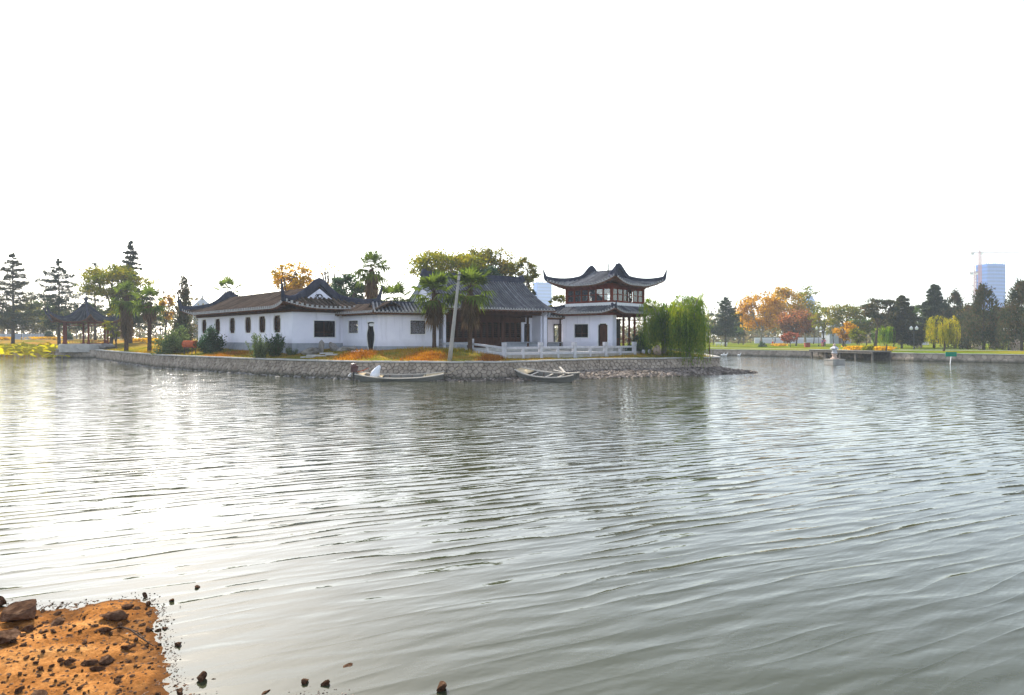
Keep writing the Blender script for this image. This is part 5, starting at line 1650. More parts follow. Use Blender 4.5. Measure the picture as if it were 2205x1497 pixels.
def fan(mb_v, origin, direction, ln, rg, blades=15, petiole=0.5, fold=0.35, droop=0.25, width=0.05):
    """one fan leaf as blade quads; returns arrays"""
    d = direction / np.linalg.norm(direction)
    side = np.cross(d, [0, 0, 1.0]); 
    if np.linalg.norm(side) < 1e-3: side = np.array([1.0, 0, 0])
    side /= np.linalg.norm(side); nn = np.cross(side, d)
    hub = origin + d * ln * petiole - np.array([0, 0, 1]) * ln * droop * 0.15
    for k in range(blades):
        f = (k / (blades - 1) - 0.5) * 2
        a = f * 1.75
        bd = d * math.cos(a) + side * math.sin(a) + nn * (-fold * abs(math.sin(a)) * .6)
        l = ln * (1 - petiole) * (1.15 - 0.25 * abs(f)) * rg.uniform(.9, 1.1)
        mid = hub + bd * l * 0.55
        tip = hub + bd * l - np.array([0, 0, 1]) * l * (droop + rg.uniform(0, .15))
        w = np.cross(bd, nn); w = w / (np.linalg.norm(w) + 1e-9) * width * ln
        mb_v.append([hub, mid + w, tip, mid - w])
    return hub

def palm(name, label, px, D, crown_y, rpx, trunk_w=0.11, skirt=0.9, n_fan=30, group=None, sk_n=26, fat=None, lean=0.0, base=None):
    rg = seed()
    root = root_at(name, label, 'palm tree', px, D, group)
    Hc = top_of(crown_y, D, px); rad = rpx / FPX * D
    mb = MB()
    n = 12
    mb.tube([(lean * (k/n)**1.5, 0, Hc * k / n) for k in range(n + 1)], [trunk_w * (1.15 if k < 2 else (1.0 + .06 * (k % 2))) * (1.25 if k > n - 4 else 1) for k in range(n + 1)], 9)
    tk = mb.build('trunk', M['palm_bark'], root, smooth=False)
    V = []; pet = MB()
    top = np.array([lean, 0, Hc])
    n_fan = int(n_fan * .72)
    for k in range(n_fan):
        el = math.radians(rg.uniform(-48, 60)) if k > 3 else math.radians(rg.uniform(55, 88))
        a = k * 2.399 + rg.uniform(-.3, .3)
        d = np.array([math.cos(a)*math.cos(el), math.sin(a)*math.cos(el), math.sin(el)])
        ln = rad * rg.uniform(.85, 1.12)
        hub = fan(V, top, d, ln * 1.2, rg, 11, 0.54, 0.25, 0.06 + 0.34 * (el < .3), 0.042)
        pet.tube([top, (top + hub)/2 + np.array([0, 0, .03*ln]), hub], [.022, .016, .01], 4, cap=False)
    V = np.array(V)
    o = link('fronds', np_mesh('fronds', V.reshape(-1, 3), np.arange(len(V)*4).reshape(-1, 4)), L['palm'], root)
    pet.build('leaf_stalks', M['palm_bark'], root)
    # drooping dead fans under the crown
    V = []
    for k in range(sk_n):
        a = k * 2.399; q = k / sk_n
        el = math.radians(rg.uniform(-80, -45))
        d = np.array([math.cos(a)*math.cos(el), math.sin(a)*math.cos(el), math.sin(el)])
        fan(V, top - np.array([0, 0, rad * skirt * q]), d, rad * rg.uniform(.6, .85), rg, 12, 0.35, 0.7, 0.5, 0.05)
    V = np.array(V)
    o = link('dead_fronds', np_mesh('dead_fronds', V.reshape(-1, 3), np.arange(len(V)*4).reshape(-1, 4)), L['palm_dead'], root)
    tag(o, 'brown drooping dead fronds under the crown')
    return root

def willow(name, label, px, D, top, hw, low, mat='willow', strands=420, leaf=0.085, group=None, bark='bark_pale', trunk_r=0.22, per=46):
    rg = seed()
    root = root_at(name, label, 'tree', px, D, group)
    H = top_of(top, D, px); R0 = hw / FPX * D; zl = top_of(low, D, px)
    mb = MB(); V = []
    limb(mb, (0, 0, 0), (rg.normal(0, .2), 0, H * .5), trunk_r, trunk_r * .7, rg, .05, 5, 8)
    tips = []
    for k in range(11):
        a = 6.283 * k / 11 + rg.uniform(-.25, .25); rr = R0 * rg.uniform(.35, .8)
        e = np.array([math.cos(a)*rr, math.sin(a)*rr, H * rg.uniform(.78, .97)])
        tips.append(limb(mb, (0, 0, H * rg.uniform(.38, .5)), e, trunk_r * .45, .03, rg, .14, 6, 5))
    Vs = []
    bundles = []          # strands hang in bundles with gaps between them
    for k in range(max(16, strands // (11 if strands > 500 else 4))):
        br = tips[rg.integers(0, len(tips))]
        bundles.append((br[rg.integers(2, 7)] + rg.normal(0, .10 * R0, 3) * np.array([1, 1, .5]), rg.uniform(0, 6.283), R0 * rg.uniform(.1, .48)))
    for k in range(strands):
        bs_, ba, bo = bundles[rg.integers(0, len(bundles))]
        s = bs_ + rg.normal(0, .045 * R0, 3) * np.array([1, 1, .6])
        a = ba + rg.normal(0, .16); out = bo * rg.uniform(.75, 1.15)
        d = np.array([math.cos(a), math.sin(a), 0])
        rad = np.hypot(*(s[:2] + d[:2]*out))
        ln = (s[2] - zl) * rg.uniform(.5, 1.08) * (0.75 + 0.25 * min(1, rad / R0))
        n = int(per * (0.4 + 0.6 * ln / H))
        t = np.sort(rg.uniform(0, 1, n))
        arch = 1 - (1 - np.minimum(t * 3, 1)) ** 2
        P = s + d * (out * arch)[:, None] + np.c_[np.zeros(n), np.zeros(n), 0.10 * R0 * np.sin(np.minimum(t * 3, 1) * 3.14) - ln * np.maximum(t - 0.08, 0)]
        P += rg.normal(0, .02, (n, 3)) + np.c_[np.sin(t*4 + k)*.05, np.cos(t*3 + k)*.05, np.zeros(n)]
        ax = np.tile(np.array([0, 0, -1.0]), (n, 1)) + d * (0.9 * (1 - arch))[:, None]
        Vs.append(leaf_arrays(P, leaf * rg.uniform(.7, 1.5, n), rg, ax, asp=.17, jitter=.22))
    leaves_obj('crown', Vs, L[mat], root)
    mb.build('trunk', M[bark], root, smooth=True)
    return root

def shrub(name, label, px, D, top, hw, mat='shrub', n_leaf=3000, leaf=0.09, upright=0.0, group=None, n_clump=26, stems=9, base_y=None, cat='shrub', depth=0.9):
    rg = seed()
    root = root_at(name, label, cat, px, D, group)
    H = top_of(top, D, px); R0 = hw / FPX * D
    Vs = []; mb = MB()
    if upright:
        for k in range(int(stems)):
            a = rg.uniform(0, 6.283); rr = R0 * rg.uniform(.15, 1.0); hh = H * rg.uniform(.55, 1.05) * (1.05 - .3 * rr / R0)
            p0 = np.array([math.cos(a)*rr*.35, math.sin(a)*rr*.35, 0]); p1 = np.array([math.cos(a)*rr, math.sin(a)*rr*depth, hh])
            pts = limb(mb, p0, p1, .018, .006, rg, .08, 4, 4)
            n = n_leaf // int(stems)
            t = rg.uniform(.12, 1, n)
            P = p0 + (p1 - p0) * t[:, None] + rg.normal(0, .06 * R0 + .02, (n, 3))
            ax = np.c_[np.cos(a) * .5 * np.ones(n), np.sin(a) * .5 * np.ones(n), np.ones(n) * .9]
            Vs.append(leaf_arrays(P, leaf * rg.uniform(.6, 1.4, n), rg, ax, asp=.22, jitter=.5))
    else:
        d = unit(rg, n_clump); d[:, 2] = np.abs(d[:, 2])
        C = d * rg.uniform(.45, 1.0, n_clump)[:, None] * np.array([R0, R0 * depth, H * .88]) * .88
        for c in C:
            n = n_leaf // n_clump
            P = c + rg.normal(0, .5, (n, 3)) * np.array([R0 * .32, R0 * .32, H * .16])
            P[:, 2] = np.abs(P[:, 2])
            Vs.append(leaf_arrays(P, leaf * rg.uniform(.6, 1.4, n), rg, asp=.5))
            limb(mb, (0, 0, 0), c, .03, .01, rg, .1, 3, 4)
    leaves_obj('foliage', Vs, L[mat], root)
    mb.build('stem', M['bark'], root)
    return root

# ---- left side
cedar('cedar_tree', 'tall thin cedar with sparse level branches at the left edge', 28, 126, 543, 88, 'cedar_warm', 13, 6, 1.2, .2, .05, irregular=.30, power=.80)
cedar('cedar_tree', 'sparse dark cedar behind the left corner of the open pavilion', 127, 122, 557, 88, 'cedar', 13, 6, 1.1, .22, .05, irregular=.32, power=.80)
cedar('cedar_tree', 'thin cedar top poking above the yellow-green tree left of the tallest cedar', 205, 140, 563, 42, 'cedar', 13, 4, .7, .3, .02, irregular=.4)
cedar('cedar_tree', 'tallest cedar with dense pointed dark top behind the yellow-green tree', 281, 114, 517, 66, 'cedar', 20, 7, 1.2, .15, .08, power=.85)
broadleaf('spreading_tree', 'yellow-green spreading tree hanging over the open pavilion roof', 238, 108, 568, 84, 652, 'olive', n_clump=95, n_leaf=6500, leaf=.19, flat=.45, crs=.7, lean=0.6, hollow=.25)
broadleaf('small_tree', 'small olive tree hanging beside the pavilion, below the shaggy palm', 250, 93, 655, 22, 735, 'olive', n_leaf=1300, n_clump=18, leaf=.14)
palm('fan_palm', 'shaggy fan palm with thick brown skirt right of the open pavilion', 272, 82, 640, 34, .22, 2.0, 30, sk_n=60)
palm('fan_palm', 'fan palm with slim dark trunk and round drooping crown on the left lawn', 322, 76, 650, 33, .20, .35, 34, sk_n=26)
juniper('juniper_tree', 'dark twisted juniper with ragged peaks behind the far end of the long hall', 395, 88, 600, 34, 'juniper', 7000, 3, ragged=.4)
broadleaf('small_tree', 'pale yellow tree half hidden behind the dark juniper', 358, 112, 632, 20, 690, 'yellow', n_leaf=1300, n_clump=18, leaf=.17)
shrub('shrub', 'large loose grey-green shrub by the far end of the long hall', 376, 67, 682, 46, 'shrub', 5200, .10, 0)
shrub('shrub', 'dense dark shrub before the two leftmost octagonal windows', 452, 63.5, 684, 28, 'dark', 4200, .10, 0)
shrub('shrub', 'pale feathery shrub with upright sprays on the bank before the long hall', 556, 53.8, 716, 26, 'shrub', 2600, .10, 1, stems=34)
shrub('shrub', 'dark upright shrub next to the pale feathery one on the bank', 592, 54.6, 714, 26, 'dark', 2400, .11, 1, stems=30)
shrub('shrub', 'low dark weedy plant right of the upright shrubs', 628, 54.5, 746, 16, 'shrub', 900, .07, 1, stems=14)
# ---- behind the buildings
broadleaf('autumn_tree', 'yellow-orange autumn tree rising behind the long hall roof', 630, 92, 556, 46, 640, 'yellow', n_leaf=2600, n_clump=36, leaf=.19)
broadleaf('bare_tree', 'almost bare tree with a few pale leaves behind the gable hump', 703, 96, 546, 36, 640, 'yellow', n_leaf=420, n_clump=34, leaf=.14)
broadleaf('evergreen_tree', 'round dark evergreen behind the corridor, left of the tall palm', 748, 82, 590, 42, 660, 'dark', n_leaf=4200, n_clump=36, leaf=.17)
shrub('shrub', 'bright lime-green bush peeping above the corridor roof', 778, 72, 636, 26, 'shrub_lime', 1800, .12)
shrub('shrub', 'small lime-green bush right of the tall palm trunk above the corridor roof', 826, 71, 640, 20, 'shrub_lime', 1200, .12)
palm('fan_palm', 'tall fan palm with thick shaggy trunk behind the corridor roof', 800, 68, 580, 38, .17, 1.2, 42, sk_n=30)
palm('fan_palm', 'distant palm crown showing above the far end of the long hall roof', 491, 88, 628, 30, .13, .3, 20, sk_n=8)
palm('fan_palm', 'low bushy palm behind the corridor next to the white gable', 850, 61.5, 648, 42, .15, .5, 40, sk_n=20)
broadleaf('camphor_tree', 'broad yellow-green tree over the left part of the main hall roof', 960, 86, 537, 98, 614, 'olive', n_leaf=6600, n_clump=105, leaf=.17, flat=.5, crs=.66, hollow=.3, bark='bark')
broadleaf('camphor_tree', 'tallest yellow-green tree above the middle of the main hall roof', 1052, 90, 526, 74, 625, 'olive2', n_leaf=6600, n_clump=100, leaf=.17, flat=.6, crs=.68, hollow=.3)
broadleaf('camphor_tree', 'dark loose tree top above the right end of the main hall roof', 1128, 88, 548, 36, 640, 'olive2', n_leaf=2400, n_clump=55, leaf=.16, crs=.7)
broadleaf('evergreen_tree', 'dark green clump inside the yellow-green trees above the hall ridge', 1050, 84, 572, 30, 625, 'dark', n_leaf=1800, n_clump=20, leaf=.16)
cedar('cedar_tree', 'small cedar tip beside the right slope of the main hall roof', 1149, 84, 626, 26, 'cedar', 12, 5, 1.0, .2)
broadleaf('small_tree', 'olive tree crown between the hall roof and the tower windows', 1204, 82, 634, 26, 690, 'olive', n_leaf=1900, n_clump=22, leaf=.14)
# ---- palms before the hall
palm('fan_palm', 'left of the two fan palms standing before the main hall', 935, 53.0, 632, 46, .15, .8, 44, sk_n=30)
palm('fan_palm', 'right of the two fan palms before the main hall, behind the concrete pole', 1012, 52.4, 622, 48, .17, .9, 46, sk_n=32)
# ---- willows at the island tip
willow('willow_tree', 'green weeping willow with pale trunk right of the tower', 1430, 58.0, 646, 60, 772, 'willow', 880)
willow('willow_tree', 'large weeping willow trailing over the stone wall at the island tip', 1484, 56.4, 634, 62, 796, 'willow', 1150)
shrub('shrub', 'round dark clipped bush under the tower eave beside the willow', 1378, 59.0, 700, 30, 'dark', 4600, .08, 0, n_clump=40)
# ---- right shore
cedar('cedar_tree', 'broad blue-green cedar left of the orange trees on the far shore', 1562, 152, 640, 48, 'cedar', 17, 6, 1.0, .2, .03)
broadleaf('plane_tree', 'orange plane tree on the far shore, leftmost of the autumn group', 1638, 172, 622, 52, 716, 'orange', 'bark_pale', n_leaf=5200, n_clump=56, leaf=.30)
broadleaf('plane_tree', 'golden plane tree in the middle of the autumn group', 1690, 177, 614, 46, 712, 'yellow', 'bark_pale', n_leaf=4600, n_clump=50, leaf=.30)
broadleaf('plane_tree', 'thin olive-gold tree at the right of the autumn group', 1734, 180, 612, 34, 712, 'olive', 'bark_pale', n_leaf=2400, n_clump=44, leaf=.27)
broadleaf('maple_tree', 'dull russet tree before the golden one on the far shore', 1714, 160, 664, 44, 726, 'russet', n_leaf=4600, n_clump=46, leaf=.26)
broadleaf('maple_tree', 'small bright red maple leaning over the far lawn', 1702, 138, 714, 20, 738, 'red', n_leaf=1100, n_clump=18, leaf=.18)
broadleaf('bare_tree', 'thin-leaved tree with forked trunk right of the autumn group', 1772, 152, 660, 28, 712, 'olive', n_leaf=900, n_clump=26, leaf=.22)
broadleaf('spreading_tree', 'pale flat-topped tree behind the stone lantern', 1815, 146, 657, 46, 690, 'olive2', n_leaf=2400, n_clump=40, leaf=.22, flat=.5)
broadleaf('autumn_tree', 'small orange and green tree behind the landing', 1820, 122, 688, 26, 735, 'orange', n_leaf=2000, n_clump=26, leaf=.17)
broadleaf('autumn_tree', 'small green-gold tree right of the small orange one behind the landing', 1846, 118, 704, 20, 738, 'olive', n_leaf=1400, n_clump=20, leaf=.16)
broadleaf('pine_tree', 'dark flat-layered pine with reddish leaning trunk right of the landing', 1884, 116, 640, 46, 690, 'juniper', n_leaf=3000, n_clump=30, leaf=.2, flat=.28, lean=1.2, trunk=.06)
cedar('cedar_tree', 'bushy dark conifer behind the feathery green shrub on the right shore', 1942, 122, 636, 58, 'cedar_warm', 16, 8, 2.2, .1, .08)
cedar('cedar_tree', 'tall pointed dark conifer right of the bushy one on the right shore', 2012, 128, 612, 56, 'cedar', 20, 8, 2.2, .1, .09)
juniper('juniper_tree', 'round-headed dark juniper behind the pale yellow willow', 2056, 124, 632, 38, 'juniper', 5000, 1, leaf=.2)
juniper('juniper_tree', 'large pointed dark juniper right of the pale yellow willow', 2118, 106, 618, 48, 'juniper', 8000, 1, leaf=.18, bottom=.16)
juniper('juniper_tree', 'large reddish-edged juniper cut by the right picture edge', 2200, 100, 610, 50, 'juniper', 8000, 1, leaf=.18, bottom=.14)
juniper('juniper_tree', 'smaller brown juniper between the yellow willow and the large juniper', 2084, 112, 660, 30, 'juniper', 2800, 1, leaf=.18)
juniper('juniper_tree', 'small dark juniper between the two large ones on the right shore', 2160, 112, 668, 30, 'juniper', 2800, 1, leaf=.18)
willow('willow_tree', 'pale yellow-green weeping willow on the right shore behind the green sign', 2032, 97, 682, 40, 750, 'willow_pale', 330, .13, bark='bark', trunk_r=.16, per=34)
willow('willow_tree', 'feathery grey-green young willow on the right shore', 1908, 99, 702, 24, 748, 'willow', 200, .13, bark='bark', trunk_r=.1, per=30)
shrub('shrub', 'lime-green bush at the right end of the landing', 1870, 90, 736, 14, 'shrub_lime', 1500, .12)
shrub('shrub', 'clipped dark bush under the golden plane tree on the far shore', 1642, 150, 732, 9, 'dark', 900, .12)

# ---- farther park trees: individuals in a hazy row, alike
ORD = ['first', 'second', 'third', 'fourth', 'fifth', 'sixth', 'seventh', 'eighth', 'ninth', 'tenth', 'eleventh']
def park_row(spots, label, group, mats, name='park_tree'):
    for i, (px, D, top, hw) in enumerate(sorted(spots)):
        broadleaf(name, ORD[i] + ' ' + label, px, D, top, hw, None, mats[i % len(mats)], n_leaf=1000, n_clump=24, leaf=.30, group=group, trunk=.03)
park_row([(8, 172, 668, 26), (52, 168, 650, 34), (92, 176, 640, 30), (150, 170, 655, 30), (196, 176, 648, 32), (232, 182, 662, 26), (300, 165, 640, 34), (345, 175, 662, 26), (28, 150, 672, 30), (172, 152, 664, 30), (118, 158, 668, 30)],
         'hazy park tree from the left edge in the row beyond the open pavilion', 'park trees beyond the pavilion', ['olive2', 'cedar_warm', 'olive2', 'green'])
park_row([(1536, 196, 672, 26), (1590, 205, 680, 26), (1668, 225, 676, 26), (1752, 205, 668, 24), (1795, 196, 682, 24), (1850, 185, 676, 26), (1905, 170, 672, 26), (1965, 176, 660, 28), (2090, 170, 676, 26), (2150, 165, 664, 28), (2185, 150, 668, 24)],
         'hazy park tree rightward from the willow, behind the right shore trees', 'park trees behind the right shore', ['olive2', 'green', 'olive2', 'cedar_warm'])

park_row([(1600, 188, 668, 30), (1866, 142, 668, 30), (1925, 142, 664, 36), (1975, 140, 656, 36), (2042, 138, 660, 36), (2090, 134, 656, 38), (2146, 130, 660, 36), (2182, 126, 656, 36)],
         'leafy hazy tree from left filling the belt between the right shore conifers', 'filling trees in the right belt', ['green', 'olive2', 'cedar_warm', 'green'])

# ---- far wood that closes the view, one mass
rg = seed()
Ps = []
for k in range(950):
    px = rg.uniform(-700, 2900); D = rg.uniform(235, 430)
    x = px_x(px, D)
    if 430 < px < 1500: hmax = 9
    elif px <= 430: hmax = 19 + 4 * math.sin(px * .02)
    else: hmax = 12.5 + 2.5 * math.sin(px * .013)
    n = 46
    h = hmax * rg.uniform(.55, 1.0) * D / 300
    c = np.array([x, D, 1 + h * .6])
    Ps.append(c + rg.normal(0, 1, (n, 3)) * np.array([2.6, 2.2, h * .24]))
for k in range(420):        # undergrowth down to the ground
    px = rg.uniform(-700, 2900); D = rg.uniform(240, 330)
    Ps.append(np.array([px_x(px, D), D, 2.6]) + rg.normal(0, 1, (30, 3)) * np.array([3.2, 2.2, 1.3]))
P = np.concatenate(Ps); P[:, 2] = np.maximum(P[:, 2], 1.0)
o = leaves_obj('far_wood', [leaf_arrays(P, rg.uniform(.5, 1.1, len(P)), rg, asp=.6)], L['haze_wood'], None)
tag(o, 'dim hazy wood closing the view behind the park', 'wood', kind='stuff')
# slim trunks in the left haze
for i, px in enumerate((15, 70, 108, 165, 183, 215, 255, 335)):
    D = 185 + (i * 37) % 40
    x = px_x(px, D)
    mb = MB(); rg = seed()
    tk = thing('slim_tree', ORD[i] + ' slim bare trunk from the left edge in the haze behind the pavilion', 'tree', (x, D, gz(x, D)), 0, 'slim trunks in the left haze')
    limb(mb, (0, 0, 0), (rg.normal(0, .5), 0, 8), .16, .05, rg, .04, 6, 6)
    for _ in range(8):
        s = np.array([0, 0, rg.uniform(3, 7.5)]); limb(mb, s, s + np.array([rg.normal(0, 1.8), rg.normal(0, 1.5), rg.uniform(.8, 2.4)]), .06, .015, rg, .1, 3, 4)
    mb.build('trunk', M['bark'], tk, smooth=True)

# ---- grass and dry reeds on the island bank
def blades(name, P, Z, h, rg, mat, w=0.012, spread=.35):
    n = len(P); a = rg.uniform(0, 6.283, n); hh = rg.uniform(h[0], h[1], n)
    sd = np.c_[np.cos(a), np.sin(a), np.zeros(n)] * (w * rg.uniform(.7, 1.5, n))[:, None]
    p0 = np.c_[P, Z - .02]
    tip = p0 + np.c_[rg.normal(0, spread, n) * hh, rg.normal(0, spread, n) * hh, hh]
    V = np.stack([p0 - sd, p0 + sd, tip], 1)
    return np_mesh(name, V.reshape(-1, 3), np.arange(n*3).reshape(-1, 3))
rg = seed()
edge = np.array(resample(FRONT, 0.05))
nrm = []
P = edge[rg.integers(0, len(edge), 26000)]
inw = rg.uniform(0.2, 6.0, len(P)) 
# inward direction approx towards (-14, 75)
dirv = np.array([-14, 80.0]) - P; dirv /= np.linalg.norm(dirv, axis=1)[:, None]
P = P + dirv * inw[:, None] + rg.normal(0, .3, P.shape)
ok = in_poly_np(P, ISLAND) & (dist_poly(P, FRONT) > .25) & ~in_poly_np(P, ter_poly)
P = P[ok]
o = link('bank_grass', blades('bank_grass', P, gz_island(P), (.06, .22), rg, None, .014), L['grass'])
tag(o, 'short green and straw-coloured grass on the island bank', 'grass', kind='stuff')
def reed_patch(label, px0, px1, D0, D1, n, h, mat='dry'):
    rg = seed(); n = int(n * .5)
    c = np.array([(px_x((px0+px1)/2, (D0+D1)/2)), (D0+D1)/2]); rx = (px1-px0)/2/FPX*(D0+D1)/2; ry = (D1-D0)/2
    q = rg.normal(0, .45, (n, 2)) * np.array([rx, ry]) + c
    q = q[in_poly_np(q, ISLAND) & (dist_poly(q, FRONT) > .2)]
    o = link('dry_reeds', blades('dry_reeds', q, gz_island(q), h, rg, None, .02, .55), L[mat])
    tag(o, label, 'dry grass', kind='stuff')
reed_patch('orange dried reeds cut and heaped near the vase doorway', 728, 812, 48.0, 52.5, 5200, (.12, .42))
reed_patch('orange dried grass left of the leaning concrete pole', 868, 965, 46.3, 50.5, 6500, (.08, .30))
reed_patch('orange dried grass beside the first marble post', 1030, 1085, 46.6, 49.4, 3600, (.08, .30))
reed_patch('golden dry grass strip on the bank before the long hall', 420, 545, 56.5, 63.0, 7000, (.06, .22))
reed_patch('golden dry grass on the bank left of the rusty drum', 240, 400, 66.0, 84.0, 6000, (.06, .2))
reed_patch('brown dry grass at the foot of the two palms', 860, 1050, 50.0, 53.5, 4200, (.10, .34), 'grass')

# ---- lotus bed
rg = seed()
lot = thing('lotus_bed', 'bed of yellow-green lotus leaves standing in the water at far left', 'lotus plants', (-72, 100, 0))
def lotus_mesh(i):
    rgm = np.random.default_rng(900 + i); mb = MB(); n = 12
    hh = 1.0
    vs = [(0, 0, hh - .05)]
    for k in range(n):
        t = 6.283*k/n; r = .42 * rgm.uniform(.85, 1.12); vs.append((r*math.cos(t), r*math.sin(t), hh + rgm.uniform(-.03, .09)))
    ti = rgm.normal(0, .35, 2)
    vs = [(x, y, z + x*ti[0] + y*ti[1]) for x, y, z in vs]
    mb.add(vs, [(0, 1 + k, 1 + (k+1) % n) for k in range(n)])
    mb.tube([(0.05, 0, -1.4), (0.02, .03, .3), (0, 0, hh - .05)], .018, 4)
    me = mb.mesh('leaf', True); me.materials.append(L['lotus']); return me
lm = [lotus_mesh(i) for i in range(8)]
LOT = [(-84, 84), (-72, 83), (-66, 86), (-61, 90.5), (-60.5, 93.5), (-66.5, 95.5), (-67.5, 104), (-76, 123), (-100, 131), (-130, 120), (-105, 95)]
P = sample_poly(LOT, 1500, rg)
order = np.argsort(np.hypot(P[:, 0], P[:, 1]))
# the nearest that stay inside the picture become leaves of their own
inpic = [i for i in order if P[i, 0] / P[i, 1] > -0.79]
near = inpic[:300]; far_ = [i for i in range(len(P)) if i not in set(near)]
def lot_h(p):
    return rg.uniform(.2, .55) if (p[0] > -64 or p[1] < 85.5) else rg.uniform(.5, 1.7)
for i in near:
    s = rg.uniform(.7, 1.25); h = lot_h(P[i])
    o = link('leaf', lm[rg.integers(0, 8)], None, lot, (P[i, 0] + 72, P[i, 1] - 100, h - s), rg.uniform(0, 6.28)); o.scale = (s, s, s)
mb = MB()
for i in far_:
    h = lot_h(P[i]); s = rg.uniform(.7, 1.2); a = rg.uniform(0, 6.28); tx, ty = rg.normal(0, .3, 2)
    vs = [(0, 0, h - .04)]
    for k in range(9):
        t = 6.283*k/9 + a; x, y = .42*s*math.cos(t), .42*s*math.sin(t); vs.append((x, y, h + x*tx + y*ty + rg.uniform(-.02, .05)))
    mb.add([(x + P[i, 0] + 72, y + P[i, 1] - 100, z) for x, y, z in vs], [(0, 1+k, 1 + (k+1) % 9) for k in range(9)])
tag(mb.build('rear_leaves', L['lotus'], lot), kind='stuff')

# ------------------------------------------------------------------ boats
M['boat_floor'] = surf('boat_floor', (0.08, 0.05, 0.035), (0.20, 0.13, 0.09), 3, 0.8, 0.3, stretch=(0.3, 2, 1))
def sampan(name, label, length, beam, depth, sheer, loc, rz, planks=3):
    root = thing(name, label, 'boat', loc, rz)
    n = 14
    def sec(k, shrink=0.0, zlow=0.0):
        t = k / n * 2 - 1
        w = beam / 2 * (1 - 0.42 * abs(t) ** 2.6) - shrink
        bz = 0.30 * sheer * abs(t) ** 3 * 1.4 + zlow + (0.9 * depth * max(0, abs(t) - .8) / .2 * .55)
        gz_ = depth + sheer * abs(t) ** 2.2
        x = length / 2 * t * (1.0)
        return x, w, bz, gz_
    hull = MB(); vs = []; fs = []
    for k in range(n + 1):
        x, w, bz, g_ = sec(k)
        vs += [(x, -w, g_), (x, -w * .78, bz), (x, w * .78, bz), (x, w, g_)]
        x, w, bz, g_ = sec(k, .05, .05)
        vs += [(x, -w, g_ - .01), (x, -w * .78, bz), (x, w * .78, bz), (x, w, g_ - .01)]
    for k in range(n):
        a, b = 8*k, 8*(k+1)
        for j in range(3): fs.append((a+j, b+j, b+j+1, a+j+1))
        for j in range(4, 7): fs.append((a+j, a+j+1, b+j+1, b+j))
        fs.append((a, a+4, b+4, b)); fs.append((a+3, b+3, b+7, a+7))
    fs.append((0, 1, 2, 3)); fs.append((8*n+3, 8*n+2, 8*n+1, 8*n)); fs.append((7, 6, 5, 4)); fs.append((8*n+4, 8*n+5, 8*n+6, 8*n+7))
    hull.add(vs, fs); hull.build('hull', M['boat_wood'], root)
    for sg in (-1, 1):
        mb = MB(); pts = []
        for k in range(n + 1):
            x, w, bz, g_ = sec(k); pts.append((x, sg * (w - .01), g_ + .015))
        mb.sweep(pts, [(-.045, -.03), (.045, -.03), (.045, .03), (-.045, .03)]); mb.build('gunwale', M['boat_rail'], root)
    # floor boards and frames inside
    for j in range(5):
        mb = MB(); y = (j - 2) * beam * .145
        pts = [(sec(k)[0], y * (1 - .25 * abs(k / n * 2 - 1) ** 2.6), sec(k)[2] + .075) for k in np.linspace(2.2, n - 2.2, 8)]
        mb.sweep(pts, [(-beam*.066, -.012), (beam*.066, -.012), (beam*.066, .012), (-beam*.066, .012)]); mb.build('floor_board', M['boat_floor'], root)
    for k in (3.2, 5.2, 7, 8.8, 10.8):
        x, w, bz, g_ = sec(k); mb = MB()
        mb.sweep([(x, -w + .05, g_ - .03), (x, -w * .76, bz + .10), (x, w * .76, bz + .10), (x, w - .05, g_ - .03)], [(-.03, -.02), (.03, -.02), (.03, .03), (-.03, .03)], up=(1, 0, 0)); mb.build('frame', M['boat_floor'], root)
    return root, sec, n
D1 = 45.0
bl = px_x(956, D1) - px_x(768, D1)
b1, sec, n = sampan('fishing_boat', 'long grey wooden motor boat with white sack moored by the island wall', bl, 1.25, 0.34, 0.24, (px_x(862, D1), D1 - .1, -0.08), R(2))
b1.rotation_euler = (R(9), 0, R(2))
for t, nm in ((-.62, 'thwart'), (-.45, 'thwart'), (.55, 'thwart')):
    mb = MB(); k = (t + 1) / 2 * n; x, w, bz, g_ = sec(k)
    mb.box((x, 0, g_ - .05), (.10 if abs(t) > .5 else .32, 2*w - .1, .05)); mb.build(nm, M['boat_tan'], b1)
mb = MB()
vs = []
for k in (11.1, 12, 13, 14):
    x, w, bz, g_ = sec(k); vs += [(x, -w + .03, g_ - .005), (x, w - .03, g_ - .005), (x, w - .03, g_ - .05), (x, -w + .03, g_ - .05)]
mb.add(vs, [(4*i + a, 4*i + b, 4*i + 4 + b, 4*i + 4 + a) for i in range(3) for a, b in ((0, 1), (1, 2), (2, 3), (3, 0))] + [(0, 3, 2, 1), (12, 13, 14, 15)])
mb.build('bow_deck', M['boat_tan'], b1)
mb = MB(); x, w, bz, g_ = sec(0.6); mb.box((x + .1, 0, g_ - .03), (.5, 2*w - .12, .04)); mb.build('stern_deck', M['boat_tan'], b1)
mo = thing('outboard_motor', 'dark red longtail engine with shaft clamped on the boat stern', 'motor', (px_x(764, D1), D1 - .15, .30), R(8))
mb = MB(); mb.box((0, 0, .42), (.42, .34, .30)); mb.lathe([(.16, .55), (.2, .62), (.17, .80), (.05, .84)], 10, (-.04, 0, 0)); mb.box((.16, .02, .60), (.2, .26, .18)); mb.build('engine_block', M['engine'], mo)
mb = MB(); mb.tube([(-.02, 0, .34), (-.05, 0, -.05), (-.04, 0, -.75)], [.05, .04, .035], 7); mb.box((0, 0, .14), (.2, .26, .2)); mb.build('shaft', M['iron'], mo)
mb = MB(); mb.tube([(.2, 0, .26), (.55, .05, .36), (.92, .1, .52)], [.03, .03, .025], 6); mb.build('tiller', M['rust'], mo)
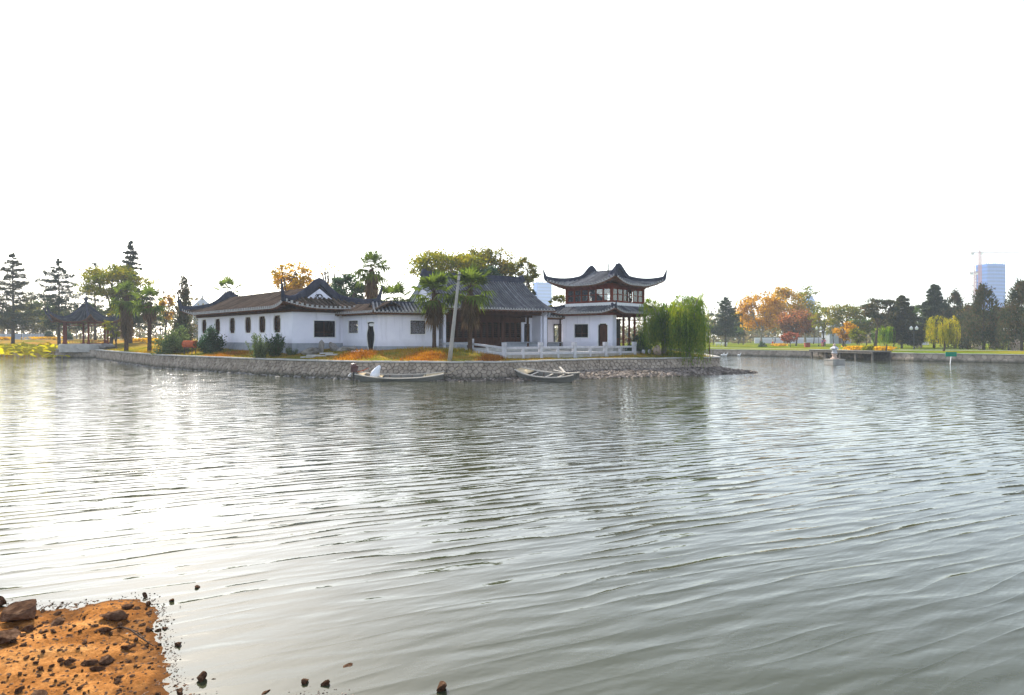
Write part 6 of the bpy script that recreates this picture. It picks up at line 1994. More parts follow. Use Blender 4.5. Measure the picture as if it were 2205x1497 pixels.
mb = MB(); mb.tube([(-.2, -.1, .2), (-.32, -.12, .05), (-.36, -.1, -.02)], .05, 6); mb.box((-.3, 0, .02), (.16, .2, .14)); mb.build('fuel_can', M['cloth_white'], mo)
rg = np.random.default_rng(5)
mb = MB(); prof_ = []
rows, cols = 9, 12; vs = []
for i in range(rows):
    t = i / (rows - 1); r = [.26, .30, .30, .27, .25, .22, .20, .15, .05][i]
    for k in range(cols):
        a = 6.283*k/cols; q = r * (1 + .12*math.sin(3*a + i) + rg.uniform(-.06, .06)); vs.append((q*math.cos(a)*1.05 + .34*t**1.3, q*math.sin(a)*.8, .80*t + rg.uniform(-.01, .01)))
mb.add(vs, [(i*cols + k, i*cols + (k+1) % cols, (i+1)*cols + (k+1) % cols, (i+1)*cols + k) for i in range(rows-1) for k in range(cols)] + [tuple(range(cols-1, -1, -1)), tuple((rows-1)*cols + k for k in range(cols))])
sk = mb.build('sack', M['sack'], None, True, loc=(px_x(806, D1), D1 - .1, .20)); tag(sk, 'bulging white sack standing in the stern of the motor boat', 'sack')
mb = MB(); mb.tube([(px_x(783, D1), D1, .50), (px_x(800, D1), D1 + .2, .26), (px_x(818, D1), D1 + .25, .22)], .02, 5)
tag(mb.build('boat_pole', M['boat_tan']), 'thin wooden stick lying in the motor boat behind the sack', 'pole')

D2 = 44.7
x0, x1 = px_x(1117, 46.6), px_x(1243, 43.4)
b2, sec, n = sampan('rowing_boat', 'old grey wooden boat nosed against the rubble beach below the terrace', math.hypot(x1 - x0, 3.0), 1.25, 0.36, 0.26, ((x0 + x1)/2, 44.9, 0.02), math.atan2(-3.0, x1 - x0))
b2.rotation_euler = (R(12), R(2.5), math.atan2(-3.0, x1 - x0))
for t in (-.45, .05, .45):
    mb = MB(); k = (t + 1) / 2 * n; x, w, bz, g_ = sec(k); mb.box((x, 0, g_ - .06), (.12, 2*w - .1, .05)); mb.build('thwart', M['boat_rail'], b2)
vs = []; mb = MB()
for k in (0, 1, 2, 2.9):
    x, w, bz, g_ = sec(k); vs += [(x, -w + .03, g_ - .005), (x, w - .03, g_ - .005), (x, w - .03, g_ - .05), (x, -w + .03, g_ - .05)]
mb.add(vs, [(4*i + a, 4*i + b, 4*i + 4 + b, 4*i + 4 + a) for i in range(3) for a, b in ((0, 1), (1, 2), (2, 3), (3, 0))] + [(0, 3, 2, 1), (12, 13, 14, 15)])
mb.build('bow_deck', M['boat_tan'], b2)
bpos = Vector(((x0 + x1)/2, 44.9, 0.02))
for i, (a, b, lab) in enumerate((((-.7, .15, .56), (1.45, -.1, .52), 'long grey pole lying along the old boat near its middle'),
                                 ((.2, .45, .66), (1.7, .05, .50), 'weathered plank lying across the stern of the old boat'),
                                 ((.5, .75, .86), (1.35, .1, .55), 'short pale board propped on the old boat stern'))):
    ca, sa = math.cos(math.atan2(-3.0, x1 - x0)), math.sin(math.atan2(-3.0, x1 - x0))
    A = bpos + Vector((a[0]*ca - a[1]*sa, a[0]*sa + a[1]*ca, a[2])); B = bpos + Vector((b[0]*ca - b[1]*sa, b[0]*sa + b[1]*ca, b[2]))
    mb = MB(); mb.bar((0, 0, 0), B - A, .07 if i == 0 else .14, .045)
    tag(mb.build('loose_board', M['boat_rail'], None, loc=A), lab, 'board')

for pts, lab in ((((px_x(954, D1), D1 - .1, .48), (px_x(975, 45.2), 45.3, .35), (px_x(1000, 45.5), 45.62, 1.2)), 'slack mooring rope from the motor boat bow to the wall top'),
                 (((px_x(1119, 46.4), 46.3, .58), (px_x(1110, 46.6), 46.5, .62), (px_x(1098, 46.9), 46.9, 1.24)), 'short mooring rope from the old boat bow to the wall top')):
    mb = MB(); a, b, c = map(Vector, pts)
    mb.tube([a * (1-t)**2 + b * 2*t*(1-t) + c * t*t for t in np.linspace(0, 1, 9)], .014, 5); tag(mb.build('mooring_rope', M['boat_tan']), lab, 'rope')

# ------------------------------------------------------------------ concrete pole
pb = (px_x(968, 46.9), 46.9)
pole = thing('utility_pole', 'leaning grey concrete pole on the bank before the main hall', 'pole', (pb[0], pb[1], gz(*pb) - .1))
tp = Vector((px_x(989.5, 47.2) - pb[0], .3, px_z(586, 47.2) - gz(*pb) + .1))
mb = MB(); mb.tube([tp * (k/6) for k in range(7)], [.155 - .075*k/6 for k in range(7)], 12); mb.build('shaft', M['concrete'], pole, smooth=True)
q = tp * .96
mb = MB(); mb.box(q + Vector((0, -.09, .05)), (.46, .05, .06)); mb.build('crossbar', M['iron'], pole)
for s_ in (-.2, .2):
    mb = MB(); mb.lathe([(.03, 0), (.045, .04), (.03, .07), (.045, .11), (.02, .14)], 8, (q.x + s_, q.y - .09, q.z + .08)); mb.build('insulator', M['wood_dark'], pole)
q = tp * .90
mb = MB(); mb.box(q + Vector((.02, -.1, 0)), (.28, .06, .05)); mb.build('bracket', M['iron'], pole)

# ------------------------------------------------------------------ rusty drum on a stand
dp = (px_x(409, 64.0), 64.0); z = gz(*dp)
dr_ = thing('rusty_drum', 'rusty red drum lying on a small stand before the shrubs', 'drum', (dp[0], dp[1], z), R(-14))
mb = MB(); nn = 14; vs = []
for x, r in ((-.62, .34), (-.60, .36), (-.22, .355), (-.2, .375), (-.18, .355), (.18, .355), (.2, .375), (.22, .355), (.60, .36), (.62, .34)):
    for k in range(nn):
        t = 6.283*k/nn; vs.append((x, r*math.cos(t), .95 + r*math.sin(t)))
mb.add(vs, [(i*nn + k, i*nn + (k+1) % nn, (i+1)*nn + (k+1) % nn, (i+1)*nn + k) for i in range(9) for k in range(nn)] + [tuple(range(nn-1, -1, -1)), tuple(9*nn + k for k in range(nn))])
mb.build('barrel', M['rust'], dr_)
for sx in (-.42, .42):
    for sy in (-.26, .26):
        mb = MB(); mb.bar((sx, sy, 0), (sx, sy * .8, .68), .05); mb.build('leg', M['iron'], dr_)
mb = MB()
for sy in (-.21, .21): mb.bar((-.5, sy, .66), (.5, sy, .66), .05)
mb.build('cradle', M['iron'], dr_)

# ------------------------------------------------------------------ garden rocks and junk by the hall wall
def place_rock(name, label, px, D, size, sd, mat='rock_grey', z=None, flat=.7, tilt=0.0, group=None, sink=.1, cuts=9, rz=None, cat='rock', sub=3):
    me = rock_mesh(name, sd, sub, flat, .5, cuts)
    x = px_x(px, D); zz = gz(x, D) if z is None else z
    o = link(name, me, M[mat], None, (x, D, zz - sink * size[2]), (sd * 1.7) % 6.28 if rz is None else rz)
    o.scale = size; o.rotation_euler[0] = tilt
    return tag(o, label, cat, group)
place_rock('garden_rock', 'dark jagged garden rock heap below the large dark window', 668, 54.2, (1.5, .8, .95), 201)
place_rock('garden_rock', 'small dark rock right of the jagged heap by the hall wall', 682, 54.3, (.8, .6, .75), 202)
place_rock('garden_rock', 'upright slim stone standing by the plinth below the large window', 693, 54.4, (.42, .38, 1.25), 203, cuts=4)
place_rock('garden_rock', 'tall lumpy rock at the corner where hall and corridor meet', 719, 54.8, (.95, .7, 1.45), 204)
place_rock('garden_rock', 'low dark rock before the small corridor window', 742, 54.0, (1.5, .8, .72), 205)
place_rock('garden_rock', 'low rock left of the vase doorway', 757, 53.3, (.9, .6, .6), 206)
for i, px in enumerate((759, 766, 773, 781)):
    place_rock('pale_stone', ['leftmost', 'second from left', 'third from left', 'rightmost'][i] + ' pale broken stone in the little row above the dried reeds', px, 51.6, (.32, .26, .34), 210 + i, 'marble', group='pale stones by the vase doorway')
for i, (px, D, w) in enumerate(((664, 52.2, 1.9), (690, 52.6, 2.2), (716, 52.3, 1.8), (676, 53.2, 2.0), (704, 53.4, 2.0))):
    x = px_x(px, D); mb = MB(); mb.box((0, 0, 0), (w * .5, .85, .09)); 
    o = mb.build('paving_slab', M['coping'], None, loc=(x, D, gz(x, D) + .05), rz=R(-4 + i*3)); tag(o, ['front left', 'front middle', 'front right', 'rear left', 'rear right'][i] + ' grey paving slab lying on the bank below the large window', 'slab', 'slabs below the large window')
# rocks round the open pavilion
for i, (px, D, s, lab) in enumerate(((150, 98.2, (2.4, 1.4, 1.0), 'low pinkish boulder left of the pavilion plinth'), (165, 96.4, (1.9, 1.2, .8), 'flat boulder before the pavilion plinth'),
                                     (232, 97.0, (2.6, 1.7, 1.8), 'large grey boulder at the right of the pavilion plinth'), (222, 95.8, (1.6, 1.0, .9), 'small boulder before the large one beside the pavilion'))):
    place_rock('boulder', lab, px, D, s, 230 + i, 'rock_grey')
for i, (px, lab) in enumerate(((1386, 'small pale stone ornament left of the willow trunk'), (1398, 'pale leaning stone beside the willow trunk'))):
    place_rock('pale_stone', lab, px, 57.6, (.32, .28, .52), 240 + i, 'marble')
place_rock('willow_stone', 'pale upright stone block before the willow trunk', 1416, 57.2, (.85, .5, 1.0), 243, 'sand_stone', cuts=4)
mb = MB(); mb.bar((px_x(1529, 57.0), 57.0, 1.1), (px_x(1525, 57.4), 57.4, 3.4), .07); tag(mb.build('leaning_stake', M['wood_dark']), 'dark wooden stake leaning at the island tip under the willow', 'stake')

# ------------------------------------------------------------------ things on and by the right shore
# stone lantern standing in the lake
LD = 72.0; lx = px_x(1797, LD)
ln = thing('stone_lantern', 'small pale stone lantern on a square block in the lake', 'lantern', (lx, LD, 0), R(12))
mb = MB(); mb.box((0, 0, .02), (1.42, 1.42, .96)); mb.box((0, 0, .54), (1.5, 1.5, .08)); mb.build('base_block', M['concrete'], ln)
mb = MB(); mb.lathe([(.40, .58), (.42, .66), (.24, .74), (.20, .95), (.30, 1.08), (.22, 1.16)], 8); mb.build('pedestal', M['sand_stone'], ln)
mb = MB(); mb.lathe([(.30, 1.16), (.34, 1.22), (.26, 1.28), (.25, 1.62), (.3, 1.66)], 6); mb.build('light_chamber', M['marble'], ln)
mb = MB(); mb.lathe([(.48, 1.66), (.50, 1.70), (.30, 1.84), (.12, 1.94)], 6); mb.build('cap', M['marble'], ln)
mb = MB(); mb.lathe([(.08, 1.94), (.15, 2.02), (.13, 2.12), (.03, 2.22)], 8); mb.build('finial', M['sand_stone'], ln, smooth=True)
# plank landing
A = Vector((px_x(1750, 99), 97.0)); B = Vector((px_x(1893, 86), 85.0)); d = (B - A); Ln = d.length; an = math.atan2(d.y, d.x)
ld = thing('landing_stage', 'long low landing stage on posts along the far right bank', 'landing stage', (A.x, A.y, 0), an)
mb = MB(); mb.box((Ln/2, -.2, 1.06), (Ln, 2.8, .10)); mb.box((Ln/2, -1.5, .93), (Ln, .16, .2)); mb.build('deck', M['mortar'], ld)
npk = 30
for k in range(npk):
    mb = MB(); mb.box((Ln*(k + .5)/npk, -.2, 1.145), (Ln/npk - .03, 2.86, .05)); mb.build('plank', M['boat_wood'], ld)
for k in range(5):
    for y in (-1.35,):
        mb = MB(); mb.box((.3 + (Ln - .6)*k/4, y, .3), (.22, .22, 1.3)); mb.build('post', M['mortar'], ld)
mb = MB(); mb.box((Ln/2, 1.05, .4), (Ln, .2, 1.2)); mb.build('back_wall', M['mortar'], ld)
# green sign on a stake
sx_, SD = px_x(2048, 74.5), 74.5
sg = thing('green_sign', 'blank green board on a white stake in the water at the right shore', 'sign', (sx_, SD, 0), R(-6))
mb = MB(); mb.box((0, 0, px_z(763, SD)), (1.12, .05, .50)); mb.build('board', M['sign_green'], sg)
mb = MB(); mb.bar((-.1, .04, -.3), (0.04, .04, px_z(763, SD) - .1), .07); mb.build('stake', M['white'], sg)
# lamp posts
def lamp_post(px, D, top, label, heads=2):
    x = px_x(px, D); z0 = gz(x, D); H = px_z(top, D) - z0
    t = thing('lamp_post', label, 'lamp post', (x, D, z0), 0)
    mb = MB(); mb.lathe([(.14, 0), (.14, .3), (.06, .4), (.05, H * .93)], 8); mb.build('pole', M['iron'], t)
    mb = MB(); mb.bar((-.55, 0, H*.88), (.55, 0, H*.88), .05); mb.bar((0, 0, H*.9), (0, 0, H + .25), .04); mb.build('crossarm', M['iron'], t)
    for s_ in ((-.45, .45) if heads == 2 else (0,)):
        mb = MB(); mb.lathe([(.05, H*.90), (.22, H*.92), (.27, H*1.0), (.1, H*1.06), (.02, H*1.09)], 8, (s_, 0, 0)); mb.build('lamp_head', M['white'], t)
    return t
lamp_post(1968, 112, 706, 'dark park lamp post with two pale heads by the bushy conifer')
lamp_post(2172, 102, 708, 'dark park lamp post with two pale heads before the juniper at far right')
lamp_post(1763, 150, 706, 'thin distant lamp post right of the autumn trees')
lamp_post(47, 150, 702, 'thin distant lamp post between the two left cedars')
# pale carved stones under the junipers
for i, (px, D, h) in enumerate(((1973, 128, 1.3), (1983, 128, 1.2), (2103, 118, 1.9), (2141, 122, 1.6), (2188, 104, 1.6), (2072, 125, 1.2))):
    place_rock('garden_stone', ['pale stone at the left of a pair beside the lamp post', 'pale stone at the right of a pair beside the lamp post', 'tall pale stone left of the large juniper trunk', 'pale stone right of the large juniper trunk', 'pale stone at far right below the lamp post', 'pale squat stone behind the yellow willow'][i],
               px, D, (h * .8, h * .6, h * 1.5), 260 + i, 'sand_stone', cuts=5)
# red service box
bx_ = px_x(1738, 140); mb = MB(); mb.box((0, 0, .45), (1.0, .6, .9))
rb_ = thing('red_box', 'small red brick box with grey lid on the far lawn', 'box', (bx_, 140, gz(bx_, 140)))
mb.build('body', M['brick_box'], rb_); mb = MB(); mb.box((0, 0, .95), (1.15, .75, .1)); mb.build('lid', M['coping'], rb_)
# benches
for px, lab in ((1547, 'left white bench on the far lawn beside the willow'), (1561, 'right white bench on the far lawn near the cedar')):
    x = px_x(px, 160); t = thing('bench', lab, 'bench', (x, 160, gz(x, 160)))
    mb = MB(); mb.box((0, 0, .45), (1.3, .4, .08)); mb.build('seat', M['white'], t)
    for s_ in (-.45, .45):
        mb = MB(); mb.box((s_, 0, .2), (.12, .36, .42)); mb.build('leg', M['concrete'], t)
    mb = MB(); mb.box((0, .2, .75), (1.3, .05, .3)); mb.build('backrest', M['white'], t)
# white birds at the waterline of the far wall
for px, lab in ((1555, 'leftmost white duck under the far bank wall'), (1562, 'middle white duck under the far bank wall'), (1591, 'rightmost white duck under the far bank wall')):
    Dd = 106.0; x = px_x(px, Dd)
    t = thing('duck', lab, 'duck', (x, Dd, 0.0))
    mb = MB(); mb.tube([(-.26, 0, .16), (-.2, 0, .14), (0, 0, .14), (.18, 0, .17), (.26, 0, .30), (.28, 0, .42), (.34, 0, .45), (.42, 0, .43)], [.01, .08, .15, .12, .06, .06, .065, .015], 8); mb.build('body', M['white'], t, smooth=True)
# flower beds (masses of yellow flowers)
def flower_bed(label, px, D, wpx, n, mat='flower', h=(.3, .6)):
    rg = seed(); x = px_x(px, D); w = wpx / FPX * D
    P = np.c_[rg.normal(0, .35, n) * w + x, rg.normal(0, .8, n) + D, np.zeros(n)]
    z0 = gz(x, D); P[:, 2] = z0 + rg.uniform(0.05, h[1], n)
    o = leaves_obj('flower_bed', [leaf_arrays(P, rg.uniform(.1, .2, n), rg, asp=.7)], L[mat], None)
    tag(o, label, 'flowers', kind='stuff')
flower_bed('yellow flowers at the far left edge behind the lawn', 6, 150, 22, 700)
flower_bed('yellow flower bed between the two left cedars', 98, 150, 40, 1200)
flower_bed('yellow flower bed right of the shaggy palm', 312, 120, 40, 1200)
flower_bed('small yellow flower bed behind the slim palm trunk', 340, 104, 26, 800)
flower_bed('yellow flower bed left of the lime bush by the landing', 1845, 108, 32, 1200)
flower_bed('yellow flowers right of the lime bush by the landing', 1900, 104, 24, 900)
flower_bed('small yellow flower bed under the autumn trees', 1680, 156, 18, 500)
# hedge balls in the left haze
shrub('shrub', 'round clipped bush in the haze left of the pavilion', 107, 152, 704, 12, 'dark', 900, .16)
shrub('shrub', 'round clipped bush in the haze just left of the pavilion columns', 146, 150, 706, 11, 'dark', 900, .16)
# site fence at far left: panels and posts
FD = 165.0
fn = thing('site_fence', 'low blue-grey panel fence behind the left lawn', 'fence', (px_x(40, FD), FD, gz(px_x(40, FD), FD)))
for k in range(7):
    x = (k - 3) * 2.0
    mb = MB(); mb.box((x, 0, .75), (1.86, .06, 1.3)); mb.build('panel', M['fence_blue'], fn)
    mb = MB(); mb.box((x - 1.0, 0, .8), (.09, .1, 1.6)); mb.build('post', M['white'], fn)
# low white wall behind the right park
for (pa, pb_, D, lab) in ((1625, 1800, 235, 'long low white wall seen through the trees behind the autumn group'), (1958, 2000, 190, 'short white wall seen beside the lamp post on the right shore')):
    x0, x1 = px_x(pa, D), px_x(pb_, D); w = thing('park_wall', lab, 'wall', ((x0 + x1)/2, D, gz((x0+x1)/2, D)))
    mb = MB(); mb.box((0, 0, 1.0), (x1 - x0, .3, 2.0)); mb.build('panel', M['plaster'], w)
    mb = MB(); mb.box((0, 0, 2.08), (x1 - x0 + .2, .5, .16)); mb.build('coping', M['tile'], w)
# small tiled roof house in the trees at right
x = px_x(1800, 230); hs = thing('park_house', 'small grey-roofed house half hidden behind the pale tree', 'building', (x, 230, gz(x, 230)))
mb = MB(); mb.box((0, 0, 2), (7, 6, 4)); mb.build('wall', M['plinth'], hs)
mb = MB(); mb.add([(-4.2, -3.6, 4), (4.2, -3.6, 4), (4.2, 3.6, 4), (-4.2, 3.6, 4), (-.8, 0, 7.2), (.8, 0, 7.2)], [(0, 1, 5, 4), (1, 2, 5), (2, 3, 4, 5), (3, 0, 4), (3, 2, 1, 0)]); mb.build('roof', M['plinth'], hs)
mb = MB(); mb.box((0, -3.03, 1.1), (1, .06, 2.2)); mb.build('door', M['wood_dark'], hs)

# ------------------------------------------------------------------ people on the far lawn
def person(px, D, label, top, legs, face=0.0, pose=0):
    x = px_x(px, D); root = thing('person', label, 'person', (x, D, gz(x, D)), face)
    def skin(name, verts, edges, rad, mat, rootv=0):
        me = bpy.data.meshes.new(name); me.from_pydata(verts, edges, [])
        o = link(name, me, mat, root)
        md = o.modifiers.new('skin', 'SKIN'); md.use_smooth_shade = True
        for i, sv in enumerate(me.skin_vertices[0].data):
            sv.radius = (rad[i], rad[i] * .85); sv.use_root = (i == rootv)
        o.modifiers.new('sub', 'SUBSURF').levels = 1
        return o
    st = .16 if pose == 0 else .26
    lift = .0 if pose == 0 else .45
    V = [(0, 0, .93), (0, 0, 1.15), (0, 0, 1.42), (0, 0, 1.52), (0, .02, 1.60), (0, .02, 1.70),
         (.17, 0, 1.40), (.26, .03, 1.14), (.24, -.12, .92), (-.17, 0, 1.40), (-.27, .03, 1.16 + lift*.4), (-.26, -.16, .94 + lift),
         (.09, 0, .90), (.11, -st*.4, .50), (.11, st*.2, .08), (.11, -.1 + st*.2, .04),
         (-.09, 0, .90), (-.11, st*.5, .50), (-.11, st*.9, .08), (-.11, st*.9 - .1, .04)]
    E = [(0,1),(1,2),(2,3),(3,4),(4,5),(2,6),(6,7),(7,8),(2,9),(9,10),(10,11),(0,12),(12,13),(13,14),(14,15),(0,16),(16,17),(17,18),(18,19)]
    Rr = [.13,.12,.13,.05,.09,.08,.055,.045,.035,.055,.045,.035,.08,.06,.045,.04,.08,.06,.045,.04]
    skin('body', V, E, Rr, M['skin'])
    skin('jacket', [V[i] for i in (0,1,2,6,7,9,10)], [(0,1),(1,2),(2,3),(3,4),(2,5),(5,6)], [.15,.15,.15,.075,.06,.075,.06], M[top])
    skin('trousers', [V[i] for i in (0,12,13,14,16,17,18)], [(0,1),(1,2),(2,3),(0,4),(4,5),(5,6)], [.145,.10,.08,.065,.10,.08,.065], M[legs])
    mb = MB(); mb.lathe([(.03, -.06), (.10, -.02), (.105, .05), (.07, .11), (.01, .135)], 10, (0, .035, 1.66)); mb.build('hair', M['hair'], root, smooth=True)
    return root
person(1664, 158, 'person in red trousers and white top standing under the autumn trees', 'cloth_white', 'cloth_red', .6, 0)
person(1771, 142, 'person in violet jacket and pink trousers with an arm out, left of the pair', 'cloth_violet', 'cloth_pink', .2, 1)
person(1776, 142.5, 'person in pale pink jacket close at the right of the pair', 'cloth_pink', 'cloth_dark', -.5, 0)

# ------------------------------------------------------------------ city far behind in the haze
TD = 700.0
tx = px_x(2133, TD)
twr = thing('office_tower', 'tall blue glass tower under construction in the haze behind the junipers', 'building', (tx, TD, 0.9), R(14))
w, dpt, Ht = 23.0, 13.0, px_z(572, TD)
mb = MB(); nseg = 7; vs = []
for z in (0, Ht):
    vs += [(-w/2, dpt/2, z), (-w/2, -dpt/2, z)] + [(-w/2 + w*k/nseg, -dpt/2 - 2.2*math.sin(math.pi*k/nseg), z) for k in range(1, nseg)] + [(w/2, -dpt/2, z), (w/2, dpt/2, z)]
m_ = len(vs)//2
mb.add(vs, [(i, (i+1) % m_, (i+1) % m_ + m_, i + m_) for i in range(m_)] + [tuple(range(m_-1, -1, -1)), tuple(range(m_, 2*m_))])
body = mb.build('body', M['tower'], twr)
for fl in range(int(Ht / 3.6)):
    mb = MB(); z = 3.6*fl + 1.6
    pts = [(-w/2 - .05, dpt/2, z), (-w/2 - .05, -dpt/2, z)] + [(-w/2 + w*k/nseg, -dpt/2 - 2.2*math.sin(math.pi*k/nseg) - .06, z) for k in range(1, nseg)] + [(w/2 + .05, -dpt/2, z), (w/2 + .05, dpt/2, z)]
    for a, b in zip(pts[:-1], pts[1:]):
        mb.bar(a, b, .1, 1.9)
    mb.build('window_band', M['tower_glass'], body)
mb = MB()
for k in range(9): mb.box((-w/2 + w*k/8, -dpt/2 + 1, Ht + .8 + (k % 3)*.5), (.5, .5, 2.2))
mb.build('roof_formwork', M['tower'], body)
def crane(px, D, top, base_y, jib_l, jib_r, label):
    D = D - 16; x = px_x(px, D); H = px_z(top, D) - .9
    t = thing('tower_crane', label, 'crane', (x, D, .9))
    mb = MB()
    for sx in (-.9, .9):
        for sy in (-.9, .9): mb.bar((sx, sy, 0), (sx, sy, H), .45)
    k = 0; z = 0
    while z < H - 3:
        mb.bar((-.9, -.9, z), (.9, -.9, z + 3), .18); mb.bar((.9, -.9, z + 3), (-.9, -.9, z + 3), .18); z += 3
    mb.build('mast', M['crane'], t)
    mb = MB(); mb.bar((-jib_l, 0, H), (jib_r, 0, H), .9, .6); mb.bar((-jib_l, 0, H + 1.3), (jib_r*.96, 0, H + 1.3), .5)
    for q in np.arange(-jib_l, jib_r*.95, 2.4): mb.bar((q, 0, H), (q + 1.2, 0, H + 1.3), .15)
    mb.build('jib', M['crane'], t)
    mb = MB(); mb.bar((0, 0, H), (0, 0, H + 7), .6); mb.bar((0, 0, H + 7), (-jib_l*.9, 0, H + .6), .12); mb.bar((0, 0, H + 7), (jib_r*.6, 0, H + 1.2), .12); mb.build('apex', M['crane'], t)
    mb = MB(); mb.box((-jib_l + 1.6, 0, H - 1.2), (3, 1.6, 2.2)); mb.build('counterweight', M['concrete'], t)
    mb = MB(); mb.box((1.4, -1, H - 1.4), (1.6, 1.4, 2)); mb.build('cab', M['white'], t)
crane(2110, 702, 544, 0, 9, 40, 'tall tower crane with long jib beside the blue tower')
crane(2099, 716, 587, 0, 5, 7, 'shorter crane mast left of the blue tower')
# faint towers farther away
for px, D, wpx, top, lab in ((1168, 1050, 40, 610, 'very faint pale high-rise in the haze between hall and tower'), (1745, 980, 18, 648, 'faint stepped high-rise with a spire behind the autumn trees')):
    x = px_x(px, D); w = wpx/FPX*D; H = px_z(top, D)
    t = thing('distant_tower', lab, 'building', (x, D, .9), R(20))
    mb = MB(); mb.box((0, 0, H/2), (w * .85, w * .6, H)); mb.build('body', M['tower'], t)
    mb = MB(); 
    for z in np.arange(4, H - 2, 5): mb.box((0, -w*.3 - .04, z), (w * .8, .06, 2.2))
    mb.build('window_bands', M['tower_glass'], t)
    if wpx < 30:
        mb = MB(); mb.add([(-w*.42, -w*.3, H), (w*.42, -w*.3, H), (w*.42, w*.3, H), (-w*.42, w*.3, H), (0, 0, H + 9)], [(0,1,4),(1,2,4),(2,3,4),(3,0,4)]); mb.tube([(0, 0, H + 8), (0, 0, H + 26)], [.5, .15], 5); mb.build('spire', M['tower'], t)
x = px_x(436, 320); ph = thing('far_pavilion', 'faint pale pointed roof far behind the dark juniper', 'building', (x, 320, 1.5))
Hh = px_z(640, 320) - 1.5
mb = MB(); mb.box((0, 0, Hh*.36), (6, 6, Hh*.72)); mb.build('body', M['plinth'], ph)
mb = MB(); mb.add([(-4.4,-4.4,Hh*.72),(4.4,-4.4,Hh*.72),(4.4,4.4,Hh*.72),(-4.4,4.4,Hh*.72),(0,0,Hh)], [(0,1,4),(1,2,4),(2,3,4),(3,0,4),(3,2,1,0)]); mb.build('roof', M['plinth'], ph)
mb = MB(); mb.lathe([(.5, 0), (.3, .8), (.05, 2)], 6, (0, 0, Hh - .2)); mb.build('finial', M['plinth'], ph)

# ------------------------------------------------------------------ foreground stones, stick
def mud_rock(name, label, px, py, w, sd, flat=.55, group=None, mat='rock', stretch=(1, .75), z=None, sink=.12, rz=None, tilt=0, sub=3, cuts=10):
    # the stone's foot meets the mud along the view ray through that photograph point
    D = 6.0
    for _ in range(12):
        x = px_x(px, D); h = max(float(mud_z(np.array([(x, D)]))[0]) if in_poly((x, D), MUD) else -0.01, -0.01)
        D = (CAM_H - h) * FPX / (py - 728.0)
    me = rock_mesh(name, sd, sub, flat, .5, cuts)
    s = w / FPX * D * 0.92
    o = link(name, me, M[mat], None, (px_x(px, D), D, h - sink * s * flat), (sd * 2.1) % 6.28 if rz is None else rz)
    o.scale = (s * stretch[0], s * stretch[1], s); o.rotation_euler[0] = tilt
    return tag(o, label, 'stone', group)
mud_rock('stone', 'largest flat-topped brown stone on the mud at the left edge', 43, 1333, 74, 301, .62, rz=.2, stretch=(1, .8))
mud_rock('stone', 'brown stone cut by the left edge, behind the largest stone', 2, 1306, 34, 302, .7)
mud_rock('stone', 'pale slanting slab cut by the left edge below the largest stone', 8, 1384, 66, 303, .5, rz=2.4)
mud_rock('stone', 'dark wedge-shaped stone in the middle of the mud bank top', 246, 1332, 52, 304, .45, rz=.5)
mud_rock('stone', 'thin dark stone just right of the dark wedge-shaped one', 276, 1310, 26, 305, .4)
mud_rock('stone', 'orange flat stone half sunk left of the dark wedge', 126, 1345, 38, 306, .3)
mud_rock('stone', 'small twin-lobed stone below the largest stone', 60, 1362, 24, 307, .6)
mud_rock('stone', 'dark pebble with a lit top on the shore tip', 312, 1288, 13, 308, .9)
mud_rock('stone', 'grey stone near the bend of the waterline', 318, 1358, 15, 309, .9)
mud_rock('stone', 'round reddish stone by the upper right waterline', 320, 1305, 16, 310, .6)
mud_rock('stone', 'long curved shard in the middle of the mud bank', 277, 1400, 32, 311, .4, stretch=(1, .45), rz=.3)
mud_rock('stone', 'rough lump right of the pair of brown stones', 228, 1427, 38, 312, .5)
mud_rock('stone', 'brown stone of a close pair low on the mud', 150, 1430, 26, 313, .6)
mud_rock('stone', 'small stone of a close pair low on the mud', 132, 1424, 15, 314, .7)
mud_rock('stone', 'crumbling rough mound of stone at the bottom left edge', 88, 1496, 44, 315, .35)
mud_rock('stone', 'thick dark curled shard below the middle of the mud', 195, 1432, 34, 316, .5, stretch=(1, .4), rz=.5)
mud_rock('stone', 'dark flat shard lying low on the mud near the bottom', 208, 1445, 30, 317, .4, stretch=(1, .45), rz=.15)
mud_rock('stone', 'brown stone at the bottom by the lower waterline', 386, 1496, 24, 318, .7)
mud_rock('stone', 'small dark stone at the bottom left below the mud dip', 42, 1490, 20, 319, .7)
mud_rock('stone', 'cluster of dark stone beside the dry stick', 224, 1362, 26, 320, .5)
mud_rock('stone', 'square dark stone under the dry stick', 259, 1352, 18, 321, .8)
mud_rock('stone', 'dark diamond-shaped stone standing in the shallow water', 433, 1468, 25, 322, 1.0, rz=.8)
mud_rock('stone', 'tiny dark stone right of the diamond-shaped one in the water', 460, 1465, 9, 323, .6)
mud_rock('stone', 'dark pointed rock alone in the water off the shore tip', 426, 1267, 15, 324, .6)
mud_rock('stone', 'dark stone lapped by ripples at the bottom, left of a wedge', 655, 1474, 20, 325, .8)
mud_rock('stone', 'dark wedge stone in the water at the bottom', 703, 1477, 22, 326, .7)
mud_rock('stone', 'brown stone in the water at the bottom, rightmost', 949, 1487, 32, 327, .65)
mud_rock('stone', 'flat brown stone awash above the wedge stone at the bottom', 748, 1436, 22, 328, .35)
mud_rock('stone', 'small dark stone in the water right of the upper shore', 371, 1296, 12, 329, .7)
mud_rock('stone', 'dark stone at the waterline below the tiny one', 384, 1392, 18, 330, .7)
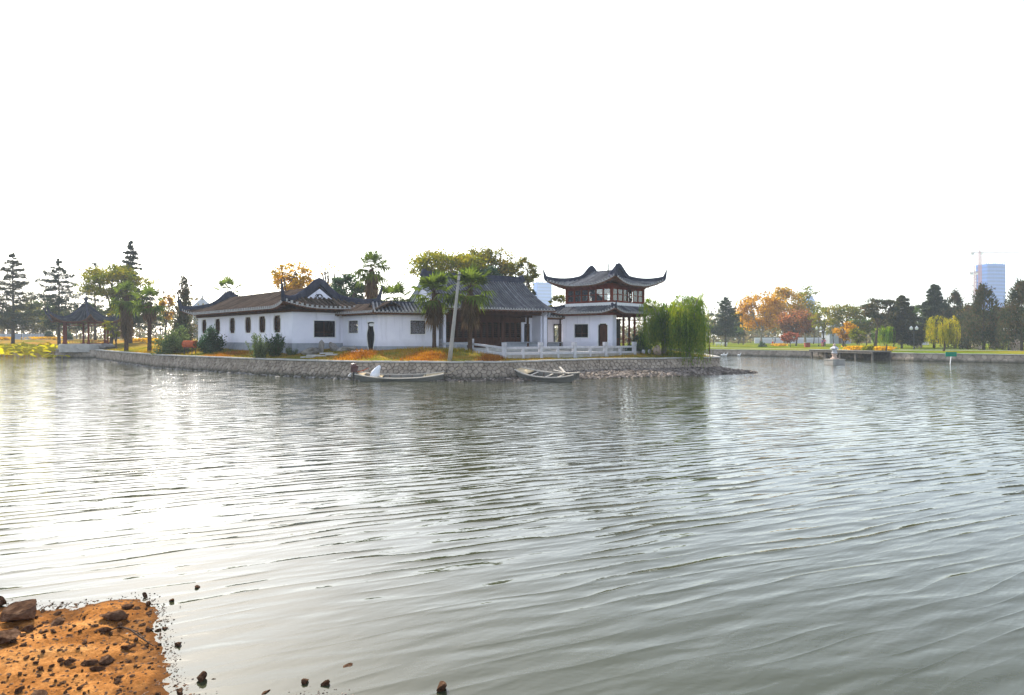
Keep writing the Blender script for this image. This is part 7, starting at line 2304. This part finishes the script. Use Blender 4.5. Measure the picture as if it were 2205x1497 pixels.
mud_rock('stone', 'thin shard awash at the bottom left of the two water stones', 572, 1494, 22, 331, .3)
rg = np.random.default_rng(77); kinds = [rock_mesh('small_stone', 350 + i, 2, .55, .5) for i in range(6)]
cnt = 0
while cnt < 120:
    px, py = rg.uniform(0, 395), rg.uniform(1292, 1496)
    D = (CAM_H - .06) * FPX / (py - 728.0); x = px_x(px, D)
    if not in_poly((x, D), MUD): continue
    h = float(mud_z(np.array([(x, D)]))[0]); s = rg.uniform(7, 15) / FPX * D
    o = link('small_stone', kinds[cnt % 6], M['rock'], None, (x, D, h - .12 * s), rg.uniform(0, 6)); o.scale = (s, s * rg.uniform(.5, 1), s * rg.uniform(.7, 1.2))
    tag(o, 'small brown stone strewn on the orange mud', 'stone', 'small stones on the mud'); cnt += 1
def mz(px, py, up):
    D = (CAM_H - .1) * FPX / (py - 728.0); x = px_x(px, D); return (x, D, float(mud_z(np.array([(x, D)]))[0]) + up)
stk = thing('dry_stick', 'thin dry forked stick lying across the stones on the mud', 'stick', mz(270, 1345, 0))
o0 = Vector(mz(270, 1345, 0))
mb = MB(); mb.tube([Vector(p) - o0 for p in (mz(240, 1346, .04), mz(258, 1343, .07), mz(280, 1350, .06), mz(305, 1362, .03), mz(330, 1372, .015))], [.006, .008, .008, .007, .004], 6); mb.build('stem', M['bark'], stk)
mb = MB(); mb.tube([Vector(p) - o0 for p in (mz(280, 1350, .06), mz(296, 1352, .05), mz(314, 1364, .03))], [.006, .005, .003], 5); mb.build('twig', M['bark'], stk)

# ------------------------------------------------------------------ haze
hz = MB(); hz.box((0, 640, 55), (2600, 1640, 116))
m, nt, out = new_mat('haze')
pv = N(nt, 'ShaderNodeVolumePrincipled')
pv.inputs['Color'].default_value = (0.78, 0.88, 1.0, 1)
pv.inputs['Density'].default_value = 0.00040
pv.inputs['Anisotropy'].default_value = 0.1
nt.links.new(pv.outputs[0], out.inputs['Volume'])
ho = hz.build('haze', m); tag(ho, kind='stuff')
ho['label'] = 'pale autumn haze hanging over the lake and park'; ho['category'] = 'haze'
